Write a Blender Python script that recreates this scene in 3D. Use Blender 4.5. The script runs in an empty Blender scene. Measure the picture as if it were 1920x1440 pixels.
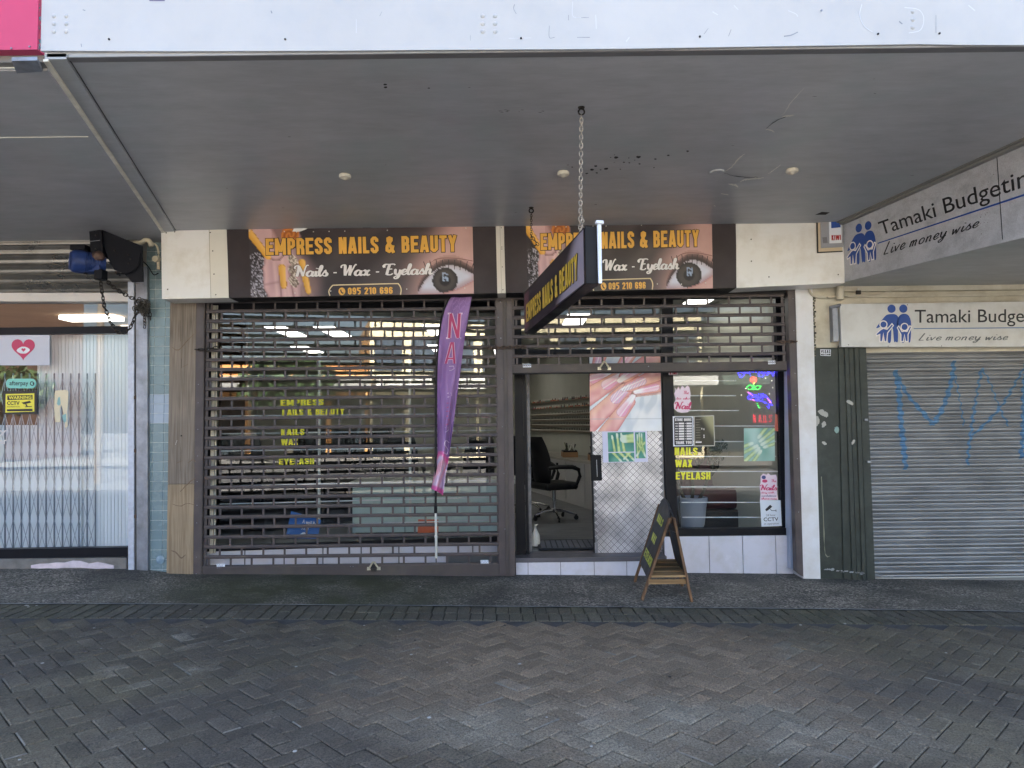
import bpy, bmesh, math, random
from mathutils import Vector, Matrix
R = math.radians
random.seed(7)
SC = bpy.context.scene
COL = SC.collection

# ------------------------------------------------------------------ camera, sky, sun, exposure
CAM = Vector((0.0, -7.08, 1.5)); FPX = 1346.0; PITCH = R(3.0); ROLL = R(0.65)
cd = bpy.data.cameras.new("camera"); cd.sensor_width = 36.0; cd.lens = 36.0 * FPX / 1920.0
cd.clip_start = 0.05; cd.clip_end = 500.0
cam = bpy.data.objects.new("camera", cd); COL.objects.link(cam)
fwd = Vector((0, math.cos(PITCH), math.sin(PITCH)))
r0 = Vector((1, 0, 0)); u0 = Vector((0, -math.sin(PITCH), math.cos(PITCH)))
RGT = r0 * math.cos(ROLL) - u0 * math.sin(ROLL); UP = u0 * math.cos(ROLL) + r0 * math.sin(ROLL)
mw = Matrix.Identity(4)
for i in range(3):
    mw[i][0] = RGT[i]; mw[i][1] = UP[i]; mw[i][2] = -fwd[i]; mw[i][3] = CAM[i]
cam.matrix_world = mw
SC.camera = cam

SUN_EL, SUN_AZ = R(43), R(12)            # the sun stands behind the shops, azimuth from +Y towards +X
wd = bpy.data.worlds.new("World"); SC.world = wd; wd.use_nodes = True
nt = wd.node_tree; sky = nt.nodes.new("ShaderNodeTexSky"); sky.sky_type = 'NISHITA'; sky.sun_disc = False
sky.sun_elevation = SUN_EL; sky.sun_rotation = SUN_AZ; sky.air_density = 1.0; sky.dust_density = 4.0; sky.ozone_density = 0.6
nt.links.new(sky.outputs[0], nt.nodes['Background'].inputs[0]); nt.nodes['Background'].inputs[1].default_value = 0.05
sl = bpy.data.lights.new("sun", 'SUN'); sl.energy = 5.0; sl.angle = R(0.5); sl.color = (1.0, 0.965, 0.91)
so = bpy.data.objects.new("sun", sl); COL.objects.link(so)
sd = Vector((math.sin(SUN_AZ) * math.cos(SUN_EL), math.cos(SUN_AZ) * math.cos(SUN_EL), math.sin(SUN_EL)))
so.rotation_euler = sd.to_track_quat('Z', 'Y').to_euler(); so.location = (0, 20, 30)
SC.view_settings.view_transform = 'Standard'; SC.view_settings.look = 'None'
SC.view_settings.exposure = 4.0; SC.view_settings.gamma = 1.0
SC.render.engine = 'CYCLES'
SC.cycles.use_denoising = True
SC.cycles.max_bounces = 8; SC.cycles.transparent_max_bounces = 16
SC.cycles.sample_clamp_indirect = 6.0

# ------------------------------------------------------------------ where a pixel's ray meets a plane of the place
def ray(px, py):
    return fwd + RGT * ((px - 960.0) / FPX) + UP * ((720.0 - py) / FPX)
def on_plane(px, py, p0, n):
    d = ray(px, py); n = Vector(n); return CAM + d * ((Vector(p0) - CAM).dot(n) / d.dot(n))
def at(px, py, Y): return on_plane(px, py, (0, Y, 0), (0, 1, 0))
def onz(px, py, z): return on_plane(px, py, (0, 0, z), (0, 0, 1))
def proj(P):
    d = Vector(P) - CAM; f = d.dot(fwd); return 960 + FPX * d.dot(RGT) / f, 720 - FPX * d.dot(UP) / f
def gz(x):
    x = max(-7.5, min(7.5, x)); return (-0.0215 if x < 0 else -0.016) * x - 0.0012 * x * x
def on_ground(px, py):
    z = 0.0
    for _ in range(4):
        p = onz(px, py, z); z = gz(p.x)
    return onz(px, py, z)

# ------------------------------------------------------------------ materials
def lin(c):
    f = lambda v: v / 12.92 if v <= 0.04045 else ((v + 0.055) / 1.055) ** 2.4
    return tuple(f(v / 255.0) for v in c)
_mc = {}
def M(name, col, rough=0.6, metal=0.0, vary=0.12, vs=2.5, fine=0.0, fs=90.0, bump=0.0, bs=60.0, dirt=None, stretch=(1, 1, 1), spec=0.5, emit=None, coat=0.0):
    """A procedural surface: base colour broken up by a large and a fine noise, optional dirt (colour, amount, scale) and bump."""
    if name in _mc: return _mc[name]
    m = bpy.data.materials.new(name); m.use_nodes = True; t = m.node_tree; N, L = t.nodes, t.links
    b = N['Principled BSDF']
    b.inputs['Roughness'].default_value = rough; b.inputs['Metallic'].default_value = metal
    b.inputs['Specular IOR Level'].default_value = spec
    if coat: b.inputs['Coat Weight'].default_value = coat; b.inputs['Coat Roughness'].default_value = 0.15
    tc = N.new('ShaderNodeTexCoord'); mp = N.new('ShaderNodeMapping'); mp.inputs['Scale'].default_value = stretch
    L.new(tc.outputs['Object'], mp.inputs[0])
    def noise(scale, detail=4, rgh=0.6):
        n = N.new('ShaderNodeTexNoise'); n.inputs['Scale'].default_value = scale; n.inputs['Detail'].default_value = detail
        n.inputs['Roughness'].default_value = rgh; L.new(mp.outputs[0], n.inputs[0]); return n.outputs[0]
    def rng(o, a, b_, lo=0.3, hi=0.7):
        r = N.new('ShaderNodeMapRange'); r.inputs[1].default_value = lo; r.inputs[2].default_value = hi
        r.inputs[3].default_value = a; r.inputs[4].default_value = b_; L.new(o, r.inputs[0]); return r.outputs[0]
    def scale_col(colour, f):
        v = N.new('ShaderNodeVectorMath'); v.operation = 'SCALE'
        L.new(colour, v.inputs[0]); L.new(f, v.inputs['Scale']); return v.outputs[0]
    rgb = N.new('ShaderNodeRGB'); rgb.outputs[0].default_value = (*col, 1); c = rgb.outputs[0]
    if dirt:
        mx = N.new('ShaderNodeMix'); mx.data_type = 'RGBA'
        L.new(rng(noise(dirt[2], 6, 0.65), 0.0, dirt[1], 0.45, 0.7), mx.inputs[0]); L.new(c, mx.inputs[6]); mx.inputs[7].default_value = (*dirt[0], 1); c = mx.outputs[2]
    if vary: c = scale_col(c, rng(noise(vs), 1 - vary, 1 + vary))
    if fine: c = scale_col(c, rng(noise(fs, 2), 1 - fine, 1 + fine, 0.35, 0.65))
    L.new(c, b.inputs['Base Color'])
    L.new(rng(noise(vs * 2.3), max(0, rough - 0.08), min(1, rough + 0.08)), b.inputs['Roughness'])
    if bump:
        bp = N.new('ShaderNodeBump'); bp.inputs['Strength'].default_value = bump; bp.inputs['Distance'].default_value = 0.01
        L.new(noise(bs), bp.inputs['Height']); L.new(bp.outputs[0], b.inputs['Normal'])
    if emit:
        b.inputs['Emission Color'].default_value = (*emit[0], 1); b.inputs['Emission Strength'].default_value = emit[1]
    _mc[name] = m
    return m
def S(name, rgb, **k): return M(name, lin(rgb), **k)
def glass(name, tint=(0.93, 0.96, 0.95), boost=1.7):
    m = bpy.data.materials.new(name); m.use_nodes = True; t = m.node_tree; N, L = t.nodes, t.links
    N.remove(N['Principled BSDF'])
    tr = N.new('ShaderNodeBsdfTransparent'); tr.inputs[0].default_value = (*tint, 1)
    gl = N.new('ShaderNodeBsdfGlossy'); gl.inputs['Roughness'].default_value = 0.004; gl.inputs[0].default_value = (1, 1, 1, 1)
    ge = N.new('ShaderNodeNewGeometry'); mi = N.new('ShaderNodeMix'); L.new(ge.outputs['Backfacing'], mi.inputs[0])
    mi.inputs[2].default_value = 1.52; mi.inputs[3].default_value = 1 / 1.52
    fr = N.new('ShaderNodeFresnel'); L.new(mi.outputs[0], fr.inputs[0])
    mu = N.new('ShaderNodeMath'); mu.operation = 'MULTIPLY'; mu.use_clamp = True; mu.inputs[1].default_value = boost; L.new(fr.outputs[0], mu.inputs[0])
    ms = N.new('ShaderNodeMixShader'); L.new(mu.outputs[0], ms.inputs[0]); L.new(tr.outputs[0], ms.inputs[1]); L.new(gl.outputs[0], ms.inputs[2])
    L.new(ms.outputs[0], N['Material Output'].inputs[0])
    return m

# ------------------------------------------------------------------ mesh building
class MB:
    def __init__(s): s.v, s.f, s.m, s.mats = [], [], [], []
    def mi(s, mat):
        if mat not in s.mats: s.mats.append(mat)
        return s.mats.index(mat)
    def add(s, vs, fs, mat):
        o = len(s.v); s.v += [Vector(p) for p in vs]; k = s.mi(mat)
        for f in fs: s.f.append([i + o for i in f]); s.m.append(k)
    def box(s, x0, x1, y0, y1, z0, z1, mat):
        s.obox(((x0 + x1) / 2, (y0 + y1) / 2, (z0 + z1) / 2), ((x1 - x0) / 2, 0, 0), (0, (y1 - y0) / 2, 0), (0, 0, (z1 - z0) / 2), mat)
    def obox(s, c, a, b, d, mat):
        c, a, b, d = Vector(c), Vector(a), Vector(b), Vector(d)
        vs = [c + a * i + b * j + d * k for i in (-1, 1) for j in (-1, 1) for k in (-1, 1)]
        s.add(vs, [(0, 1, 3, 2), (4, 6, 7, 5), (0, 4, 5, 1), (2, 3, 7, 6), (0, 2, 6, 4), (1, 5, 7, 3)], mat)
    def bar(s, p, q, w, h, mat, up=(0, 0, 1)):
        p, q = Vector(p), Vector(q); d = (q - p) / 2; a = d.cross(Vector(up))
        if a.length < 1e-6: a = d.cross(Vector((0, 1, 0)))
        a.normalize(); b = a.cross(d).normalized(); s.obox((p + q) / 2, d, a * (w / 2), b * (h / 2), mat)
    def prism(s, pts, d, mat, back=None):
        pts = [Vector(p) for p in pts]; d = Vector(d); n = len(pts)
        vs = pts + [p + d for p in pts]
        s.add(vs, [tuple(range(n))], mat); o = len(s.v) - 2 * n
        k = s.mi(mat)
        s.f.append([o + n + i for i in range(n)][::-1]); s.m.append(k)
        for i in range(n): s.f.append([o + i, o + n + i, o + n + (i + 1) % n, o + (i + 1) % n]); s.m.append(k)
    def tube(s, pts, r, mat, seg=8, closed=False):
        pts = [Vector(p) for p in pts]; n = len(pts); rr = r if isinstance(r, (list, tuple)) else [r] * n
        rings = []; ref = None
        for i, p in enumerate(pts):
            if closed: t = pts[(i + 1) % n] - pts[i - 1]
            else: t = pts[min(i + 1, n - 1)] - pts[max(i - 1, 0)]
            if t.length < 1e-9: t = Vector((0, 0, 1))
            t.normalize()
            if ref is None: ref = Vector((0, 0, 1)) if abs(t.z) < 0.9 else Vector((1, 0, 0))
            a = t.cross(ref)
            if a.length < 1e-6: a = t.cross(Vector((0.3, 1, 0.2)))
            a.normalize(); b = a.cross(t).normalized(); ref = b * -1 if False else ref
            rings.append([p + (a * math.cos(6.28318 * k / seg) + b * math.sin(6.28318 * k / seg)) * rr[i] for k in range(seg)])
        vs = [v for g in rings for v in g]; fs = []
        for i in range(n if closed else n - 1):
            j = (i + 1) % n
            for k in range(seg): fs.append((i * seg + k, i * seg + (k + 1) % seg, j * seg + (k + 1) % seg, j * seg + k))
        if not closed: fs += [tuple(range(seg))[::-1], tuple((n - 1) * seg + k for k in range(seg))]
        s.add(vs, fs, mat)
    def lathe(s, c, prof, mat, seg=20, axis=(0, 0, 1)):
        c = Vector(c); z = Vector(axis).normalized(); x = z.orthogonal().normalized(); y = z.cross(x)
        vs = []; fs = []
        for r, h in prof:
            for k in range(seg):
                a = 6.28318 * k / seg; vs.append(c + z * h + (x * math.cos(a) + y * math.sin(a)) * max(r, 1e-4))
        for i in range(len(prof) - 1):
            for k in range(seg): fs.append((i * seg + k, i * seg + (k + 1) % seg, (i + 1) * seg + (k + 1) % seg, (i + 1) * seg + k))
        fs += [tuple(range(seg))[::-1], tuple((len(prof) - 1) * seg + k for k in range(seg))]
        s.add(vs, fs, mat)
    def build(s, name, parent=None, smooth=False, bevel=0.0, local=False, attr=None):
        me = bpy.data.meshes.new(name)
        off = Vector((0, 0, 0)) if (parent is None or local) else world_loc(parent)
        me.from_pydata([v - off for v in s.v], [], s.f)
        for mt in s.mats: me.materials.append(mt)
        me.polygons.foreach_set('material_index', s.m)
        bm = bmesh.new(); bm.from_mesh(me); bmesh.ops.recalc_face_normals(bm, faces=bm.faces)
        bm.to_mesh(me); bm.free()
        if smooth:
            me.polygons.foreach_set('use_smooth', [True] * len(me.polygons)); me.set_sharp_from_angle(angle=R(40))
        if attr:
            a = me.attributes.new('tone', 'FLOAT', 'FACE'); a.data.foreach_set('value', attr)
        me.update()
        o = bpy.data.objects.new(name, me); COL.objects.link(o)
        if parent is not None: o.parent = parent
        if bevel:
            md = o.modifiers.new('edge', 'BEVEL'); md.width = bevel; md.segments = 2; md.limit_method = 'ANGLE'; md.angle_limit = R(40)
        return o
def world_loc(o):
    v = Vector((0, 0, 0))
    while o is not None: v += o.location; o = o.parent
    return v
def tag(o, label=None, cat=None, group=None, kind=None):
    if label: o['label'] = label
    if cat: o['category'] = cat
    if group: o['group'] = group
    if kind: o['kind'] = kind
    return o
def thing(name, loc, label, cat, group=None, rz=0.0):
    o = bpy.data.objects.new(name, None); COL.objects.link(o); o.location = loc; o.rotation_euler.z = rz; o.empty_display_size = 0.1
    return tag(o, label, cat, group)
def copy_tree(o, parent=None):
    c = o.copy(); COL.objects.link(c); c.parent = parent
    for ch in o.children: copy_tree(ch, c)
    return c

# ------------------------------------------------------------------ flat things: a four-cornered face and shapes printed on it
class Surf:
    def __init__(s, tl, tr, br, bl):
        s.c = [Vector(q) for q in (tl, tr, br, bl)]
        s.n = (s.c[3] - s.c[0]).cross(s.c[1] - s.c[0]).normalized()
        s.w = (s.c[1] - s.c[0]).length; s.h = (s.c[3] - s.c[0]).length
    def p(s, u, v, w=0.0):
        a = s.c[0].lerp(s.c[1], u); b = s.c[3].lerp(s.c[2], u); return a.lerp(b, v) + s.n * w
    def sub(s, u0, v0, u1, v1): return Surf(s.p(u0, v0), s.p(u1, v0), s.p(u1, v1), s.p(u0, v1))
def surf_px(tl, tr, br, bl, Y): return Surf(at(*tl, Y), at(*tr, Y), at(*br, Y), at(*bl, Y))
class PxFace:
    """The whole plane y = Y, addressed by picture fractions."""
    def __init__(s, Y, H=1440.0): s.Y, s.H, s.n, s.w, s.h = Y, H, Vector((0, -1, 0)), 1920.0, H
    def p(s, u, v, w=0.0): return at(u * 1920, v * s.H, s.Y - w)
def rect_px(x0, y0, x1, y1, Y): return surf_px((x0, y0), (x1, y0), (x1, y1), (x0, y1), Y)
def slab(mb, s, mat, d=0.01, w=0.0):
    mb.prism([s.p(0, 0, w), s.p(1, 0, w), s.p(1, 1, w), s.p(0, 1, w)], s.n * -d, mat)
def poly(mb, s, pts, mat, w=0.001):
    mb.add([s.p(u, v, w) for u, v in pts], [tuple(range(len(pts)))], mat)
def ell(cx, cy, rx, ry, n=24, a0=0.0):
    return [(cx + rx * math.cos(a0 + 6.28318 * k / n), cy + ry * math.sin(a0 + 6.28318 * k / n)) for k in range(n)]
def grid(mb, s, mat, nu, nv, wf, w0=0.0, u0=0, u1=1, v0=0, v1=1):
    vs = [s.p(u0 + (u1 - u0) * i / nu, v0 + (v1 - v0) * j / nv, w0 + wf(i / nu, j / nv)) for j in range(nv + 1) for i in range(nu + 1)]
    fs = [(j * (nu + 1) + i, j * (nu + 1) + i + 1, (j + 1) * (nu + 1) + i + 1, (j + 1) * (nu + 1) + i) for j in range(nv) for i in range(nu)]
    mb.add(vs, fs, mat)
def crom(pts, n=6, closed=False):
    P = [Vector((p[0], p[1], 0)) for p in pts]
    if len(P) < 3: return [(p.x, p.y) for p in P]
    out = []; m = len(P)
    for i in range(m if closed else m - 1):
        p0 = P[(i - 1) % m] if closed or i > 0 else P[0] * 2 - P[1]
        p1, p2 = P[i], P[(i + 1) % m]
        p3 = P[(i + 2) % m] if closed or i + 2 < m else P[-1] * 2 - P[-2]
        for k in range(n):
            t = k / n
            q = 0.5 * ((2 * p1) + (p2 - p0) * t + (2 * p0 - 5 * p1 + 4 * p2 - p3) * t * t + (3 * p1 - p0 - 3 * p2 + p3) * t ** 3)
            out.append((q.x, q.y))
    if not closed: out.append((P[-1].x, P[-1].y))
    return out
def ribbon(pts, width, closed=False):
    """Left and right border of a stroke with mitred corners, in its own plane."""
    n = len(pts); P = [Vector((p[0], p[1], 0)) for p in pts]
    ws = width if isinstance(width, (list, tuple)) else [width] * n
    l, r = [], []
    for i in range(n):
        d1 = (P[i] - P[i - 1]) if (i > 0 or closed) else (P[1] - P[0])
        d2 = (P[(i + 1) % n] - P[i]) if (i < n - 1 or closed) else (P[-1] - P[-2])
        if d1.length < 1e-9: d1 = d2.copy()
        if d2.length < 1e-9: d2 = d1.copy()
        d1.normalize(); d2.normalize()
        n1 = Vector((-d1.y, d1.x, 0)); n2 = Vector((-d2.y, d2.x, 0)); m = n1 + n2
        if m.length < 1e-6: m = n1
        m.normalize(); k = min(1.6, 1 / max(0.4, m.dot(n1)))
        l.append(P[i] + m * (ws[i] / 2 * k)); r.append(P[i] - m * (ws[i] / 2 * k))
    return l, r
def put_strokes(mb, strokes, f, mat, w=0.002):
    """strokes: lists of (points, width, closed); f maps (x, y, lift) to the place."""
    for k, (pts, wd_, cl) in enumerate(strokes):
        l, r = ribbon(pts, wd_, cl); n = len(pts); e = w + 0.00004 * k
        vs = [f(p.x, p.y, e + i * 0.00003) for i, p in enumerate(l)] + [f(p.x, p.y, e + i * 0.00003) for i, p in enumerate(r)]
        fs = [(i, (i + 1) % n, n + (i + 1) % n, n + i) for i in range(n if cl else n - 1)]
        mb.add(vs, fs, mat)
def line_on(mb, s, pts, width, mat, w=0.002, closed=False, smooth=True):
    """A stroke on a face; points in u, v; width in units of the face's height."""
    a = s.w / s.h; q = [(u * a, v) for u, v in pts]
    if smooth and len(q) > 2: q = crom(q, 5, closed)
    put_strokes(mb, [(q, width, closed)], lambda x, y, e: s.p(x / a, y, e), mat, w)

T = 0.185
def block(c):
    t = T; w = {'M': .62, 'W': .72, 'I': t, '1': .30, ' ': .24, '-': .3, '&': .52, 'A': .5, 'X': .48, 'Y': .48, 'V': .5, 'T': .42, 'L': .36, '.': t}.get(c, .44)
    L, Rr, B, Tp, h = t / 2, w - t / 2, t / 2, 1 - t / 2, .5
    def bowl(x0, x1, y0, y1, k=.09): return [(x0, y1), (x1 - k, y1), (x1, y1 - k), (x1, y0 + k), (x1 - k, y0), (x0, y0)]
    ring = lambda x0, x1, y0, y1, k=.1: [(x0 + k, y0), (x1 - k, y0), (x1, y0 + k), (x1, y1 - k), (x1 - k, y1), (x0 + k, y1), (x0, y1 - k), (x0, y0 + k)]
    stem = [(L, 0), (L, 1)]; rst = [(Rr, 0), (Rr, 1)]
    S_ = [(Rr, .68), (Rr, Tp - .09), (Rr - .08, Tp), (L + .08, Tp), (L, Tp - .09), (L, .66), (L + .05, .57), (Rr - .05, .43), (Rr, .34), (Rr, B + .09), (Rr - .08, B), (L + .08, B), (L, B + .09), (L, .32)]
    C_ = [(Rr, .66), (Rr, Tp - .09), (Rr - .09, Tp), (L + .09, Tp), (L, Tp - .09), (L, B + .09), (L + .09, B), (Rr - .09, B), (Rr, B + .09), (Rr, .34)]
    g = {'E': [stem, [(0, Tp), (w, Tp)], [(0, B), (w, B)], [(0, .51), (w * .9, .51)]], 'F': [stem, [(0, Tp), (w, Tp)], [(0, .51), (w * .9, .51)]],
         'M': [stem, rst, [(L, 1), (w / 2, .18)], [(Rr, 1), (w / 2, .18)]], 'N': [stem, rst, [(L, 1), (Rr, 0)]],
         'P': [stem, bowl(L, Rr, .46, Tp)], 'R': [stem, bowl(L, Rr, .5, Tp), [(w * .45, .5), (Rr - .04, .42), (Rr, .3), (Rr, 0)]],
         'S': [S_], 'A': [[(L * .9, 0), (w / 2 - .03, 1)], [(w - L * .9, 0), (w / 2 + .03, 1)], [(L, .24), (Rr, .24)]], 'I': [stem],
         'L': [stem, [(0, B), (w, B)]], '&': [[(w - .06, 0), (L + .06, .74), (L + .06, .86), (w * .46, Tp), (Rr - .1, .86), (Rr - .1, .76), (L + .02, .42), (L, .3), (L, .16), (w * .4, B), (Rr - .06, .2), (Rr, .46)]],
         'B': [stem, bowl(L, Rr - .01, .52, Tp), bowl(L, Rr, B, .52)], 'U': [[(L, 1), (L, B + .1), (L + .1, B), (Rr - .1, B), (Rr, B + .1), (Rr, 1)]],
         'T': [[(w / 2, 0), (w / 2, 1)], [(0, Tp), (w, Tp)]], 'Y': [[(L * .9, 1), (w / 2, .45), (w / 2, 0)], [(w - L * .9, 1), (w / 2, .45)]],
         'W': [[(L * .9, 1), (w * .27, 0)], [(w * .27, 0), (w / 2, .95)], [(w / 2, .95), (w * .73, 0)], [(w * .73, 0), (w - L * .9, 1)]],
         'X': [[(L, 0), (Rr, 1)], [(L, 1), (Rr, 0)]], 'H': [stem, rst, [(L, .5), (Rr, .5)]], 'K': [stem, [(L, .38), (Rr, 1)], [(w * .4, .55), (Rr + .01, 0)]],
         'O': [ring(L, Rr, B, Tp)], 'D': [stem, bowl(L, Rr, B, Tp)], 'C': [C_], 'G': [C_[:-1] + [(Rr, .45), (w * .55, .45)]], 'V': [[(L * .9, 1), (w / 2, 0)], [(w - L * .9, 1), (w / 2, 0)]],
         'Z': [[(0, Tp), (w, Tp)], [(0, B), (w, B)], [(Rr, Tp), (L, B)]], '-': [[(0.02, .42), (w - .02, .42)]],
         '0': [ring(L, Rr, B, Tp)], '1': [[(w - L, 0), (w - L, 1)], [(0, .8), (w - L, .92)]], '2': [[(L, .68), (L, Tp - .09), (L + .09, Tp), (Rr - .09, Tp), (Rr, Tp - .09), (Rr, .62), (L, .1), (L, B)], [(0, B), (w, B)]],
         '5': [[(w, Tp), (L, Tp), (L, .54)], bowl(L, Rr, B, .56)], '6': [ring(L, Rr, B, .58), [(L, .3), (L, Tp - .09), (L + .09, Tp), (Rr - .09, Tp), (Rr, Tp - .09), (Rr, .72)]],
         '9': [ring(L, Rr, .42, Tp), [(Rr, .7), (Rr, B + .09), (Rr - .09, B), (L + .09, B), (L, B + .09), (L, .28)]],
         '4': [[(Rr - .04, 0), (Rr - .04, 1)], [(Rr - .04, 1), (L, .3)], [(0, .27), (w, .27)]], '3': [[(L, .72), (L, Tp - .08), (L + .08, Tp), (Rr - .08, Tp), (Rr, Tp - .08), (Rr, .6), (w * .5, .52), (Rr, .42), (Rr, B + .08), (Rr - .08, B), (L + .08, B), (L, B + .08), (L, .3)]],
         '7': [[(0, Tp), (w, Tp)], [(Rr, Tp), (w * .4, 0)]], '8': [ring(L + .02, Rr - .02, .52, Tp), ring(L, Rr, B, .52)], '.': [[(L, 0), (L, t)]]}
    closed = {'O': [0], '0': [0], '6': [0], '9': [0], '8': [0, 1]}.get(c, [])
    return [(p, t, i in closed) for i, p in enumerate(g.get(c, []))], w + .075
SG = {'a': ([[(.36, .4), (.22, .49), (.06, .34), (.05, .12), (.16, .01), (.3, .12), (.39, .47)], [(.39, .47), (.36, .14), (.43, .01), (.55, .12)]], .5),
      'i': ([[(.07, .47), (.05, .14), (.12, .01), (.24, .12)], [(.1, .68), (.115, .74)]], .2),
      'l': ([[(.0, .12), (.15, .55), (.19, .88), (.12, .96), (.06, .7), (.05, .18), (.13, .01), (.25, .12)]], .21),
      's': ([[(.0, .12), (.16, .5), (.17, .4), (.3, .2), (.22, .02), (.05, .06)], [(.22, .02), (.36, .1)]], .34),
      'x': ([[(.0, .4), (.09, .48), (.17, .36), (.24, .12), (.33, .01), (.44, .1)], [(.41, .46), (.3, .42), (.12, .06), (.02, .04)]], .44),
      'e': ([[(.05, .2), (.24, .27), (.31, .41), (.2, .5), (.06, .34), (.06, .12), (.18, .01), (.37, .14)]], .34),
      'y': ([[(.0, .42), (.06, .48), (.08, .2), (.16, .05), (.28, .12), (.37, .47)], [(.37, .47), (.34, .02), (.26, -.27), (.11, -.34), (.05, -.22), (.2, -.08), (.44, .12)]], .42),
      'h': ([[(.0, .12), (.14, .6), (.18, .9), (.1, .95), (.05, .5), (.04, .0)], [(.05, .26), (.18, .47), (.29, .43), (.28, .14), (.35, .01), (.47, .12)]], .44),
      'N': ([[(-.1, .72), (-.13, .88), (-.02, .99), (.1, .92), (.12, .5), (.08, 0)], [(.11, .95), (.3, .48), (.46, .02)], [(.46, .02), (.5, .6), (.57, .98), (.7, 1.02)]], .62),
      'W': ([[(-.12, .72), (-.13, .9), (.0, .99), (.1, .9), (.14, .4), (.19, .02)], [(.19, .02), (.42, .95)], [(.42, .95), (.46, .02)], [(.46, .02), (.68, .92), (.8, 1.0)]], .72),
      'E': ([[(.56, .9), (.46, .99), (.2, .97), (-.02, .97), (-.13, .82), (-.06, .68)], [(.22, .97), (.16, .5), (.13, .02)], [(.15, .52), (.42, .55)], [(.12, .03), (.36, .02), (.5, .14)]], .54),
      'L': ([[(.16, 1), (.02, .02)], [(.02, .02), (.36, .05)]], .44), 'v': ([[(.0, .46), (.13, .02)], [(.13, .02), (.32, .5)]], .36),
      'o': ([[(.22, .48), (.06, .36), (.06, .1), (.2, .01), (.34, .14), (.34, .38), (.22, .48)]], .44),
      'n': ([[(.04, .47), (.03, .0)], [(.03, .28), (.16, .46), (.27, .42), (.28, .06), (.36, .04)]], .42),
      'm': ([[(.03, .47), (.02, .0)], [(.02, .28), (.12, .46), (.2, .42), (.2, .0)], [(.2, .28), (.31, .46), (.39, .42), (.39, .06), (.46, .04)]], .54),
      'w': ([[(.0, .46), (.08, .02), (.2, .36), (.29, .02), (.42, .5)]], .48), '-': ([[(.04, .3), (.24, .3)]], .3), ' ': ([], .26),
      't': ([[(.14, .8), (.06, .14), (.14, .01), (.26, .1)], [(.0, .5), (.24, .52)]], .26), 'T': ([[(.0, .95), (.5, 1.0)], [(.26, .98), (.2, 0)]], .45),
      'D': ([[(.06, .95), (.04, .02)], [(.04, .98), (.36, .9), (.44, .5), (.3, .08), (.04, .02)]], .54), 'c': ([[(.32, .4), (.18, .48), (.05, .3), (.08, .06), (.2, .01), (.34, .12)]], .36),
      'r': ([[(.03, .46), (.03, 0)], [(.03, .3), (.12, .45), (.25, .44)]], .3), 'g': ([[(.34, .42), (.2, .48), (.05, .3), (.1, .04), (.26, .06), (.35, .45)], [(.35, .45), (.32, -.1), (.18, -.34), (.03, -.24)]], .42),
      'k': ([[(.06, .95), (.03, 0)], [(.34, .46), (.06, .2)], [(.1, .26), (.34, 0)]], .38), 'd': ([[(.32, .4), (.2, .48), (.05, .3), (.08, .04), (.22, .02), (.34, .3)], [(.42, .95), (.36, .1), (.44, .02)]], .46),
      'f': ([[(.34, .9), (.24, .96), (.16, .8), (.08, -.2)], [(.02, .46), (.28, .48)]], .28), 'u': ([[(.03, .46), (.04, .1), (.16, .01), (.3, .16), (.33, .46)], [(.33, .46), (.32, .06), (.4, .02)]], .44), 'p': ([[(.05, .47), (.0, -.34)], [(.04, .3), (.18, .48), (.33, .3), (.28, .05), (.14, .01), (.03, .12)]], .4)}
def script(c, wmax, wmin):
    gl, adv = SG.get(c, ([], .3)); out = []
    for g in gl:
        q = crom(g, 6) if len(g) > 2 else [(g[0][0] + (g[1][0] - g[0][0]) * k / 4, g[0][1] + (g[1][1] - g[0][1]) * k / 4) for k in range(5)]
        if c == 'i' and g[0][1] > .6: out.append((g, wmax * 1.15, False)); continue
        ws = []
        for i in range(len(q)):
            a, b = q[max(i - 1, 0)], q[min(i + 1, len(q) - 1)]; dx, dy = b[0] - a[0], b[1] - a[1]
            k = max(0.0, -dy) / (math.hypot(dx, dy) + 1e-9); ws.append(wmin + (wmax - wmin) * (0.25 + .75 * k))
        ws = [(ws[max(i - 1, 0)] + ws[i] + ws[min(i + 1, len(ws) - 1)]) / 3 for i in range(len(ws))]
        out.append((q, ws, False))
    return out, adv
def layout(text, font, gap=0.0, shear=0.0, grow=0.0, **k):
    x = 0; out = []
    for c in text:
        st, adv = font(c, **k) if k else font(c)
        for pts, w, cl in st:
            q = [(px + x + py * shear, py) for px, py in pts]
            w = [a + grow for a in w] if isinstance(w, list) else w + grow
            if grow and not cl and not isinstance(w, list) and len(q) >= 2:          # an outline also grows past the stroke's ends
                a, b = Vector((*q[0], 0)), Vector((*q[1], 0)); e = (a - b).normalized() * grow / 2; q[0] = (a.x + e.x, a.y + e.y)
                a, b = Vector((*q[-1], 0)), Vector((*q[-2], 0)); e = (a - b).normalized() * grow / 2; q[-1] = (a.x + e.x, a.y + e.y)
            out.append((q, w, cl))
        x += adv + gap
    return out, x - gap
def text_on(mb, s, text, mat, font=block, w=0.002, outline=None, grow=0.07, **k):
    """Stroke lettering that fills the face s (cap height = face height)."""
    st, W = layout(text, font, **k)
    if font is block: W -= .075
    f = lambda x, y, e: s.p(x / W, 1 - y, e)
    if outline: put_strokes(mb, layout(text, font, grow=grow, **k)[0], f, outline, w); w += 0.0018 + 0.00004 * len(st)
    put_strokes(mb, st, f, mat, w)
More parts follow.
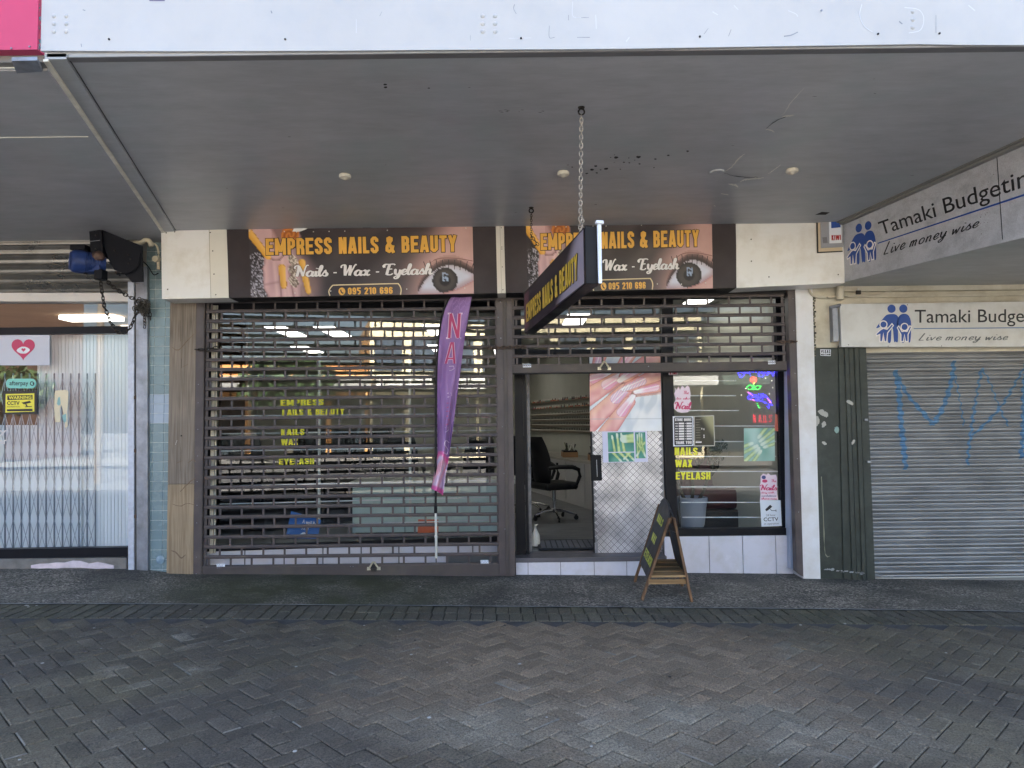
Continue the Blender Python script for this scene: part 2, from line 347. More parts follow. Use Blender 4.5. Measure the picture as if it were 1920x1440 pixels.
def font_on(mb, s, text, mat, w=0.002, bold=0.0, shear=0.0, spacing=1.0, fit=True):
    """Lettering in the built-in sans serif, its bounding box stretched over the face s."""
    c = bpy.data.curves.new('lettering', 'FONT'); c.body = text; c.offset = bold; c.shear = shear; c.space_character = spacing; c.resolution_u = 4
    o = bpy.data.objects.new('lettering', c); me = o.to_mesh()
    xs = [v.co.x for v in me.vertices]; ys = [v.co.y for v in me.vertices]
    x0, x1, y0, y1 = min(xs), max(xs), min(ys), max(ys)
    mb.add([s.p((v.co.x - x0) / (x1 - x0), 1 - (v.co.y - y0) / (y1 - y0), w) for v in me.vertices], [tuple(p.vertices) for p in me.polygons], mat)
    o.to_mesh_clear(); bpy.data.objects.remove(o); bpy.data.curves.remove(c)

# ------------------------------------------------------------------ printed pictures: a fine grid of coloured points on a flat face
def attr_mat(name, rough=0.45):
    if name in _mc: return _mc[name]
    m = bpy.data.materials.new(name); m.use_nodes = True; t = m.node_tree; b = t.nodes['Principled BSDF']
    a = t.nodes.new('ShaderNodeAttribute'); a.attribute_name = 'ink'
    n = t.nodes.new('ShaderNodeTexNoise'); n.inputs['Scale'].default_value = 6.0
    tc = t.nodes.new('ShaderNodeTexCoord'); t.links.new(tc.outputs['Object'], n.inputs[0])
    r = t.nodes.new('ShaderNodeMapRange'); r.inputs[3].default_value = 0.88; r.inputs[4].default_value = 1.1; t.links.new(n.outputs[0], r.inputs[0])
    v = t.nodes.new('ShaderNodeVectorMath'); v.operation = 'SCALE'; t.links.new(a.outputs['Color'], v.inputs[0]); t.links.new(r.outputs[0], v.inputs['Scale'])
    t.links.new(v.outputs[0], b.inputs['Base Color']); b.inputs['Roughness'].default_value = rough; b.inputs['Specular IOR Level'].default_value = .3
    _mc[name] = m; return m
def picture(s, nu, nv, fn, name, parent, w=0.001, rough=0.45, bulge=None, mask=None):
    vs, cs, fs = [], [], []
    off = world_loc(parent) if parent else Vector((0, 0, 0))
    for j in range(nv + 1):
        for i in range(nu + 1):
            u, v = i / nu, j / nv
            vs.append(s.p(u, v, w + (bulge(u, v) if bulge else 0)) - off); c = fn(u, v); cs += [c[0], c[1], c[2], 1.0]
    for j in range(nv):
        for i in range(nu):
            if mask and not mask((i + .5) / nu, (j + .5) / nv): continue
            a = j * (nu + 1) + i; fs.append((a, a + 1, a + nu + 2, a + nu + 1))
    me = bpy.data.meshes.new(name); me.from_pydata(vs, [], fs); me.materials.append(attr_mat('printed ink', rough) if rough == 0.45 else attr_mat('printed ink %.2f' % rough, rough))
    at_ = me.color_attributes.new('ink', 'FLOAT_COLOR', 'POINT'); at_.data.foreach_set('color', cs)
    me.polygons.foreach_set('use_smooth', [True] * len(me.polygons)); me.update()
    o = bpy.data.objects.new(name, me); COL.objects.link(o); o.parent = parent
    return o
def mixc(a, b, t): t = max(0.0, min(1.0, t)); return tuple(a[i] + (b[i] - a[i]) * t for i in range(3))
def sst(x, a, b):
    t = max(0.0, min(1.0, (x - a) / (b - a))); return t * t * (3 - 2 * t)
def capsule(u, v, p, q, r0, r1, asp):
    """Signed distance (in v units) to a tapered capsule, and how far along it the point lies; asp = width / height of the face."""
    px, py, qx, qy, x, y = p[0] * asp, p[1], q[0] * asp, q[1], u * asp, v
    dx, dy = qx - px, qy - py; L2 = dx * dx + dy * dy
    t = max(0, min(1, ((x - px) * dx + (y - py) * dy) / L2)); side = ((x - px) * dy - (y - py) * dx) / math.sqrt(L2)
    return math.hypot(x - px - dx * t, y - py - dy * t) - (r0 + (r1 - r0) * t), t, side
_rn = [[random.random() for _ in range(64)] for _ in range(64)]
def vnoise(x, y):
    i, j = math.floor(x), math.floor(y); f, g = x - i, y - j; f = f * f * (3 - 2 * f); g = g * g * (3 - 2 * g)
    a = _rn[i % 64][j % 64]; b = _rn[(i + 1) % 64][j % 64]; c = _rn[i % 64][(j + 1) % 64]; d = _rn[(i + 1) % 64][(j + 1) % 64]
    return a + (b - a) * f + (c - a) * g + (a - b - c + d) * f * g

# ------------------------------------------------------------------ shared materials
asphalt = S('road asphalt', (84, 83, 81), rough=.9, vary=.2, fine=.25, fs=60, bump=.3, bs=120)
concrete_dark = None
fascia_white = S('white painted fascia', (178, 179, 182), rough=.45, vary=.05, vs=1.2, dirt=(lin((170, 173, 180)), .5, 6), bump=.05, bs=14)
fascia_pink = S('pink painted fascia', (186, 56, 98), rough=.45, vary=.05)
cream = S('cream painted board', (228, 227, 225), rough=.4, vary=.05, vs=1.5, dirt=(lin((182, 172, 150)), .5, 2.5))
cream_wall = S('cream painted wall', (204, 197, 178), rough=.6, vary=.08, dirt=(lin((160, 146, 118)), .6, 4), bump=.1)
white_post = S('white painted post', (222, 222, 224), rough=.55, vary=.05, dirt=(lin((176, 160, 132)), .35, 3), bump=.08, bs=30)
banner_dark = S('dark banner vinyl', (56, 49, 52), rough=.5, spec=.25, vary=.2, vs=3, bump=.15, bs=5)
brown_alu = S('brown powder coated aluminium', (78, 70, 71), rough=.45, vary=.16, vs=2, dirt=(lin((100, 90, 84)), .6, 5), spec=.35)
brown_rail = S('brown shutter rail', (76, 69, 68), rough=.5, vary=.18, vs=3, dirt=(lin((88, 82, 72)), .6, 4), spec=.3)
black_frame = S('black aluminium frame', (24, 25, 31), rough=.4, vary=.1, spec=.15)
black_paint = S('black paint', (18, 19, 24), rough=.5, vary=.15, spec=.15)
tile_white = S('white glazed tile', (214, 212, 222), rough=.22, vary=.04, dirt=(lin((188, 184, 176)), .4, 6))
grout = S('grey grout', (96, 94, 96), rough=.9)
tile_blue = S('pale blue mosaic tile', (122, 142, 148), rough=.25, vary=.08, vs=4)
tile_new = S('replaced pale tile', (158, 172, 190), rough=.2, vary=.06)
grout_white = S('white grout', (196, 204, 206), rough=.8)
galv = S('galvanised steel', (142, 146, 156), rough=.42, metal=.65, vary=.22, vs=9, dirt=(lin((110, 108, 104)), .5, 5))
galv_light = S('pale galvanised flange', (186, 192, 206), rough=.5, metal=.3, vary=.14, vs=24)
satin = S('pale satin bar', (228, 228, 230), rough=.35, metal=.2, vary=.04)
chrome = S('chromed steel', (215, 216, 220), rough=.15, metal=1.0, vary=.04)
steel_dark = S('weathered chain steel', (62, 58, 56), rough=.5, metal=.7, vary=.3, vs=30)
steel_pale = S('zinc chain steel', (176, 172, 168), rough=.4, metal=.7, vary=.2, vs=30)
green_wall = S('dark green painted plaster', (44, 50, 44), rough=.55, vary=.14, vs=4, dirt=(lin((62, 68, 62)), .5, 8), bump=.12, bs=30)
white_plastic = S('white plastic', (210, 208, 200), rough=.4, vary=.06)
pale_pvc = S('cream plastic pipe', (196, 188, 168), rough=.45, vary=.1, vs=6)
paper_white = S('white paper', (226, 230, 238), rough=.7, vary=.04)
ink_black = S('black ink', (20, 20, 24), rough=.5, vary=.1)
yellow_vinyl = S('yellow vinyl lettering', (228, 222, 44), rough=.45, vary=.05)
gold = S('golden print', (224, 168, 64), rough=.42, vary=.06, vs=9)
white_ink = S('white print', (226, 222, 222), rough=.45, vary=.04)
rubber = S('black rubber', (22, 22, 24), rough=.8, vary=.2)
pane = glass('window glass', boost=1.0); pane_angled = glass('stronger reflection glass', boost=2.0); pane_raised = glass('raised reflection glass', (.88, .92, .95), 1.7)  # boost raises the mirrored sky and street; film and toughening are made up
wood_mat = None
def timber(name, rgb, dark, axis='z', knots=False):
    m = bpy.data.materials.new(name); m.use_nodes = True; t = m.node_tree; N, L = t.nodes, t.links; b = N['Principled BSDF']
    tc = N.new('ShaderNodeTexCoord'); mp = N.new('ShaderNodeMapping'); L.new(tc.outputs['Object'], mp.inputs[0])
    mp.inputs['Scale'].default_value = {'z': (1, 1, .045), 'x': (.05, 1, 1), 'y': (1, .05, 1)}[axis]
    n = N.new('ShaderNodeTexNoise'); n.inputs['Scale'].default_value = 46; n.inputs['Detail'].default_value = 5; n.inputs['Distortion'].default_value = .8; L.new(mp.outputs[0], n.inputs[0])
    n2 = N.new('ShaderNodeTexNoise'); n2.inputs['Scale'].default_value = 1.6; n2.inputs['Detail'].default_value = 4; L.new(tc.outputs['Object'], n2.inputs[0])
    r = N.new('ShaderNodeValToRGB'); r.color_ramp.elements[0].position = .32; r.color_ramp.elements[1].position = .66
    r.color_ramp.elements[0].color = (*dark, 1); r.color_ramp.elements[1].color = (*rgb, 1); L.new(n.outputs[0], r.inputs[0])
    mr = N.new('ShaderNodeMapRange'); mr.inputs[1].default_value = .3; mr.inputs[2].default_value = .7; mr.inputs[3].default_value = .72; mr.inputs[4].default_value = 1.15; L.new(n2.outputs[0], mr.inputs[0])
    v = N.new('ShaderNodeVectorMath'); v.operation = 'SCALE'; L.new(r.outputs[0], v.inputs[0]); L.new(mr.outputs[0], v.inputs['Scale'])
    L.new(v.outputs[0], b.inputs['Base Color']); b.inputs['Roughness'].default_value = .8; b.inputs['Specular IOR Level'].default_value = .25
    bp = N.new('ShaderNodeBump'); bp.inputs['Strength'].default_value = .25; bp.inputs['Distance'].default_value = .004; L.new(n.outputs[0], bp.inputs['Height']); L.new(bp.outputs[0], b.inputs['Normal'])
    return m
old_timber = timber('weathered timber', lin((142, 131, 119)), lin((112, 102, 92)))
new_timber = timber('fresh timber', lin((160, 142, 118)), lin((134, 116, 94)))
frame_timber = timber('stained pine', lin((134, 104, 78)), lin((88, 66, 50)))
shelf_timber = timber('pale pine', lin((164, 134, 96)), lin((130, 102, 70)), 'x')

# the painted soffit: a dull gloss that mirrors the signs beneath it in soft streaks
def soffit_mat(name, rgb, rough=.36):
    m = bpy.data.materials.new(name); m.use_nodes = True; t = m.node_tree; N, L = t.nodes, t.links; b = N['Principled BSDF']
    tc = N.new('ShaderNodeTexCoord')
    def noise(sc, scale=(1, 1, 1), det=4):
        mp = N.new('ShaderNodeMapping'); mp.inputs['Scale'].default_value = scale; L.new(tc.outputs['Object'], mp.inputs[0])
        n = N.new('ShaderNodeTexNoise'); n.inputs['Scale'].default_value = sc; n.inputs['Detail'].default_value = det; n.inputs['Roughness'].default_value = .62; L.new(mp.outputs[0], n.inputs[0]); return n.outputs[0]
    def rng(o, a, c, lo=.3, hi=.7):
        r = N.new('ShaderNodeMapRange'); r.inputs[1].default_value = lo; r.inputs[2].default_value = hi; r.inputs[3].default_value = a; r.inputs[4].default_value = c; L.new(o, r.inputs[0]); return r.outputs[0]
    def mul(a, c):
        q = N.new('ShaderNodeMath'); q.operation = 'MULTIPLY'; L.new(a, q.inputs[0]); L.new(c, q.inputs[1]); return q.outputs[0]
    k = mul(mul(rng(noise(.7), .86, 1.12), rng(noise(2.6, (1, 3.5, 1), 6), .9, 1.08)), rng(noise(9, (1, 6, 1), 5), .93, 1.05, .25, .75))
    rgbn = N.new('ShaderNodeRGB'); rgbn.outputs[0].default_value = (*lin(rgb), 1)
    v = N.new('ShaderNodeVectorMath'); v.operation = 'SCALE'; L.new(rgbn.outputs[0], v.inputs[0]); L.new(k, v.inputs['Scale'])
    mx = N.new('ShaderNodeMix'); mx.data_type = 'RGBA'; L.new(rng(noise(1.1, (1, 1, 1), 3), 0, .5, .5, .66), mx.inputs[0]); L.new(v.outputs[0], mx.inputs[6]); mx.inputs[7].default_value = (*lin((rgb[0] - 14, rgb[1] - 4, rgb[2] - 6)), 1)
    L.new(mx.outputs[2], b.inputs['Base Color']); L.new(rng(noise(3.2, (1, 2.5, 1)), rough - .06, rough + .1), b.inputs['Roughness'])
    bp = N.new('ShaderNodeBump'); bp.inputs['Strength'].default_value = .08; bp.inputs['Distance'].default_value = .02; L.new(noise(3, (1, 2, 1)), bp.inputs['Height']); L.new(bp.outputs[0], b.inputs['Normal'])
    return m
soffit_grey = soffit_mat('grey gloss soffit paint', (170, 172, 178))
soffit_left = soffit_mat('grey satin soffit paint', (162, 163, 169), .36)
trim_grey = S('grey painted trim', (118, 117, 114), rough=.45, vary=.1, vs=5)

# ------------------------------------------------------------------ setting: road, far pavement, apron, soldier course, herringbone paving
def sheet(name, x0, x1, y0, y1, dz, mat, nx=30, ny=2, jit=0.0):
    b = MB(); vs = []
    for j in range(ny + 1):
        for i in range(nx + 1):
            x = x0 + (x1 - x0) * i / nx; y = y0 + (y1 - y0) * j / ny
            ramp = (.05 * max(0.0, min(1.0, (y + .55) / .5)) * max(0.0, min(1.0, (-3.25 - x) / .5))) if name == 'footpath_apron' else 0
            vs.append((x, y, gz(x) + ramp + dz + jit * (vnoise(x * 2.2, y * 2.2) - .5)))
    fs = [(j * (nx + 1) + i, j * (nx + 1) + i + 1, (j + 1) * (nx + 1) + i + 1, (j + 1) * (nx + 1) + i) for j in range(ny) for i in range(nx)]
    b.add(vs, fs, mat); return tag(b.build(name, smooth=True), kind='structure')
sheet('ground', -150, 150, -150, 60, -.17, asphalt, 60, 2)
sheet('road', -60, 60, -18.5, -9.2, -.12, asphalt, 60, 2)
sheet('pavement_bed', -14, 14, -9.0, -1.16, -.012, S('jointing sand', (28, 27, 27), rough=.95, vary=.3, vs=8), 56, 16)
kb = MB()
for i in range(28):
    x0 = -14 + i; kb.obox((x0 + .5, -9.08, (gz(x0) + gz(x0 + 1)) / 2 - .06), (.497, 0, (gz(x0 + 1) - gz(x0)) / 2), (0, .07, 0), (0, 0, .06), S('kerb stone', (120, 118, 114), rough=.85, vary=.15))
tag(kb.build('kerb'), kind='structure')

def apron_mat():
    m = bpy.data.materials.new('exposed aggregate concrete'); m.use_nodes = True; t = m.node_tree; N, L = t.nodes, t.links; b = N['Principled BSDF']
    tc = N.new('ShaderNodeTexCoord')
    def noise(sc, det=4, r=.6):
        n = N.new('ShaderNodeTexNoise'); n.inputs['Scale'].default_value = sc; n.inputs['Detail'].default_value = det; n.inputs['Roughness'].default_value = r; L.new(tc.outputs['Object'], n.inputs[0]); return n.outputs[0]
    def rng(o, a, c, lo=.3, hi=.7, sm=False):
        q = N.new('ShaderNodeMapRange'); q.inputs[1].default_value = lo; q.inputs[2].default_value = hi; q.inputs[3].default_value = a; q.inputs[4].default_value = c
        if sm: q.interpolation_type = 'SMOOTHSTEP'
        L.new(o, q.inputs[0]); return q.outputs[0]
    def mx(f, a, c):
        q = N.new('ShaderNodeMix'); q.data_type = 'RGBA'; L.new(f, q.inputs[0])
        for k, z in ((6, a), (7, c)):
            if isinstance(z, tuple): q.inputs[k].default_value = (*z, 1)
            else: L.new(z, q.inputs[k])
        return q.outputs[2]
    def mul(a, c):
        q = N.new('ShaderNodeMath'); q.operation = 'MULTIPLY'; L.new(a, q.inputs[0]); L.new(c, q.inputs[1]); return q.outputs[0]
    vo = N.new('ShaderNodeTexVoronoi'); vo.inputs['Scale'].default_value = 70; L.new(tc.outputs['Object'], vo.inputs[0])
    sp = N.new('ShaderNodeSeparateXYZ'); L.new(tc.outputs['Object'], sp.inputs[0])
    base = mx(rng(noise(1.4, 5), 0, 1, .4, .65), lin((64, 61, 56)), lin((95, 91, 82)))
    # pale worn stones show where feet have scoured the matrix
    sep = N.new('ShaderNodeSeparateColor'); L.new(vo.outputs['Color'], sep.inputs[0])
    worn = mul(rng(noise(2.1, 5), .25, 1, .40, .58), rng(sep.outputs[0], 0, .95, .40, .9))
    base = mx(worn, base, lin((158, 151, 140)))
    # moss on the damp side, under the long shutter
    a = N.new('ShaderNodeMath'); a.operation = 'ADD'; L.new(sp.outputs[0], a.inputs[0]); a.inputs[1].default_value = 1.75
    ab = N.new('ShaderNodeMath'); ab.operation = 'ABSOLUTE'; L.new(a.outputs[0], ab.inputs[0])
    moss = mul(rng(ab.outputs[0], 1, 0, .5, 1.9, True), rng(noise(1.7, 5), .3, .95, .36, .58))
    base = mx(moss, base, lin((54, 58, 34)))
    edge = rng(sp.outputs[1], 0, .55, -.42, -.02, True)                      # grime along the foot of the shops
    base = mx(mul(edge, rng(noise(3.5), .5, 1)), base, lin((50, 49, 49)))
    v = N.new('ShaderNodeVectorMath'); v.operation = 'SCALE'; L.new(base, v.inputs[0]); L.new(rng(noise(80, 3, .9), .25, 1.85, .32, .68), v.inputs['Scale'])
    L.new(v.outputs[0], b.inputs['Base Color']); b.inputs['Roughness'].default_value = .8
    bp = N.new('ShaderNodeBump'); bp.inputs['Strength'].default_value = .5; bp.inputs['Distance'].default_value = .004; L.new(vo.outputs['Distance'], bp.inputs['Height']); L.new(bp.outputs[0], b.inputs['Normal'])
    return m
sheet('footpath_apron', -14, 14, -1.16, .6, 0, apron_mat(), 84, 10, .006)
sheet('mortar_line', -14, 14, -1.178, -1.158, .004, S('pale mortar', (132, 134, 134), rough=.9, vary=.4, vs=5), 84, 1)

def paver_mat(name, tint, green=False):
    m = bpy.data.materials.new(name); m.use_nodes = True; t = m.node_tree; N, L = t.nodes, t.links; b = N['Principled BSDF']
    tc = N.new('ShaderNodeTexCoord'); at_ = N.new('ShaderNodeAttribute'); at_.attribute_name = 'tone'
    def noise(sc, det=4, r=.6):
        n = N.new('ShaderNodeTexNoise'); n.inputs['Scale'].default_value = sc; n.inputs['Detail'].default_value = det; n.inputs['Roughness'].default_value = r; L.new(tc.outputs['Object'], n.inputs[0]); return n.outputs[0]
    def rng(o, a, c, lo=.3, hi=.7):
        q = N.new('ShaderNodeMapRange'); q.inputs[1].default_value = lo; q.inputs[2].default_value = hi; q.inputs[3].default_value = a; q.inputs[4].default_value = c; L.new(o, q.inputs[0]); return q.outputs[0]
    def mx(f, a, c):
        q = N.new('ShaderNodeMix'); q.data_type = 'RGBA'; L.new(f, q.inputs[0])
        for k, z in ((6, a), (7, c)):
            if isinstance(z, tuple): q.inputs[k].default_value = (*z, 1)
            else: L.new(z, q.inputs[k])
        return q.outputs[2]
    def mul(a, c):
        q = N.new('ShaderNodeMath'); q.operation = 'MULTIPLY'; L.new(a, q.inputs[0]); L.new(c, q.inputs[1]); return q.outputs[0]
    def zone(cx, cy, rx, ry, wob):                                          # worn or stained areas, each with a ragged border of its own
        mp = N.new('ShaderNodeMapping'); mp.inputs['Location'].default_value = (-cx / rx, -cy / ry, 0); mp.inputs['Scale'].default_value = (1 / rx, 1 / ry, 0); L.new(tc.outputs['Object'], mp.inputs[0])
        ln = N.new('ShaderNodeVectorMath'); ln.operation = 'LENGTH'; L.new(mp.outputs[0], ln.inputs[0])
        ad = N.new('ShaderNodeMath'); ad.operation = 'MULTIPLY_ADD'; L.new(noise(1.3, 5), ad.inputs[0]); ad.inputs[1].default_value = wob; L.new(ln.outputs['Value'], ad.inputs[2])
        a2 = N.new('ShaderNodeMath'); a2.operation = 'MULTIPLY_ADD'; L.new(at_.outputs['Fac'], a2.inputs[0]); a2.inputs[1].default_value = .35; L.new(ad.outputs[0], a2.inputs[2])
        return rng(a2.outputs[0], 1, 0, .85 + wob * .5, 1.2 + wob * .5)
    c = mx(rng(noise(.55, 3), 0, 1, .44, .62), tint[1], tint[2])
    c = mx(zone(.55, -2.6, 1.75, 1.35, .7), c, tint[0])
    c = mx(mul(zone(.75, -3.45, 1.5, .42, 1.0), rng(noise(1.6, 4), .25, .85, .4, .6)), c, lin((122, 115, 102)))
    # bleached drip marks: a few pavers and streaks
    c = mx(mul(rng(noise(1.15, 5, .7), 0, .7, .56, .68), rng(at_.outputs['Fac'], .1, .8, .55, 1.0)), c, lin((130, 124, 114)))
    k = mul(mul(rng(at_.outputs['Fac'], .80, 1.22, 0, 1), rng(noise(7, 5, .7), .84, 1.14)), rng(noise(95, 3, .9), .2, 1.95, .32, .68))
    v = N.new('ShaderNodeVectorMath'); v.operation = 'SCALE'; L.new(c, v.inputs[0]); L.new(k, v.inputs['Scale']); L.new(v.outputs[0], b.inputs['Base Color'])
    L.new(rng(noise(6), .62, .85), b.inputs['Roughness'])
    bp = N.new('ShaderNodeBump'); bp.inputs['Strength'].default_value = .45; bp.inputs['Distance'].default_value = .003; L.new(noise(150, 3), bp.inputs['Height']); L.new(bp.outputs[0], b.inputs['Normal'])
    return m
herring = paver_mat('concrete paver', (lin((115, 101, 85)), lin((81, 75, 67)), lin((93, 86, 70))))
soldier = paver_mat('border paver', (lin((88, 84, 74)), lin((76, 73, 66)), lin((77, 75, 60))))
def paver(b, tones, c, ax, ay, rnd):
    """One brick paver: a top with worn arrises, each a little out of level."""
    h = rnd.uniform(-.0018, .0018) + (rnd.uniform(-.006, .006) if rnd.random() < .07 else 0); tx, ty = rnd.uniform(-.0016, .0016), rnd.uniform(-.0016, .0016)
    A, B = Vector(ax), Vector(ay); g = .0026; e = .006; vs = []
    for k, dz in ((0, -.02), (0, -.0045), (e, 0)):
        for sx, sy in ((-1, -1), (1, -1), (1, 1), (-1, 1)):
            p = Vector(c) + A * (sx * (1 - (g + k) / A.length)) + B * (sy * (1 - (g + k) / B.length))
            vs.append((p.x, p.y, gz(p.x) + dz + h + sx * tx + sy * ty))
    fs = [(8, 9, 10, 11)] + [(4 + i, 4 + (i + 1) % 4, 8 + (i + 1) % 4, 8 + i) for i in range(4)] + [(i, (i + 1) % 4, 4 + (i + 1) % 4, 4 + i) for i in range(4)]
    b.add(vs, fs, herring); t = rnd.random(); tones += [t] * 9
    if rnd.random() < .07:                                                  # salts bleached out along one arris
        k = rnd.randrange(4); b.m[len(b.m) - 8 + k] = 1
rnd = random.Random(3); b = MB(); tn = []; W = .1003; q = math.sqrt(.5)
dx, dy = Vector((q, q, 0)) * W, Vector((-q, q, 0)) * W; o0 = Vector((.37, -5.2, 0))
for i in range(-80, 81):
    for j in range(-80, 81):
        t = (i - j) % 4
        if t == 0: c = o0 + dx * (i + 1) + dy * (j + .5); ax, ay = dx, dy * .5
        elif t == 3: c = o0 + dx * (i + .5) + dy * (j + 1); ax, ay = dx * .5, dy
        else: continue
        if abs(c.x) > 7.6 or c.y < -8.9 or c.y > -1.66: continue
        if abs(c.x) > 1.6 + .78 * (c.y + 7.08) + .6: continue
        paver(b, tn, c, ax, ay, rnd)
b.mats = [herring, S('bleached paver arris', (116, 112, 104), rough=.85, vary=.35, vs=40)]; o = b.build('herringbone_pavement', attr=tn); tag(o, kind='structure')
b = MB(); tn = []
for row, yy in ((0, -1.275), (1, -1.477)):
    for i in range(-70, 71): paver(b, tn, (i * .1003 + (.012 * row) + rnd.uniform(-.001, .001), yy, 0), (.05, 0, 0), (0, .1, 0), rnd)
for f in range(len(b.m)): b.m[f] = 0
b.mats = [soldier]
o = b.build('border_course_pavement', attr=tn); tag(o, kind='structure')
# edge cuts where the herringbone meets the border
sheet('paving_edge_strip', -8, 8, -1.72, -1.58, -.006, S('cut paver edge', (66, 66, 68), rough=.85, vary=.25, vs=9, fine=.3, fs=120), 60, 1)
lb = MB(); rl = random.Random(21)
for k in range(130):
    x, y = rl.uniform(-4.5, 4.5), rl.uniform(-5.3, -.3)
    if abs(x) > .74 * (y + 7.08): continue
    r = rl.uniform(.004, .012); z = gz(x) + .003
    lb.lathe((x, y, z), [(r, 0), (r * .8, r * .2)], S('chewing gum spot', (168, 166, 162), rough=.8, vary=.2) if rl.random() < .55 else S('dark gum spot', (30, 30, 32), rough=.8), 7)
tag(lb.build('pavement_litter'), kind='stuff')

# ------------------------------------------------------------------ the salon building (canopy, shell, shopfront)
CN = Vector((0, .045, 1)); CP = Vector((0, 0, 3.3515))                     # canopy soffit plane, falling slightly towards the shop
def cz(Y): return 3.3515 - .045 * Y
def on_ceil(px, py): return on_plane(px, py, CP, CN)
def BL(Y): return -3.315 + (-.3 - Y) * .273                                # left and right party lines run askew to the fronts
def BR(Y): return 3.178 + (-.3 - Y) * .273
YF = on_ceil(960, 97.5).y - .022                                            # the canopy edge
salon = thing('salon_building', (0, .3, 0), 'middle shop building with deep grey canopy, two brown grilles and an open plate door', 'shop building')
b = MB()
def ceil_strip(b, xs, mat, th=.05, dz=0.0, y0=YF + .02, y1=.3, n=1):
    pts = [Vector((xs[0](y0), y0, cz(y0) + dz)), Vector((xs[1](y0), y0, cz(y0) + dz)), Vector((xs[1](y1), y1, cz(y1) + dz)), Vector((xs[0](y1), y1, cz(y1) + dz))]
    b.prism(pts, (0, 0, th), mat)
ceil_strip(b, (BL, BR), soffit_grey); b.build('canopy_soffit', salon)
b = MB()
ceil_strip(b, (lambda Y: BL(Y) - .012, lambda Y: BL(Y) + .105), soffit_grey, .03, -.012)
ceil_strip(b, (lambda Y: BL(Y) - .02, lambda Y: BL(Y) + .008), S('pale aluminium angle', (214, 210, 198), rough=.5, vary=.2, vs=8), .012, -.024)
ceil_strip(b, (lambda Y: BL(Y) + .112, lambda Y: BL(Y) + .117), black_paint, .02, -.002)
ceil_strip(b, (lambda Y: BR(Y) - .05, lambda Y: BR(Y) - .002), S('rounded grey trim', (128, 127, 124), rough=.4, vary=.06), .03, -.028, y1=-.31)
ceil_strip(b, (lambda Y: BR(Y) - .078, lambda Y: BR(Y) - .052), trim_grey, .03, -.012, y1=-.31)
b.box(BL(YF) + .02, BR(YF), YF + .022, YF + .075, cz(YF) - .0045, cz(YF) + .02, S('dull grey edge batten', (112, 112, 116), rough=.6))
b.build('canopy_trim', salon)
# fascia: a pressed white sheet whose lower lip wanders
b = MB(); lip = [(76, 95), (320, 96), (640, 95), (800, 93.5), (1100, 92), (1180, 91.2), (1280, 89.5), (1500, 86), (1640, 84), (1720, 82.6), (1800, 84), (2060, 85)]
front = [at(px, py, YF) for px, py in lip]
top = 4.35
pl = front + [Vector((front[-1].x, YF, top)), Vector((front[0].x, YF, top))]
b.prism(pl, (0, .02, 0), fascia_white)
b.build('canopy_fascia', salon)
b = MB()                                                                    # bolts, rivets and the ghosts of old letters
for px, py in ((205, 74), (535, 74), (977, 72), (1312, 69), (1646, 64), (1761, 63)):
    p = at(px, py, YF); b.lathe(p, [(.0055, 0), (.0055, .006), (.003, .009)], ink_black, 10, (0, -1, 0))
for px, py in ((22 + 0, 91), (56, 88), (1540, 20)):
    p = at(px, py, YF - .012); b.lathe(p, [(.005, 0), (.005, .006)], galv, 8, (0, -1, 0))
for cx in (101, 905):
    for i in range(2):
        for j in range(3):
            p = at(cx + i * 23, 30 + j * 14.6, YF); b.lathe(p, [(.0125, 0), (.0105, .004), (.006, .0065)], fascia_white, 12, (0, -1, 0))
for j in range(3):
    p = at(1711, 22 + j * 15, YF); b.lathe(p, [(.011, 0), (.009, .004), (.005, .006)], fascia_white, 12, (0, -1, 0))
b.build('fascia_bolt', salon, smooth=True)
b = MB(); fs_ = PxFace(YF, 100.0); gl = S('scuffed paint edge', (128, 134, 146), rough=.6, vary=.3, vs=30); gl2 = S('faint paint ridge', (200, 205, 214), rough=.6)
def scuff(pts, w, m): line_on(b, fs_, [(x / 1920, y / 100) for x, y in pts], w / 100, m, .0012, smooth=len(pts) > 2)
for pts, w, m in [([(965, 8), (963, 16), (968, 26)], 1.1, gl), ([(1066, 28), (1066, 38)], .8, gl), ([(1080, 33), (1104, 33)], 1.0, gl), ([(1117, 28), (1118, 54)], .8, gl2), ([(1030, 48), (1030, 70), (1040, 70)], .9, gl), ([(1082, 70), (1106, 70)], 1.0, gl), ([(1074, 3), (1074, 30), (1090, 33)], .6, gl2), ([(1470, 68), (1483, 66), (1496, 60)], 2.0, gl), ([(1478, 20), (1492, 26), (1496, 31)], 1.0, gl2), ([(1320, 64), (1328, 53)], .9, gl), ([(1366, 68), (1371, 55)], 1.0, gl), ([(1616, 8), (1612, 28), (1620, 48), (1636, 60)], 1.0, gl2), ([(1696, 14), (1722, 18), (1732, 34), (1726, 56), (1704, 62)], 1.0, gl2), ([(1755, 28), (1755, 62)], .8, gl), ([(1816, 10), (1828, 20)], 1.6, gl2), ([(1384, 18), (1376, 10)], .9, gl2), ([(1174, 78), (1180, 70)], 1.2, gl2), ([(668, 36), (668, 62)], .6, gl2), ([(712, 30), (716, 22)], .8, gl), ([(882, 66), (882, 76)], .7, gl), ([(954, 72), (996, 71)], .5, gl2), ([(1336, 22), (1346, 28)], .9, gl2), ([(1686, 40), (1692, 45)], 2.2, gl), ([(280, 1), (309, 1)], 2, S('blue paint fleck', (60, 58, 110), rough=.6)), ([(152, 82), (153, 88)], 1.6, gl), ([(508, 20), (510, 25)], 2.0, gl), ([(155, 18), (160, 20)], 1.6, gl)]: scuff(pts, w, m)
b.build('fascia_marking', salon)
b = MB(); rr_ = random.Random(4)                                            # flaking paint down the joint
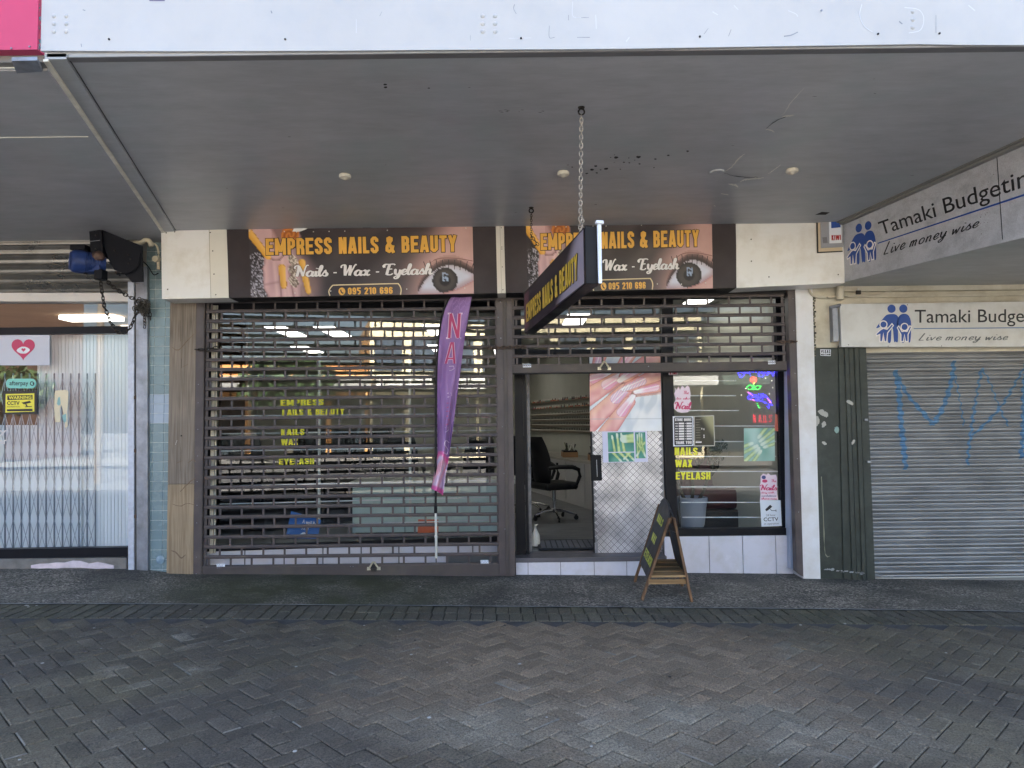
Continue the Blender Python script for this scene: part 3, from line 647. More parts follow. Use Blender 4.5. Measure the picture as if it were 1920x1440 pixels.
for k in range(40):
    y = rr_.uniform(4, 95); x = 74 + rr_.uniform(-3, 2.5); r = rr_.uniform(.4, 1.6)
    poly(b, fs_, [((x + r * math.cos(a) * rr_.uniform(.6, 1.3)) / 1920, (y + 1.6 * r * math.sin(a)) / 100) for a in (0, 1.2, 2.5, 3.7, 5.2)], S('exposed green undercoat', (78, 112, 124), rough=.8), .0016 + k * .00003)
b.build('fascia_speck', salon)
# marks on the soffit: mould flecks, a peeling crack, filled patches
cs_ = lambda px, py: on_ceil(px, py) - CN.normalized() * .0012
b = MB(); mold = S('mould fleck', (38, 38, 40), rough=.8)
def blob(px, py, rx, ry, mat, n=9, seed=0, lift=0):
    r = random.Random(seed); b.add([cs_(px + rx * math.cos(6.283 * k / n) * r.uniform(.6, 1.2), py + ry * math.sin(6.283 * k / n) * r.uniform(.6, 1.2)) - CN * lift for k in range(n)], [tuple(range(n))], mat)
for k, (x, y, r) in enumerate([(1110, 318, 2.6), (1117, 311, 2.4), (1100, 325, 1.8), (1119, 324, 1.8), (1137, 316, 3), (1126, 318, 1.2), (1155, 295, 3), (1145, 295, 1.2), (1170, 304, 1.6), (1180, 305, 1.4), (1197, 294, 3.2), (1199, 307, 1.6), (1229, 298, 1.8), (1253, 291, 2), (1073, 313, 1.4), (1065, 309, 1), (1226, 314, 1.2), (1163, 317, 1.2), (1179, 296, 1), (1289, 283, 2), (722, 158, 2.2), (723, 163, 2.6), (804, 165, 1.4), (1152, 290, .9), (1190, 300, .9)]):
    blob(x, y, r * 1.5, r * .8, mold, 8, k)
for k in range(16): blob(random.uniform(930, 1025), 208 + random.uniform(-2.5, 2.5), random.uniform(1, 5), .7, S('grey scuff', (118, 118, 120), rough=.5), 8, k + 90, .0003)
for k in range(14):
    x, y = random.uniform(160, 1800), random.uniform(125, 400)
    if y > 95 + (x - 75) * .0 and not (x < 330 and y > 60 + x): blob(x, y, random.uniform(2, 5), random.uniform(.4, .8), S('grey scuff', (118, 118, 120), rough=.5), 8, k + 30, .0003)
b.build('soffit_speck', salon)
b = MB(); pal = S('bare filler edge', (216, 214, 206), rough=.7); drk = S('crack shadow', (58, 60, 64), rough=.8)
def crack(pts, w, mat, lift=.002):
    q = [(x + random.uniform(-.7, .7), y + random.uniform(-.6, .6)) for x, y in crom(pts, 5)]; l, r = ribbon(q, [w * random.uniform(.6, 1.3) * (0.3 + .7 * math.sin(3.1 * (i + .5) / len(q))) for i in range(len(q))]); n = len(q)
    b.add([cs_(p.x, p.y) - CN * lift for p in l] + [cs_(p.x, p.y) - CN * lift for p in r], [(i, i + 1, n + i + 1, n + i) for i in range(n - 1)], mat)
crack([(1437, 240), (1452, 228), (1470, 219), (1488, 215)], 1.3, drk); crack([(1436, 242), (1446, 243), (1452, 247)], 2, pal, .003); crack([(1466, 218), (1478, 216), (1490, 214)], 2.4, pal, .004)
crack([(1467, 215), (1478, 200), (1484, 190), (1508, 164)], 1.4, pal); crack([(1357, 322), (1372, 312), (1386, 296), (1396, 288)], 2.2, pal); crack([(1358, 324), (1376, 329), (1402, 332), (1420, 331)], 1.1, drk)
crack([(1388, 340), (1398, 336), (1416, 334), (1432, 332)], 3, pal, .003); crack([(1366, 344), (1378, 346), (1384, 350)], 3, pal, .003); crack([(1352, 362), (1366, 364)], 2.4, pal, .003); crack([(1440, 325), (1452, 317), (1464, 308)], 1.5, pal); crack([(1338, 384), (1342, 386)], 2, pal)
b.build('soffit_crack', salon)
b = MB(); p = cs_(1344, 322); b.lathe(p, [(.06, 0), (.055, .012), (.02, .018)], soffit_grey, 16, -CN)
b.build('soffit_cap', salon, smooth=True)
# torn ceiling edge above the banners
b = MB()
P_ = lambda px, py, d=0: at(px, py, -.312 - d)
b.add([P_(548, 434), P_(553, 424), P_(575, 424), P_(578, 428), P_(566, 433), P_(560, 434.5)], [(0, 1, 2, 3, 4, 5)], cream)
b.add([P_(574, 424, .004), P_(584, 419, .004), P_(606, 420, .004), P_(604, 425, .004), P_(588, 427.5, .004)], [(0, 1, 2, 3, 4)], ink_black)
for x0, y0, x1, y1 in ((302, 429.5, 548, 426.5), (606, 426.2, 930, 419), (945, 418.6, 1380, 409.5), (1380, 409.5, 1578, 405.5)):
    b.prism([P_(x0, y0 - 1.8), P_(x1, y1 - 1.8), P_(x1, y1 + 1.4), P_(x0, y0 + 1.4)], (0, .02, 0), cream)
b.prism([P_(680, 425.4, .003), P_(786, 421.6, .003), P_(786, 423.2, .003), P_(680, 427.2, .003)], (0, .01, 0), ink_black)
b.add([cs_(1528, 402.5), cs_(1541, 397), cs_(1556, 398), cs_(1548, 402.5)], [(0, 1, 2, 3)], S('dark opening', (30, 26, 22), rough=.9))
b.build('soffit_edge_strip', salon)

shell = S('rendered upper wall', (168, 164, 156), rough=.8, vary=.08)
room_wall = S('salon wall paint', (174, 173, 162), rough=.75, vary=.05)
room_floor = S('grey vinyl floor', (104, 106, 108), rough=.35, vary=.12, vs=1.6, stretch=(1, 6, 1))
room_ceil = S('salon ceiling', (206, 204, 196), rough=.85, vary=.04)
ZF = .14; YB = 9.6
def WL(Y): return -3.3 - .273 * Y
def WR(Y): return 3.02 - .273 * Y
b = MB(); b.prism([(WL(.32), .32, 3.42), (WR(.32), .32, 3.42), (WR(YB), YB, 3.42), (WL(YB), YB, 3.42)], (0, 0, 4.3), shell); b.build('upper_wall', salon)
b = MB(); b.prism([(WL(.62), .62, 2.95), (WR(.62), .62, 2.95), (WR(YB), YB, 2.95), (WL(YB), YB, 2.95)], (0, 0, .2), room_ceil); b.build('room_ceiling', salon)
b = MB(); b.prism([(WL(.45), .45, ZF), (WR(.45), .45, ZF), (WR(YB), YB, ZF), (WL(YB), YB, ZF)], (0, 0, -.4), room_floor); b.build('room_floor', salon)
b = MB()
b.prism([(WR(.30), .30, -.2), (WR(.30) + .12, .30, -.2), (WR(YB) + .12, YB, -.2), (WR(YB), YB, -.2)], (0, 0, 3.6), room_wall)
b.prism([(WL(.30) - .12, .30, -.2), (WL(.30), .30, -.2), (WL(YB), YB, -.2), (WL(YB) - .12, YB, -.2)], (0, 0, 3.6), room_wall)
b.prism([(WL(YB) - .12, YB + .002, -.2), (WR(YB) + .12, YB + .002, -.2), (WR(YB) + .12, YB + .12, -.2), (WL(YB) - .12, YB + .12, -.2)], (0, 0, 3.6), room_wall)
b.build('room_wall', salon)
# head of the shopfront behind the signs
b = MB(); b.box(-3.30, 3.02, .02, .30, 2.74, 3.42, S('shutter housing', (34, 32, 32), rough=.7)); b.build('shopfront_head', salon)
# timber post at the left end, its lower third replaced with newer wood
x0, x1 = at(318, 820, 0).x, at(367.5, 820, 0).x; zs = at(340, 907, 0).z
b = MB(); b.box(x0, x1, -.03, .3, zs + .001, 2.8, old_timber); b.build('timber_post', salon, bevel=.004)
b = MB(); b.box(x0 + .001, x1, -.031, .299, -.1, zs - .001, new_timber); b.build('timber_post_base', salon, bevel=.004)
kn = MB(); kd = S('timber knot', (112, 92, 74), rough=.8, vary=.35, vs=40); kc = S('timber check', (70, 60, 52), rough=.9)
ks = Surf((x0, -.0325, 2.7), (x1, -.0325, 2.7), (x1, -.0325, 0), (x0, -.0325, 0))
def kline(px, w, m):
    q = [(x + random.uniform(-.4, .4), y + random.uniform(-.4, .4)) for x, y in (crom([(a, c) for a, c in px], 5) if len(px) > 2 else px)]
    l, r = ribbon(q, [w * .55 * (0.35 + .65 * math.sin(3.1 * (i + .5) / len(q))) for i in range(len(q))]); n = len(q)
    kn.add([at(p.x, p.y, -.0325) for p in l] + [at(p.x, p.y, -.0325) for p in r], [(i, i + 1, n + i + 1, n + i) for i in range(n - 1)], m)
for pts, w, m in [([(322, 650), (330, 656), (338, 654), (350, 640), (364, 626)], 2.6, kd), ([(338, 600), (339, 640)], 1.2, kc), ([(340, 672), (341, 690)], 1.4, kc), ([(342, 688), (352, 683)], 1.6, kd), ([(366, 896), (352, 907), (338, 922)], 3.4, kd), ([(322, 945), (338, 949), (350, 944), (366, 947)], 2.4, kd), ([(320, 1032), (330, 1036), (340, 1046), (348, 1040)], 4.5, kd), ([(337, 830), (339, 850), (338, 884)], 1.0, kc), ([(352, 868), (362, 862), (367, 866)], 3, kd), ([(330, 868), (336, 866), (342, 864)], 2.0, kd), ([(329, 834), (332, 825)], 1.0, pal)]: kline(pts, w, m)
p = at(340, 817, -.033); kn.lathe(p, [(.008, 0), (.006, .006)], steel_dark, 10, (0, -1, 0)); kn.build('timber_crack', salon)
# white post and dark jamb at the right end
b = MB(); b.prism([at(1491, 536, -.02), at(1523.5, 536, -.02), at(1539, 1090, -.02), at(1506, 1090, -.02)], (0, .32, 0), white_post); b.build('white_post', salon, bevel=.004)
# mullion post between the two shutters
b = MB(); cpx = [(930, 548), (959, 548), (966.5, 1080), (936.5, 1080)]
b.prism([at(*q_, -.035) for q_ in cpx], (0, .30, 0), brown_alu)
b.prism([at(942.5, 560, -.047), at(949.5, 560, -.047), at(955.5, 1078, -.047), at(948.5, 1078, -.047)], (0, .0115, 0), brown_rail)
b.build('centre_post', salon, bevel=.003)
b = MB()
for px, py in ((938, 566), (945, 566), (939, 634), (941, 710), (942, 800), (949, 800), (945, 888), (947, 992), (953, 992), (934, 595)):
    b.lathe(at(px, py, -.036), [(.006, 0), (.005, .003), (.002, .005)], galv, 10, (0, -1, 0))
b.build('centre_post_screw', salon, smooth=True)

# angled display window behind the left shutter
WA, WB = Vector((-3.02, .16, 0)), Vector((-.06, .56, 0)); wd_ = (WB - WA).normalized(); wn = Vector((wd_.y, -wd_.x, 0))
def ang(t, z, o=0.0): p = WA.lerp(WB, t); return Vector((p.x, p.y, z)) + wn * o
win = bpy.data.objects.new('display_window', None); COL.objects.link(win); win.parent = salon
b = MB()
def abar(t0, t1, z0, z1, mat, o0=-.03, o1=.03): b.prism([ang(t0, z0, o1), ang(t1, z0, o1), ang(t1, z1, o1), ang(t0, z1, o1)], wn * (o0 - o1), mat)
abar(-.01, 1.0, .245, .30, black_frame); abar(-.01, 1.0, 2.66, 2.8, black_frame); abar(-.012, .012, .30, 2.66, black_frame); abar(.985, 1.0, .30, 2.66, black_frame)
b.build('window_frame', win)
b = MB(); b.add([ang(.012, .30), ang(.985, .30), ang(.985, 2.66), ang(.012, 2.66)], [(0, 1, 2, 3)], pane_angled); b.build('window_glass', win)
b = MB(); zrow = [.46, .70, .88, 1.06, 1.235, 1.41, 1.59, 1.78, 2.0, 2.2]
for z in zrow: b = MB(); b.tube([ang(.02, z, -.07), ang(.98, z, -.07)], .0065, satin, 8); b.build('window_bar', win, smooth=True)
for x_, y_ in ((-2.03, .42), (-1.10, .54)): b = MB(); b.box(x_, x_ + .024, y_, y_ + .025, .50, 2.25, white_plastic); b.build('window_upright', win)
# tiled stall riser under it
b = MB(); abar(-.02, 1.0, -.15, .243, grout, -.06, .018); n = 8
for k in range(n): abar(-.018 + 1.02 * k / n + .002, -.018 + 1.02 * (k + 1) / n - .002, -.15, .241, tile_white, .0, .024)
b.build('stall_riser_tile', salon, bevel=.002)
b = MB()                                                                    # fine white letters on the glass, seen in slices through the grille
gs = lambda x0, y0, x1, y1: Surf(*[on_plane(px, py, ang(0, 0, .004), wn) for px, py in ((x0, y0), (x1, y0 - (x1 - x0) * .02), (x1, y1 - (x1 - x0) * .02), (x0, y1))])
for s_, x0, y0, x1, y1 in (('EMPRESS', 526, 741, 607, 757), ('NAILS & BEAUTY', 529, 775, 646, 788), ('NAILS', 527, 799, 571, 813), ('WAX', 527, 830, 559, 845), ('EYELASH', 523, 854, 589, 867)):
    px_m, py_m = (x0 + x1) / 2, (y0 + y1) / 2; x_m = at(px_m, py_m, 0).x; cs2 = [proj((x_m, 0, .003 + .13 + .064 + k * .0965 + .0647))[1] for k in range(30)]
    yc = min(cs2, key=lambda v: abs(v - py_m)); text_on(b, gs(x0, yc - 5.8, x1, yc + 5.8), s_, S('bright yellow vinyl', (244, 238, 60), rough=.5, vary=.03), w=.001)
b.build('window_lettering', win)

# right display window
YW = .26
rw = bpy.data.objects.new('display_window', None); COL.objects.link(rw); rw.parent = salon
wq = [(1262, 690), (1456, 690), (1470, 994), (1272, 996)]
b = MB()
b.prism([at(1241.5, 660, YW - .004), at(1261, 660, YW - .004), at(1271, 996, YW - .004), at(1250, 996, YW - .004)], (0, .08, 0), black_frame)
b.prism([at(1454, 560, YW - .004), at(1472, 560, YW - .004), at(1485, 996, YW - .004), at(1467, 996, YW - .004)], (0, .08, 0), black_frame)
b.prism([at(1250, 992, YW - .041), at(1485, 990, YW - .041), at(1486, 1003, YW - .041), at(1250, 1005, YW - .041)], (0, .1, 0), black_frame)
b.prism([at(1241, 560, YW - .03), at(1262, 560, YW - .03), at(1262, 662, YW - .03), at(1241, 662, YW - .03)], (0, .06, 0), black_frame)
b.prism([at(1262, 662, YW - .03), at(1456, 662, YW - .03), at(1456, 670, YW - .03), at(1262, 670, YW - .03)], (0, .06, 0), black_frame)
b.build('window_frame', rw)
b = MB(); b.add([at(1255, 560, YW), at(1466, 560, YW), at(1482, 996, YW), at(1262, 996, YW)], [(0, 1, 2, 3)], pane); b.build('window_glass', rw)
b = MB()
for k, yy in enumerate((714, 742, 770, 799, 828, 856, 884, 913, 942, 970)):
    xa = 1261 + k * 1.6; xb = (1380, 1380, 1385, 1452, 1395, 1395, 1462, 1466, 1468, 1470)[k]
    b = MB(); b.tube([at(xa + 4, yy, YW + .08), at(xb + (60 if k not in (0, 1, 2) else 0), yy, YW + .08)], .0055, satin, 8); b.build('window_bar', rw, smooth=True)
b = MB()
for xa, ya, xb, yb in ((1271, 856, 1276, 990),): b.tube([at(xa, ya, YW + .085), at(xb, yb, YW + .085)], .004, chrome, 6)
b.build('bar_rod', rw, smooth=True)
b = MB()
for s_, x0, y0, x1, y1 in (('NAILS', 1265, 839, 1308, 853.5), ('WAX', 1266, 862, 1298, 876), ('EYELASH', 1267, 885, 1332, 899)): text_on(b, rect_px(x0, y0, x1, y1, YW - .004), s_, yellow_vinyl, w=.001)
b.build('window_lettering', rw)
b = MB(); b.prism([at(1478, 690, .12), at(1485.5, 690, .12), at(1489, 1066, .12), at(1482, 1066, .12)], (0, .12, 0), S('pale blue reveal', (176, 184, 204), rough=.5, vary=.15)); b.build('window_reveal', salon)
b = MB(); xl, xr = at(1246, 1040, .2).x, at(1487, 1040, .2).x; zt = at(1380, 1004, .2).z
b.box(xl, xr, .215, .5, -.2, zt - .003, grout)
js = [at(px, 1040, .2).x for px in (1246, 1266, 1330, 1393, 1455, 1487)]
for k in range(5): b.box(js[k] + .003, js[k + 1] - .003, .2, .23, -.2, zt - .006, tile_white)
b.build('stall_riser_tile', salon, bevel=.002)

# doorway: step, frame, sliding plate door
YD = .30
b = MB(); zst = at(1080, 1053, .06).z; xa, xb = at(967, 1058, .06).x, at(1250, 1058, .06).x
b.box(xa, xb, .066, .4, -.2, zst - .002, grout); js = [at(px, 1058, .06).x for px in (967, 990, 1051, 1114, 1175, 1250)]
for k in range(5): b.box(js[k] + .0025, js[k + 1] - .0025, .055, .08, -.2, zst - .004, tile_white)
b.build('door_step_tile', salon, bevel=.002)
b = MB(); b.box(xa, xb, .05, .42, zst - .001, ZF + .02, S('worn step edge', (88, 84, 88), rough=.5, vary=.2)); b.build('door_sill', salon)
door = bpy.data.objects.new('sliding_door', None); COL.objects.link(door); door.parent = salon
b = MB()
b.prism([at(963, 560, YD - .05), at(976, 560, YD - .05), at(987, 1048, YD - .05), at(968, 1050, YD - .05)], (0, .07, 0), black_frame)
b.prism([at(979, 690, YD - .02), at(985, 690, YD - .02), at(993, 1048, YD - .02), at(988, 1048, YD - .02)], (0, .03, 0), black_frame)
b.prism([at(976, 655, YD - .03), at(1242, 655, YD - .03), at(1242, 664, YD - .03), at(976, 664, YD - .03)], (0, .07, 0), black_frame)
b.prism([at(976, 560, YD - .03), at(1242, 560, YD - .03), at(1242, 574, YD - .03), at(976, 574, YD - .03)], (0, .07, 0), black_frame)
b.build('door_frame', door)
b = MB(); b.add([at(976, 574, YD), at(1242, 574, YD), at(1242, 656, YD), at(976, 656, YD)], [(0, 1, 2, 3)], pane); b.build('transom_glass', door)
def plate_mat():
    m = bpy.data.materials.new('aluminium tread plate'); m.use_nodes = True; t = m.node_tree; N, L = t.nodes, t.links; b_ = N['Principled BSDF']
    b_.inputs['Metallic'].default_value = .75; b_.inputs['Roughness'].default_value = .4
    tc = N.new('ShaderNodeTexCoord'); n = N.new('ShaderNodeTexNoise'); n.inputs['Scale'].default_value = 3; n.inputs['Detail'].default_value = 5; L.new(tc.outputs['Object'], n.inputs[0])
    r = N.new('ShaderNodeValToRGB'); r.color_ramp.elements[0].color = (*lin((158, 157, 163)), 1); r.color_ramp.elements[1].color = (*lin((230, 229, 233)), 1); r.color_ramp.elements[0].position = .35; r.color_ramp.elements[1].position = .65
    L.new(n.outputs[0], r.inputs[0]); L.new(r.outputs[0], b_.inputs['Base Color'])
    return m
plate = plate_mat(); YP = YD - .01
b = MB(); dq = [(1104, 664), (1238.5, 664), (1249, 1046), (1113.5, 1047)]; ds = surf_px(*dq, YP); slab(b, ds, S('dull plate ground', (124, 123, 127), rough=.5, metal=.4, vary=.3, vs=3), .035)
b.build('door_leaf', door)
b = MB(); ww, hh = ds.w, ds.h; sd_ = .050; q2 = math.sqrt(.5)           # raised three-bar pads in a woven lay
for i in range(-60, 61):
    for j in range(-60, 61):
        cx, cy = (i - j) * sd_ * q2, (i + j) * sd_ * q2
        if not (-.05 < cx < ww + .05 and hh * .36 < cy < hh + .05): continue
        e1, e2 = ((q2, q2), (-q2, q2)) if (i + j) % 2 else ((-q2, q2), (q2, q2))
        for k_ in (-1, 0, 1):
            ring_ = lambda hl, hw: [((cx + (e1[0] * a * hl + e2[0] * (c_ * hw + k_ * .30)) * sd_) / ww, (cy + (e1[1] * a * hl + e2[1] * (c_ * hw + k_ * .30)) * sd_) / hh) for a, c_ in ((-1, -1), (1, -1), (1, 1), (-1, 1))]
            q_, mid = ring_(.47, .125), ring_(.40, .075)
            if min(a for a, _ in q_) < .01 or max(a for a, _ in q_) > .99 or min(c for _, c in q_) < .365 or max(c for _, c in q_) > .992: continue
            b.add([ds.p(u, v, 0) for u, v in q_] + [ds.p(u, v, .003) for u, v in mid], [(4, 5, 6, 7)] + [(a, (a + 1) % 4, 4 + (a + 1) % 4, 4 + a) for a in range(4)], plate)
b.build('door_tread_pattern', door)
b = MB(); b.prism([at(1103.5, 664, YP - .002), at(1106, 664, YP - .002), at(1116.5, 1047, YP - .002), at(1113.5, 1047, YP - .002)], (0, .04, 0), black_frame)
b.prism([at(1107, 853, YP - .006), at(1127, 853, YP - .006), at(1129, 901, YP - .006), at(1109, 902, YP - .006)], (0, .02, 0), black_paint)
b.prism([at(1118, 862, YP - .009), at(1119.2, 862, YP - .009), at(1120.5, 894, YP - .009), at(1119.4, 894, YP - .009)], (0, .004, 0), galv)
b.build('door_lock_plate', door)
b = MB(); b.prism([at(1115, 1018, YP - .012), at(1121, 1018, YP - .012), at(1122, 1042, YP - .012), at(1116, 1042, YP - .012)], (0, .02, 0), galv); b.tube([at(1118, 1004, YP - .015), at(1120, 1040, YP - .015)], .004, galv, 8); b.build('door_bolt', door)
b = MB(); b.prism([at(987, 700, YD + .06), at(992.5, 700, YD + .06), at(998, 1046, YD + .06), at(992, 1046, YD + .06)], (0, .25, 0), S('stone patterned panel', (124, 120, 120), rough=.6, vary=.5, vs=9)); b.build('door_reveal', salon)

# ------------------------------------------------------------------ left neighbour
ZL = 3.31
nb = thing('neighbour_shop', (-5, .3, 0), 'neighbouring shop with pink canopy edge, pale tiled pier and wide glass front', 'shop building')
b = MB(); y0, y1 = YF + .12, .3
b.prism([(-9, y0, cz(y0) - .02), (BL(y0) - .03, y0, cz(y0) - .02), (BL(y1) - .03, y1, cz(y1) - .02), (-9, y1, cz(y1) - .02)], (0, 0, .06), soffit_left); b.build('canopy_soffit', nb)
b = MB(); q0 = at(70, 93, YF - .01); b.box(-9, q0.x, YF - .012, YF + .05, q0.z, 4.35, fascia_pink); b.build('canopy_fascia', nb)
b = MB(); b.box(-9, q0.x - .01, YF + .051, YF + .12, cz(YF) - .012, cz(YF) + .03, trim_grey); b.box(-9, q0.x - .12, YF + .1, YF + .118, cz(YF) - .02, cz(YF) - .0125, cream)
b.prism([on_ceil(22, 97) - Vector((0, 0, .03)), on_ceil(70, 96) - Vector((0, 0, .03)), on_ceil(80, 118) - Vector((0, 0, .03)), on_ceil(32, 121) - Vector((0, 0, .03))], (0, 0, -.02), galv)
s0, s1 = on_ceil(0, 252.5), on_ceil(165, 250.5); b.bar(s0 - Vector((1.5, 0, .022)), s1 - Vector((0, 0, .022)), .008, .004, pal)
b.build('canopy_trim', nb)
b = MB(); b.box(-9, WL(.32) - .01, .32, 9.6, 3.42, 7.6, shell); b.build('upper_wall', nb)
x0, x1 = at(274, 800, .02).x, at(318, 800, .02).x
b = MB(); b.box(x0 - .02, x1 + .06, .02, .3, -.2, 3.32, grout_white); cell = (x1 - x0) / 2.02; px_ = [x0 - .02, x0 + cell * .62, x0 + cell * 1.56, x1 + .05]
z = 0.0; k = 0
while z < 3.3:
    zz = z + cell * .83; zi = at(295, 740, .02).z > z > at(295, 797, .02).z
    for i in range(3): b.box(px_[i] + .0022, px_[i + 1] - .0022, .012 if zi else .014, .1, z + .0022, zz - .0022, tile_new if zi else tile_blue)
    z = zz; k += 1
b.build('pier_tile', nb, bevel=.0015)
b = MB(); p = at(300, 1050, .0); b.lathe(p + Vector((0, .012, 0)), [(.043, 0), (.043, .006), (.03, .012), (.012, .014)], S('pale blue cap', (128, 150, 164), rough=.25, vary=.2, vs=20), 20, (0, -1, 0)); b.build('pier_cap', nb, smooth=True)
lwin = bpy.data.objects.new('shop_window', None); COL.objects.link(lwin); lwin.parent = nb; YL = .06
b = MB()
b.prism([at(-120, 616, YL - .03), at(240, 611, YL - .03), at(240, 624, YL - .03), at(-120, 630, YL - .03)], (0, .06, 0), black_frame); b.build('window_transom', lwin); b = MB()
b.prism([at(-120, 1032, YL - .03), at(241, 1026, YL - .03), at(241, 1043, YL - .03), at(-120, 1051, YL - .03)], (0, .09, 0), black_frame)
b.build('window_frame', lwin)
b = MB(); b.add([at(-160, 560, YL), at(243, 560, YL), at(243, 1035, YL), at(-160, 1035, YL)], [(0, 1, 2, 3)], pane_raised); b.build('window_glass', lwin)
b = MB(); b.box(-6.4, at(243, 800, YL).x, .1, .11, at(100, 566, .1).z, 2.9, cream)
b.prism([at(-160, 549, -.02), at(240, 549, -.02), at(240, 565, -.02), at(-160, 565, -.02)], (0, .14, 0), S('white lintel', (206, 202, 200), rough=.5, vary=.06)); b.build('window_lintel', nb)
b = MB(); b.box(-6.5, at(243, 1060, YL).x, .0, .2, -.2, at(120, 1047, .0).z, S('rough grey plinth', (120, 116, 112), rough=.9, vary=.25, vs=7, bump=.4)); b.build('plinth', nb)
b = MB(); rr_ = random.Random(9); base = [at(58, 1062, -.02)]
up_ = [at(58 + i * 15.5, 1062 - (abs(math.sin(i * .9 + .5)) * 5 + rr_.uniform(2, 8)) * math.sin(3.1 * (i + .5) / 11) - 1, -.012) for i in range(11)]
dn_ = [at(58 + i * 15.5, 1065 + rr_.uniform(-1, 2), -.012) for i in range(11)][::-1]
b.prism(up_ + dn_, (0, .02, 0), S('white expanding foam', (212, 198, 204), rough=.9, vary=.12, vs=18, bump=.5, bs=50)); b.build('foam_filler', nb)
# room behind the neighbour's glass
b = MB(); b.box(-9, -3.75, 3.0, 3.1, 0, 3, S('brown panelled wall', (92, 68, 54), rough=.7, vary=.12)); b.box(-9, -3.75, .2, 3.0, -.2, .1, room_floor); b.box(-9, -3.75, .12, 3.0, 2.75, 2.85, S('tan ceiling', (150, 120, 86), rough=.8)); b.box(-9.1, -9, .1, 3.1, 0, 3, cream_wall)
b.build('room_wall', nb)
for x_, y_ in ((-4.55, 1.0), (-4.35, 1.9)): b = MB(); b.box(x_ - .5, x_ + .1, y_ - .12, y_ + .12, 2.70, 2.745, S('warm tube light', (255, 246, 226), rough=.5, vary=0, emit=((1.0, .94, .8), .45))); b.build('tube_light', nb)
b = MB(); bl = S('frosted pale blind', (234, 237, 239), rough=.7, vary=.07, vs=1.5, stretch=(14, 1, .25))
b.prism([at(-160, 797, .22), at(152, 797, .22), at(152, 1036, .22), at(-160, 1036, .22)], (0, .01, 0), bl)
for k in range(26):
    xx = 70 + k * 6.6
    if xx < 238: b.prism([at(xx, 628, .25), at(xx + 5.9, 628, .25), at(xx + 5.9, 1036, .25), at(xx, 1036, .25)], (0, .006, 0), bl)
b.build('window_blind', lwin)
# folding lattice behind the window
lat = MB(); lm = S('grey lattice steel', (176, 180, 188), rough=.5, metal=.3, vary=.15); ya, yb = 700, 1034; n = 13; dxp = 15.4
for k in range(-4, n):
    xx = -6 + k * dxp
    lat.bar(at(xx, ya, .17), at(xx, yb, .17), .008, .016, S('dark lattice upright', (122, 127, 136), rough=.6), (0, 1, 0))
    for j in range(5):
        z0, z1 = ya + 10 + j * 66, ya + 76 + j * 66
        if k < n - 1:
            lat.bar(at(xx, z0, .166), at(xx + dxp, min(z1, yb), .166), .0035, .0055, lm); lat.bar(at(xx + dxp, z0, .176), at(xx, min(z1, yb), .176), .0035, .0055, lm)
lat.build('security_lattice', lwin)

# ------------------------------------------------------------------ right neighbour
of = thing('office_building', (5, .3, 0), 'office front with dark green piers and cream wall around a steel roller door', 'shop building')
A_ = Vector((BR(-.3), -.3, 0)); dv = Vector((.273, -1, 0)).normalized(); nrm = Vector((-1, -.273, 0)).normalized()
def obl(px, py): return on_plane(px, py, A_, nrm)
zb0, zb1 = obl(1586, 528).z, obl(1920, 445).z
y_b = obl(1920, 445).y; sl_ = (zb1 - zb0) / (y_b + .3)
def oz(Y): return zb0 + sl_ * (Y + .3)
b = MB(); b.prism([(BR(YF), YF + .1, oz(YF)), (9, YF + .1, oz(YF)), (9, .2, oz(.2)), (BR(.2) + .0, .2, oz(.2))], (0, 0, .05), soffit_mat('pale grey soffit paint', (165, 167, 168), .4)); b.build('canopy_soffit', of)
b = MB(); b.box(BR(YF), 9, YF + .02, YF + .1, oz(YF), 4.3, fascia_white); b.build('canopy_fascia', of)
b = MB(); b.box(WR(.32) + .14, 9, .32, 9.6, 3.0, 7.6, shell); b.build('upper_wall', of)
YR = .0; xw0, xw1 = at(1508, 600, YR).x, at(1575, 600, YR).x
b = MB(); zt_ = at(1560, 652, YR).z; b.box(xw0 - .03, xw1 + .02, YR, .3, zt_ + .002, 3.3, cream_wall); b.box(xw1 + .02, 9, YR + .02, .3, at(1700, 660, YR).z, 3.0, cream_wall)
zA = at(1700, 541, YR).z; b.box(xw1 + .02, 9, YR - .05, YR + .02, zA - .03, zA + .05, cream_wall); b.box(xw1 + .05, 9, YR - .012, YR + .02, zA - .085, zA - .06, cream_wall)
b.build('front_wall', of)
b = MB(); b.box(xw0 - .03, xw1 + .03, YR - .002, .3, -.35, zt_ - .001, green_wall)
for px in (1583, 1592, 1600, 1610, 1620):
    pass
b.build('green_pier', of, bevel=.003)
b = MB()
for k, (a0, a1, c0, c1) in enumerate(((1572, 1583, 1582, 1598), (1583.5, 1591, 1598.6, 1607), (1591.5, 1601, 1607.5, 1617), (1601.5, 1610, 1617.5, 1625), (1610.5, 1624, 1625.5, 1641.5))):
    d_ = (-.016, -.03, -.02, -.034, -.024)[k]; b.prism([at(a0, 648, d_), at(a1, 648, d_), at(c1, 1092, d_), at(c0, 1092, d_)], (0, .06, 0), green_wall)
b.build('door_casing', of, bevel=.003)
b = MB(); wp = S('exposed white plaster', (168, 168, 162), rough=.9, vary=.1)
rc_ = random.Random(17)
def chip(pts, m=wp, Y=-.0045):
    q_ = crom(pts, 5, True) if len(pts) > 3 else pts
    b.add([at(x + rc_.uniform(-.8, .8), y + rc_.uniform(-.8, .8), Y) for x, y in q_], [tuple(range(len(q_)))], m)
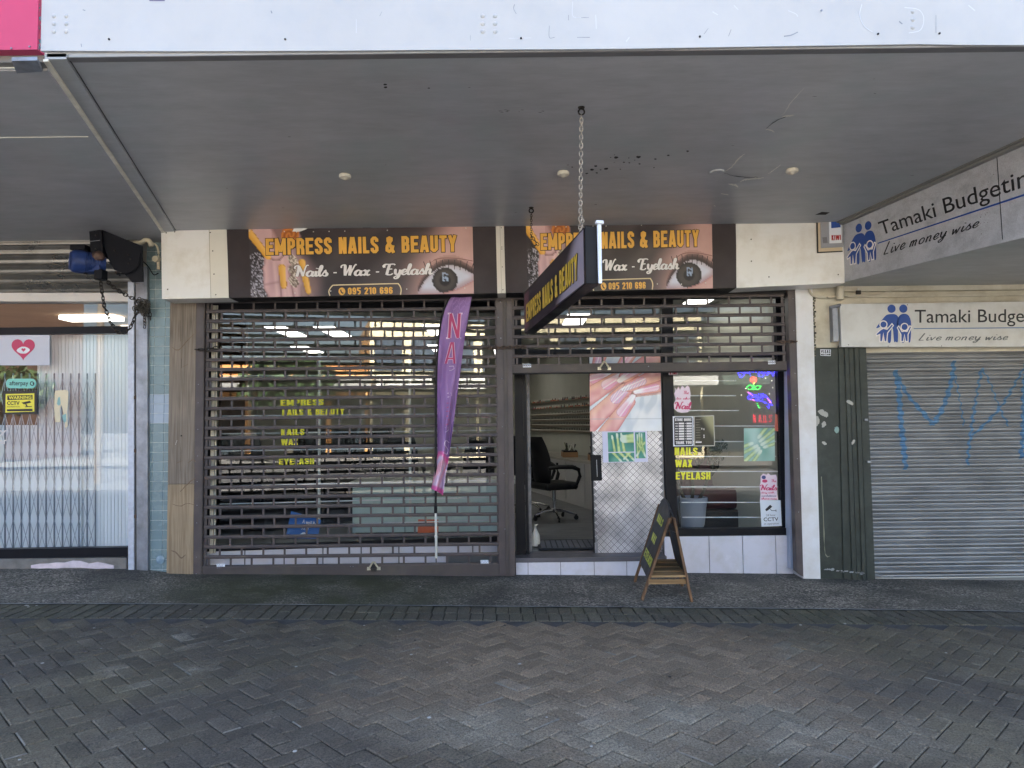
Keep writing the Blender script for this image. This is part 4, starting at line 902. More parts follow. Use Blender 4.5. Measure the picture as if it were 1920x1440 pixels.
chip([(1534, 770), (1542, 768), (1548, 772), (1553, 776), (1551, 782), (1544, 780), (1537, 776)]); chip([(1529, 782), (1533, 780), (1536, 786), (1535, 795), (1530, 800), (1528, 790)]); chip([(1542, 792), (1546, 790), (1549, 795), (1545, 801), (1541, 800)])
chip(ell(1569, 806, 4.5, 6), S('pale green paint dab', (160, 190, 180), rough=.7)); chip([(1541, 829), (1546, 828), (1550, 832), (1546, 834)]); chip([(1587, 752), (1593, 750), (1600, 756), (1598, 760), (1592, 757)], Y=-.036); chip([(1596, 830), (1602, 824), (1603, 828), (1598, 834)], Y=-.036)
chip([(1540, 905), (1541.5, 905), (1546, 1000), (1548, 1038), (1556, 1043), (1548, 1041), (1544, 1000)], S('dry paint run', (120, 122, 104), rough=.8))

for k in range(40):
    x = rc_.uniform(1545, 1680); y = 1067 + (x - 1545) * .12 + rc_.uniform(-2.5, 1.5); r = rc_.uniform(.8, 3); chip([(x - r * 1.6, y), (x, y - r * .5), (x + r * 1.6, y), (x, y + r * .5)], S('white salts', (160, 162, 162), rough=.9, vary=.3), -.04 if x < 1625 else -.0)
b.build('plaster_speck', of)
b = MB(); b.box(xw1, 9, .14, .3, -.4, 3.0, black_paint); b.build('door_backing', of)
b = MB(); rg = random.Random(5); gm = S('crumbling mortar', (112, 106, 88), rough=.95, vary=.6, vs=60)
for k in range(60):
    yy = 556 + k * 1.9; x = 1525.5 + rg.uniform(-1.8, 2.2) + (yy - 556) * .012; r = rg.uniform(.9, 2.2); p = at(x, yy, -.003); b.obox(p, (.0055 * r, 0, 0), (0, .004, 0), (0, 0, .004 * r), gm if k % 3 else ink_black)
b.build('mortar_crumb', of)

# ------------------------------------------------------------------ brown grille shutters
def grille(px0, px1, ztop, zrail, rail_h, label, side):
    """Open link grille: hollow rungs joined by staggered links, a heavy bottom rail, side guides."""
    x0, x1 = at(px0, 820, 0).x, at(px1, 820, 0).x
    root = thing('roller_shutter', ((x0 + x1) / 2, 0, zrail), label, 'roller shutter', 'brown grille shutters of the salon')
    b = MB(); z = zrail + rail_h + .064; k = 0; pit = .0965
    def rung(b, zc):
        prof = [(-.0165, .006), (-.0125, .012), (-.003, .013), (-.001, .0095), (.002, .0095), (.004, .013), (.0125, .012), (.0165, .006), (.0165, -.008), (-.0165, -.008)]
        n = len(prof); vs = [(x, -.0 - d, zc + h) for x in (x0, x1) for h, d in prof]
        b.add(vs, [(i, (i + 1) % n, n + (i + 1) % n, n + i) for i in range(n)] + [tuple(range(n))[::-1], tuple(range(n, 2 * n))], brown_alu)
    rj = random.Random(2); lb_ = MB()
    while z < ztop:
        rung(b, z + .0165); zl = z - .0635; sp = .2115; off = (.5 if k % 2 else 0) * sp + .05
        n = int((x1 - x0) / sp) + 1
        for i in range(n):
            xx = x0 + off + i * sp + rj.uniform(-.004, .004)
            if xx < x1 - .03: b.box(xx - .0095, xx + .0095, .000, .007, zl - .004, z + .004, brown_alu)
        b.box(x0 + .004, x0 + .03, -.004, .004, zl - .004, z + .004, brown_alu); b.box(x1 - .03, x1 - .004, -.004, .004, zl - .004, z + .004, brown_alu)
        z += pit; k += 1
    b.build('curtain', root)
    b = MB(); b.box(x0, x1, -.025, .02, zrail, zrail + rail_h, brown_rail); b.box(x0, x1, -.03, -.0245, zrail + rail_h * .86, zrail + rail_h * .94, brown_alu); b.box(x0, x1, -.028, -.0245, zrail + rail_h * .05, zrail + rail_h * .13, brown_alu)
    b.box(x0 + .002, x1 - .002, -.02, .016, zrail - .012, zrail, rubber); b.build('bottom_rail', root, bevel=.002)
    return root, x0, x1
sh, gx0, gx1 = grille(384, 936, 2.78, .003, .13, 'wide brown grille shutter rolled all the way down over the angled display window', 0)
b = MB(); x0, x1 = at(367.5, 820, 0).x, at(383.5, 820, 0).x
b.box(x0, x1, -.028, .06, -.05, 2.78, brown_alu); b.box(x1 - .012, x1 + .002, -.034, -.029, -.05, 2.78, brown_rail)
for z in (.06, .22, .55, .72, .95, 1.2, 1.46, 1.72, 1.9): b.lathe((x0 + .03, -.0285, z), [(.005, 0), (.004, .003)], galv, 8, (0, -1, 0))
b.build('guide_rail', sh, bevel=.002)
for xa_, xb_ in ((.03, .065), (.075, .085)): b = MB(); b.box(x1 + xa_, x1 + xb_, .07, .09, .24, 2.7, S('pale guide reflection', (196, 190, 176), rough=.5, vary=.12)); b.build('guide_reflection', sh)  # pale strips stand in for the guide's reflection in the glass
def lock(px, py, Yp, par, sc=1.0):
    b = MB(); p = at(px, py, Yp); c = S('worn cast latch', (196, 188, 164), rough=.4, metal=.35, vary=.3, vs=40)
    b.tube([p + Vector((-.052 * sc, 0, -.02)), p + Vector((-.03 * sc, -.012, .012)), p + Vector((-.008 * sc, -.02, .05 * sc)), p + Vector((.008 * sc, -.02, .05 * sc)), p + Vector((.03 * sc, -.012, .012)), p + Vector((.052 * sc, 0, -.02))], .0085 * sc, c, 8)
    b.box(p.x - .065 * sc, p.x - .03 * sc, p.y - .008, p.y + .004, p.z - .03, p.z + .0, c); b.box(p.x + .03 * sc, p.x + .065 * sc, p.y - .008, p.y + .004, p.z - .03, p.z + .0, c)
    b.obox(p + Vector((0, -.006, -.028)), (.022, 0, 0), (0, .01, 0), (0, 0, .014), steel_dark); b.obox(p + Vector((0, -.004, .0)), (.035 * sc, 0, 0), (0, .004, 0), (0, 0, .022), ink_black)
    return b.build('latch', par, smooth=True)
lock(701, 1063, -.03, sh)
def sticker(par, x0, y0, x1, y1, Y, seed):
    b = MB(); s = rect_px(x0, y0, x1, y1, Y); poly(b, s, [(0, .05), (.97, 0), (1, .93), (.04, 1)], paper_white, 0)
    r = random.Random(seed)
    for j in range(3):
        u = .08
        while u < .85:
            w = r.uniform(.05, .2); poly(b, s, [(u, .18 + j * .26), (u + w, .17 + j * .26), (u + w, .32 + j * .26), (u, .33 + j * .26)], S('grey small print', (140, 140, 150), rough=.7), .001); u += w + r.uniform(.04, .12)
    return b.build('sticker', par)
sticker(sh, 406, 1057, 422, 1065, -.0265, 1); sticker(sh, 901, 1050, 916, 1058, -.0265, 2)
b = MB()
for px, py in ((391, 655), (657, 1062), (662, 1062)): b.lathe(at(px, py, -.0265), [(.005, 0), (.004, .003)], galv, 8, (0, -1, 0))
b.build('rail_screw', sh)
zr = at(1218, 697, 0).z
sh2, hx0, hx1 = grille(961, 1478, 2.78, zr, .087, 'brown grille shutter raised halfway above the open salon doorway', 1)
b = MB(); b.prism([at(1476.5, 536, -.028), at(1490.5, 536, -.028), at(1506.5, 1082, -.028), at(1494, 1072, -.028)], (0, .09, 0), brown_alu)
for py in (560, 620, 700, 760, 860, 960): b.lathe(at(1487 + (py - 560) * .026, py, -.029), [(.005, 0), (.004, .003)], galv, 8, (0, -1, 0))
b.build('guide_rail', sh2, bevel=.002)
lock(1133, 688, -.03, sh2); sticker(sh2, 980, 682, 996, 689, -.0265, 3); sticker(sh2, 1440, 676, 1454, 683, -.0265, 4)
b = MB(); b.lathe(at(1216, 687, -.0265), [(.006, 0), (.004, .004)], galv, 8, (0, -1, 0)); b.build('rail_screw', sh2)

# ------------------------------------------------------------------ chain making
def link_mesh(b, c, d, side, L, r, mat):
    d = d.normalized(); side = (side - d * side.dot(d)).normalized(); w = L * .3; pts = []
    for k in range(12):
        a = 6.28318 * k / 12; x, y = math.cos(a), math.sin(a)
        pts.append(c + d * ((L * .5 - w) * (1 if x > 0 else -1) * (1 if abs(x) > .3 else abs(x) / .3) + x * w) + side * (y * w))
    b.tube(pts, r, mat, 6, True)
def chain(b, pts, L, r, mat, seed=0):
    rr = random.Random(seed); P = [Vector(p) for p in pts]; seglen = [(P[i + 1] - P[i]).length for i in range(len(P) - 1)]; tot = sum(seglen); n = max(2, int(tot / (L * .74)))
    def pos(s):
        for i, l in enumerate(seglen):
            if s <= l or i == len(seglen) - 1: return P[i].lerp(P[i + 1], s / l), (P[i + 1] - P[i])
            s -= l
    for k in range(n):
        c, d = pos((k + .5) / n * tot); base = Vector((1, 0, 0)) if k % 2 else Vector((0, 1, 0))
        if abs(d.normalized().x) > .9: base = Vector((0, 0, 1)) if k % 2 else Vector((0, 1, 0))
        link_mesh(b, c, d, base + Vector((rr.uniform(-.3, .3), rr.uniform(-.3, .3), rr.uniform(-.2, .2))), L, r, mat)
# short security chains that pin the shutters to their posts
b = MB(); chain(b, [at(366, 655, -.05), at(384, 656, -.06), at(398, 653, -.05), at(408, 652, -.03)], .045, .005, steel_dark, 1); o = b.build('shutter_chain', smooth=True); tag(o, 'short dark chain pinning the lowered shutter to the timber post', 'chain', 'security chains on the shutters')
b = MB(); chain(b, [at(908, 652, -.03), at(925, 652, -.06), at(960, 651, -.07), at(985, 650, -.03)], .045, .0055, S('rusty chain', (104, 88, 78), rough=.6, metal=.5, vary=.4, vs=40), 2); o = b.build('shutter_chain', smooth=True); tag(o, 'rusty chain wrapped across the post between the two grille shutters', 'chain', 'security chains on the shutters')
b = MB(); chain(b, [at(1456, 640, -.03), at(1470, 641, -.05), at(1494, 640, -.05)], .045, .006, S('rusty chain', (104, 88, 78)), 3); o = b.build('shutter_chain', smooth=True); tag(o, 'short chain at the outer end of the half raised shutter', 'chain', 'security chains on the shutters')

# ------------------------------------------------------------------ signs over the shopfront
YS = -.30
def blank_panel(x0t, x1t, x0b, x1b, yt0, yt1, yb0, yb1, label, seam=None, holes=()):
    s = surf_px((x0t, yt0), (x1t, yt1), (x1b, yb1), (x0b, yb0), YS); root = thing('blank_signboard', s.p(.5, 1), label, 'sign board')
    b = MB(); slab(b, s, cream, .25); b.build('board', root, bevel=.002)
    b = MB()
    if seam: poly(b, s, [(seam, 0), (1, 0), (1, 1), (seam, 1)], S('newer cream sheet', (216, 212, 202), rough=.38, vary=.05), .0025); poly(b, s, [(seam - .004, 0), (seam + .003, 0), (seam + .003, 1), (seam - .004, 1)], S('sheet edge shadow line', (150, 142, 124), rough=.7), .004)
    if seam: b.build('cover_sheet', root)
    b = MB()
    for u, v in holes: b.lathe(s.p(u, v, .003), [(.0065, 0), (.005, .003), (.002, .0045)], steel_dark, 10, s.n)
    b.build('panel_screw', root, smooth=True); return root
blank_panel(302, 425, 303.5, 429, 432.5, 430.5, 561, 558.5, 'blank cream sign panel at the end beside the blue shutter motor', .735, ((.08, .035), (.09, .86), (.21, .02), (.75, .04), (.78, .31), (.79, .65), (.81, .95)))
blank_panel(1379.5, 1581, 1381, 1584, 411, 407.5, 540, 530.5, 'blank cream sign panel with an alarm box set in its corner', None, ((.14, .3), (.14, .62), (.94, .87), (.76, .05), (.3, .86)))
def banner(rect, img, label, seed):
    """Vinyl shop banner: dark ends, printed picture between u=img[0] and img[1], lettering on top."""
    s = surf_px(*rect, YS); root = thing('shop_banner', s.p(.5, 1), label, 'shop sign', 'printed banners above the shutters')
    b = MB(); rr = random.Random(seed); ph = [rr.uniform(0, 6) for _ in range(4)]
    wr = lambda u, v: .0035 * math.sin(u * 31 + ph[0] + v * 3) * math.sin(v * 3.1) + .003 * math.sin(u * 13 + ph[1] + 4 * v) * math.sin(3.14 * v)
    grid(b, s, banner_dark, 90, 14, wr, .006); slab(b, s, black_paint, .25, -.002); b.build('vinyl', root, smooth=True)
    p_ = Surf(s.p(img[0], 0), s.p(img[1], 0), s.p(img[1], 1), s.p(img[0], 1)); asp = p_.w / p_.h
    D1, D2, PK, PK2, SK, NA = lin((54, 48, 52)), lin((84, 74, 75)), lin((190, 152, 144)), lin((206, 166, 162)), lin((190, 160, 160)), lin((220, 164, 64))
    fing = [((.03, 1.25), (.15, .55), .17, .12), ((.22, 1.3), (.20, .62), .14, .10), ((.30, 1.3), (.25, .70), .13, .10), ((-.0, -.25), (.12, .35), .2, .13), ((.17, -.3), (.20, .16), .14, .11)]
    def fn(u, v):
        n = vnoise(u * 9 + seed, v * 4); c = mixc(D1, D2, sst(u, .3, .72) * .7 + n * .25)
        # folds of cloth behind the lettering
        c = mixc(c, lin((40, 35, 40)), .5 * sst(abs(math.sin((u * 2.2 + v * .8) * 3.1)), .75, 1))
        c = mixc(c, mixc(PK, PK2, n), sst(u + .22 * (v - .35) * (1 if v < .7 else .4), .70, .90) * (1 if u > .6 else 0))
        # glitter sleeve
        if .005 < u < .085 and .35 < v and random.random() < .42: c = mixc(c, lin((190, 186, 200)), random.random())
        # hand
        if u < .42:
            edge = .062 + .012 * vnoise(v * 9, 3) - .01 * sst(v, .5, .6) + .02 * sst(v, .8, 1); right = .205 + .07 * sst(v, .3, .75) + .02 * vnoise(v * 6, 9)
            fade = sst(u, .16, right + .06)
            if v > .30 and edge < u < right + .06:
                sk = mixc(lin((210, 172, 174)), lin((172, 136, 142)), vnoise(u * 30, v * 5) * .8); sk = mixc(sk, lin((150, 112, 118)), .7 * sst(.012 - abs(u - edge), 0, .012))
                for cu, sl_ in ((.128, .02), (.168, .05), (.215, .09)):    # shadow lines between the fingers
                    d = abs(u - cu - sl_ * (v - .5)); sk = mixc(sk, lin((112, 74, 82)), .75 * sst(.006 - d, 0, .006) * sst(v, .5, .62)); sk = mixc(sk, lin((226, 192, 192)), .4 * sst(.012 - abs(d - .018), 0, .012))
                sk = mixc(sk, lin((140, 104, 110)), .5 * sst(.03 - abs(v - .80 + .6 * (u - .1)), 0, .03) * (u < .13))
                c = mixc(sk, c, fade)
            for k, (p, q, r0_, r1_) in enumerate(fing[3:]):
                d, t, sd_ = capsule(u, v, p, q, r0_, r1_, asp)
                if d < 0: c = mixc(lin((206, 168, 168)), lin((128, 92, 98)), sst(d, -.05, 0))
            if .10 < u < .19 and v < .36: c = mixc(c, lin((178, 138, 134)), .6 * sst(.36 - v, 0, .12))
            if .225 < u < .33 and v > .62: c = mixc(c, lin((130, 104, 92)), .5 * sst(vnoise(u * 30, v * 10), .4, .7) * (1 - sst(u, .26, .33)))
            for p, q, r in (((.005, .06), (.085, .42), .055), ((.145, .58), (.15, .84), .055), ((.235, .5), (.24, .6), .05), ((.245, .7), (.26, .93), .05), ((.155, .14), (.17, .2), .04)):
                d, t, sd_ = capsule(u, v, p, q, r, r * .8, asp)
                if d < 0: c = mixc(mixc(NA, lin((236, 184, 96)), sst(sd_, -.03, .03)), lin((176, 118, 40)), sst(d, -.012, 0))
            for k in range(3):                                             # jewelled ring
                d, t, sd_ = capsule(u, v, (.19, .45 + .15 * k), (.2, .5 + .15 * k), .06, .06, asp)
                if d < 0: c = mixc(lin((96, 78, 70)), lin((228, 214, 200)), random.random() ** 1.6)
            rx, ry = (u - .185) * asp, v - .1; d = math.hypot(rx, ry)       # rose
            if d < .13: c = mixc(lin((214, 132, 62)), lin((150, 80, 36)), .5 + .5 * math.sin(d * 95 + 2 * math.atan2(ry, rx)))
        # eye
        ex, ey = (u - .872) * asp, v - .80; lidx = (u - .75) / .26
        if 0 < lidx < 1:
            topv = .99 - .385 * math.sin(min(1, lidx * 1.02) * math.pi * .62) ** .8 if lidx < .98 else .8
            up = .985 - (.40 * math.sin(math.pi * lidx ** .8 * .80)); lo = .985 + .03 * math.sin(math.pi * lidx) - .2 * lidx ** 2.2
            if up < v < lo:
                c = mixc(lin((206, 208, 222)), lin((178, 156, 164)), sst(v, lo - .12, lo) + sst(up + .09 - v, 0, .09) * .5)
                d = math.hypot(ex, ey)
                if d < .185: c = mixc(lin((70, 62, 60)), lin((42, 38, 40)), sst(d, .12, .185)); c = mixc(c, lin((28, 24, 26)), sst(.09 - d, 0, .02))
                if d < .16 and -.03 < ex + .0 < .05 and -.12 < ey < .02: c = mixc(c, lin((170, 190, 220)), .85 * sst(vnoise(u * 260, v * 42), .42, .6))
            elif up - .10 < v <= up: c = mixc(lin((70, 56, 56)), lin((128, 100, 98)), sst(up - v, .03, .10)) if up - v < .1 else c
            elif up - .15 < v <= up - .10: c = mixc(c, lin((150, 112, 106)), .4)
            elif lo <= v < lo + .03: c = mixc(lin((176, 120, 122)), c, (v - lo) / .03)
        if .60 < u < .84 and v < .11: c = mixc(c, lin((66, 54, 56)), .6 * sst(.11 - v, 0, .08) * sst(u, .6, .68) * (1 - sst(u, .76, .84)))
        return c
    picture(p_, 190, 56, fn, 'printed_picture', root, .0075, .38, wr_scaled(wr, img))
    b = MB(); r_out = S('near black print', (34, 20, 14), rough=.42, vary=0)
    text_on(b, p_.sub(.076, .150, .928, .392), 'EMPRESS NAILS & BEAUTY', gold, w=.013, outline=r_out, grow=.075)
    b.build('headline_lettering', root)
    b = MB(); fs2 = p_.sub(.205, .553, .815, .712)
    text_on(b, fs2, 'Nails - Wax - Eyelash', ink_black, script, w=.012, wmax=.23, wmin=.11, shear=.12, gap=.02)
    text_on(b, fs2, 'Nails - Wax - Eyelash', white_ink, script, w=.0145, wmax=.18, wmin=.075, shear=.12, gap=.02); b.build('script_lettering', root)
    b = MB(); text_on(b, p_.sub(.437, .885, .637, .985), '095 210 696', gold, w=.013, gap=.02)
    ib = Surf(p_.p(.392, .86), p_.p(.428, .86), p_.p(.428, 1.0), p_.p(.392, 1.0))
    poly(b, ib, ell(.5, .55, .42, .40), gold, .013); line_on(b, ib, [(.36, .36), (.4, .56), (.52, .7), (.68, .74)], .13, ink_black, .0135)
    bx = [(.356, 1.0), (.352, .93), (.366, .86), (.385, .845), (.5, .842), (.645, .838), (.665, .85), (.675, .92), (.672, 1.0)]
    line_on(b, p_, bx, .016, S('cream print', (220, 200, 160), rough=.5), .013); b.build('phone_lettering', root)
    b = MB(); lh = S('eyelash print', (52, 42, 44), rough=.5)
    for k in range(9):
        u = .79 + k * .025; v = .62 + .9 * (u - .87) ** 2 * 4; line_on(b, p_, [(u, v + .02), (u - .006 + k * .0015, v - .06), (u - .012 + k * .003, v - .12)], .010, lh, .0125)
    line_on(b, p_, [(.80, .56), (.83, .50), (.87, .478), (.92, .485), (.96, .505), (.998, .53)], .012, S('eyelid crease', (136, 98, 94), rough=.5), .0122)
    b.build('eyelash_print', root)
    b = MB()
    for u, v in ((.005, .03), (.16, .05), (.215, .06), (.29, .06), (.36, .06), (.43, .06), (.62, .06), (.02, .93), (.2, .95), (.36, .93), (.7, .92), (.83, .93), (.97, .05), (.96, .92)): b.lathe(p_.p(u, v, .013), [(.006, 0), (.0045, .003), (.002, .0045)], white_plastic, 8, s.n)
    b.build('banner_screw', root, smooth=True)
    return root
def wr_scaled(wr, img): return lambda u, v: wr(img[0] + (img[1] - img[0]) * u, v)
banner([(425.5, 430.5), (930, 421), (932.5, 550), (429.5, 558.5)], (.0812, .9128), 'dark shop banner with gold headline, directly above the fully lowered shutter', 3)
banner([(945, 421), (1379, 411), (1380.5, 540), (948.5, 549.5)], (.0945, .8975), 'narrower dark shop banner half hidden behind the hanging sign', 8)
b = MB(); s = surf_px((929.5, 421), (944.5, 420.6), (948, 549.6), (932.6, 550.2), YS - .012); slab(b, s, S('cream cover strip', (206, 200, 190), rough=.45, vary=.08), .26)
poly(b, s, [(.5, 0), (.54, 0), (.54, 1), (.5, 1)], S('sheet edge shadow line', (150, 142, 124)), .001)
for v in (.05, .33, .36, .62, .95): b.lathe(s.p(.68, v, .001), [(.005, 0), (.003, .003)], steel_dark, 8, s.n)
tag(b.build('cover_strip'), 'narrow cream strip covering the gap between the two banners', 'cover strip')

# ------------------------------------------------------------------ hanging box sign on two chains
hF, hB = on_ceil(1090, 201), on_ceil(996, 389)                              # ceiling hooks
pF = at(1111.5, 478, -2.74); pB = at(992.5, 588, -.97)
hd = Vector((pB.x - pF.x, pB.y - pF.y, 0)); Ls = hd.length; hd.normalize(); hs = Vector((hd.y, -hd.x, 0))    # hs points to the right
z1f, z0f = at(1111, 424, -2.74).z, at(1111, 532, -2.74).z; z1b, z0b = at(990, 553, -.97).z, at(990, 622, -.97).z
hz1, hz0 = (z1f + z1b) / 2, (z0f + z0b) / 2
hang = thing('hanging_sign', (pF + pB) / 2, 'black box sign with gold letters hanging on chains end-on over the footpath', 'hanging sign')
HW = .046; sign_black = S('black sign case', (20, 20, 25), rough=.4, vary=.1, spec=.2)
b = MB(); mid = Vector(((pF.x + pB.x) / 2, (pF.y + pB.y) / 2, 0)); def_z = lambda t, top: (z1f + (z1b - z1f) * t) if top else (z0f + (z0b - z0f) * t)
def hp(t, side, z): p = pF.lerp(pB, t); return Vector((p.x, p.y, def_z(t, True) * (1 - z) + def_z(t, False) * z)) + hs * side
b.prism([hp(0, -HW, 0), hp(0, HW, 0), hp(0, HW, 1), hp(0, -HW, 1)], hp(1, 0, .5) - hp(0, 0, .5), sign_black); b.build('case', hang, bevel=.004)
b = MB(); wt = S('white edge channel', (214, 222, 236), rough=.4, vary=.06, vs=10, fine=.06)
b.prism([hp(-.004, HW * .55, -.03), hp(-.004, HW * 1.12, -.03), hp(-.004, HW * 1.08, 1.0), hp(-.004, HW * .6, 1.0)], hd * -.015, wt); b.prism([hp(-.006, HW * .3, -.075), hp(-.006, HW * 1.3, -.075), hp(-.006, HW * 1.35, -.02), hp(-.006, HW * .25, -.02)], hd * -.03, wt); b.build('edge_channel', hang, bevel=.003)
face = Surf(hp(.985, -HW, .03), hp(.02, -HW, .03), hp(.02, -HW, .97), hp(.985, -HW, .97))
if face.n.dot(hs) > 0: face.n = -face.n
def hfn(u, v):
    c = mixc(lin((46, 41, 48)), lin((36, 33, 40)), vnoise(u * 8, v * 3)); c = mixc(c, lin((146, 138, 152)), sst(u + .25 * (v - .3), .74, .9)); c = mixc(c, lin((34, 32, 40)), .8 * sst(.09 - abs(u - .62 - .3 * (.5 - v)), 0, .09))
    return mixc(c, lin((126, 84, 92)), .6 * sst(.12 - u, 0, .06))
picture(face, 90, 20, hfn, 'printed_face', hang, .001, .5)
b = MB(); text_on(b, face.sub(.05, .34, .93, .84), 'EMPRESS NAILS & BEAUTY', S('yellow print', (206, 172, 60), rough=.45, vary=.05), w=.002, outline=ink_black, grow=.05); b.build('lettering', hang)
face2 = Surf(hp(.02, HW, .03), hp(.985, HW, .03), hp(.985, HW, .97), hp(.02, HW, .97))
if face2.n.dot(hs) < 0: face2.n = -face2.n
picture(face2, 40, 10, hfn, 'printed_face', hang, .001, .3)
b = MB(); text_on(b, face2.sub(.05, .34, .93, .84), 'EMPRESS NAILS & BEAUTY', S('yellow print', (206, 172, 60)), w=.002, outline=ink_black, grow=.05); b.build('lettering', hang)
def hook(b, p, mat): b.tube([p + Vector((.019 * math.cos(a * .5236), 0, -.03 + .019 * math.sin(a * .5236))) for a in range(12)], .0055, mat, 8, True); b.lathe(p, [(.022, 0), (.02, -.006)], mat, 12); b.tube([p, p + Vector((0, 0, -.012))], .006, mat, 8)
for hk, tt, mt, lab in ((hF, .145, steel_pale, 'pale zinc chain from the ceiling hook to the near end of the hanging sign'), (hB, .955, steel_dark, 'dark chain from the ceiling hook to the far end of the hanging sign')):
    tp = hp(tt, 0, 0); root = thing('sign_chain', hk, lab, 'chain', 'chains of the hanging sign')
    b = MB(); hook(b, hk, S('black iron hook', (28, 26, 26), rough=.5, metal=.5)); b.build('ceiling_hook', root, smooth=True)
    b = MB(); chain(b, [hk + Vector((0, 0, -.045)), tp + Vector((0, 0, .015))], .034 if tt < .5 else .03, .0028 if tt < .5 else .0024, mt, 5)
    if tt < .5: chain(b, [tp + Vector((.016, 0, .16)), tp + Vector((.016, 0, .0))], .034, .0028, mt, 6)
    else: chain(b, [tp + Vector((.0, 0, .5)), tp + Vector((.06, .02, .42)), tp + Vector((.03, 0, .40))], .034, .003, mt, 6)
    b.build('links', root, smooth=True)
    b = MB(); b.tube([tp + Vector((.012 * math.cos(a * .5236), 0, .008 + .012 * math.sin(a * .5236))) for a in range(12)], .004, steel_dark, 6, True); b.build('sign_eye', root, smooth=True)

# ------------------------------------------------------------------ feather flag
fl = thing('feather_flag', at(817, 1046, -.07), 'crumpled purple feather flag with red letters leaning on the lowered shutter', 'flag')
Yf = -.12
rows = [(540, 855, 888), (555, 847.5, 885), (565, 841, 883), (580, 834.5, 880.5), (600, 829, 877), (620, 826, 873.5), (640, 823.5, 870.5), (690, 820.5, 864), (740, 820, 857.5), (790, 820, 851), (830, 820, 845.5), (855, 820, 842), (875, 817, 839), (895, 813, 835), (917, 808.5, 830.5)]
def frow(y):
    for i in range(len(rows) - 1):
        a, c = rows[i], rows[i + 1]
        if a[0] <= y <= c[0]: t = (y - a[0]) / (c[0] - a[0]); return a[1] + (c[1] - a[1]) * t, a[2] + (c[2] - a[2]) * t
    return rows[-1][1:]
def fpt(u, y):
    l, r = frow(y); tw = sst(y, 620, 900)
    d = .038 * math.sin(u * 8.5 + y * .012) * (.3 + tw) + .045 * tw * math.sin(u * 4.2 + 1.2 + y * .006) + .012 * math.sin(u * 17 + y * .02) * sst(y, 560, 680) + .006 * math.sin(u * 31 - y * .05) * sst(y, 640, 760)
    return at(l + (r - l) * u, y + (6 + 6 * u) * u * sst(y, 890, 917), Yf - d)
def fcol(u, y):
    c = mixc(lin((138, 104, 158)), lin((158, 124, 178)), vnoise(u * 4, y * .03))
    if y > 845: k = y + 8 * math.sin(u * 5); c = mixc(c, lin((226, 110, 170)), sst(k, 846, 856)); c = mixc(c, mixc(lin((214, 196, 224)), lin((222, 160, 180)), sst(vnoise(u * 5 + y * .05, y * .04), .45, .7)), sst(k, 858, 866)); c = mixc(c, lin((222, 104, 170)), sst(y, 908, 911))
    return c
vs, cs, fs_l = [], [], []; nu, nv = 22, 120; off = fl.location
for j in range(nv + 1):
    for i in range(nu + 1):
        y = 540 + 377 * j / nv; vs.append(fpt(i / nu, y) - off); c = fcol(i / nu, y); cs += [*c, 1]
fs_l = [(j * (nu + 1) + i, j * (nu + 1) + i + 1, (j + 1) * (nu + 1) + i + 1, (j + 1) * (nu + 1) + i) for j in range(nv) for i in range(nu)]
me = bpy.data.meshes.new('cloth'); me.from_pydata(vs, [], fs_l); me.materials.append(attr_mat('printed ink 0.60', .6)); a_ = me.color_attributes.new('ink', 'FLOAT_COLOR', 'POINT'); a_.data.foreach_set('color', cs)
me.polygons.foreach_set('use_smooth', [True] * len(me.polygons)); o = bpy.data.objects.new('cloth', me); COL.objects.link(o); o.parent = fl
sol = o.modifiers.new('thick', 'SOLIDIFY'); sol.thickness = .002
b = MB(); b.tube([at(x, y, Yf + .002) for x, y in ((866, 536), (850, 551), (840, 564), (833, 579), (827, 600), (822.5, 635), (819, 690), (817.5, 760), (817, 840), (817, 900), (817, 958))], .0105, S('black pole sleeve', (18, 18, 20), rough=.75), 8)
b.build('pole', fl, smooth=True)
b = MB(); b.tube([at(817, 954, Yf + .002), at(817.6, 1000, Yf + .02), at(818, 1046, -.04)], .0125, white_plastic, 8); b.tube([at(817, 962, Yf + .002), at(817, 948, Yf + .002)], .015, black_paint, 8); b.tube([at(817.4, 1008, Yf + .02), at(817.4, 1004, Yf + .02)], .0155, white_plastic, 8); b.build('pole_base', fl, smooth=True)
b = MB(); redp = S('red flag print', (184, 62, 108), rough=.6, vary=.05); whp = S('white flag print', (226, 206, 226), rough=.6, vary=.05)
def ftext(ch, x0, y0, x1, y1, skew=0):
    st, Wd = layout(ch, block); Wd -= .075; sg = [(q_, w * .42 if not isinstance(w, list) else w, cl) for q_, w, cl in st]
    def f(x, y, e):
        px = x0 + (x1 - x0) * x / Wd + skew * (y - .5); py = y1 + (y0 - y1) * y; l, r = frow(py); p = fpt(max(0, min(1, (px - l) / (r - l))), py); return p + Vector((0, -.003 - e, 0))
    sub_ = lambda q_: [(q_[i][0] + (q_[i + 1][0] - q_[i][0]) * k / 5, q_[i][1] + (q_[i + 1][1] - q_[i][1]) * k / 5) for i in range(len(q_) - 1) for k in range(5)] + [q_[-1]]
    put_strokes(b, [(sub_(q_), w * 1.5, cl) for q_, w, cl in sg], f, whp, .001); put_strokes(b, [(sub_(q_), w, cl) for q_, w, cl in sg], f, redp, .0065)
    for sx in (0, 1):                                                      # serifs
        for yy in (0, 1):
            if ch == 'N': put_strokes(b, [([(max(.0, sx * Wd - .1), yy), (min(Wd, sx * Wd + .1), yy)], .07, False)], f, whp, .002)
ftext('N', 838, 588, 866, 634, 3); ftext('A', 834, 642, 858, 682, 4)
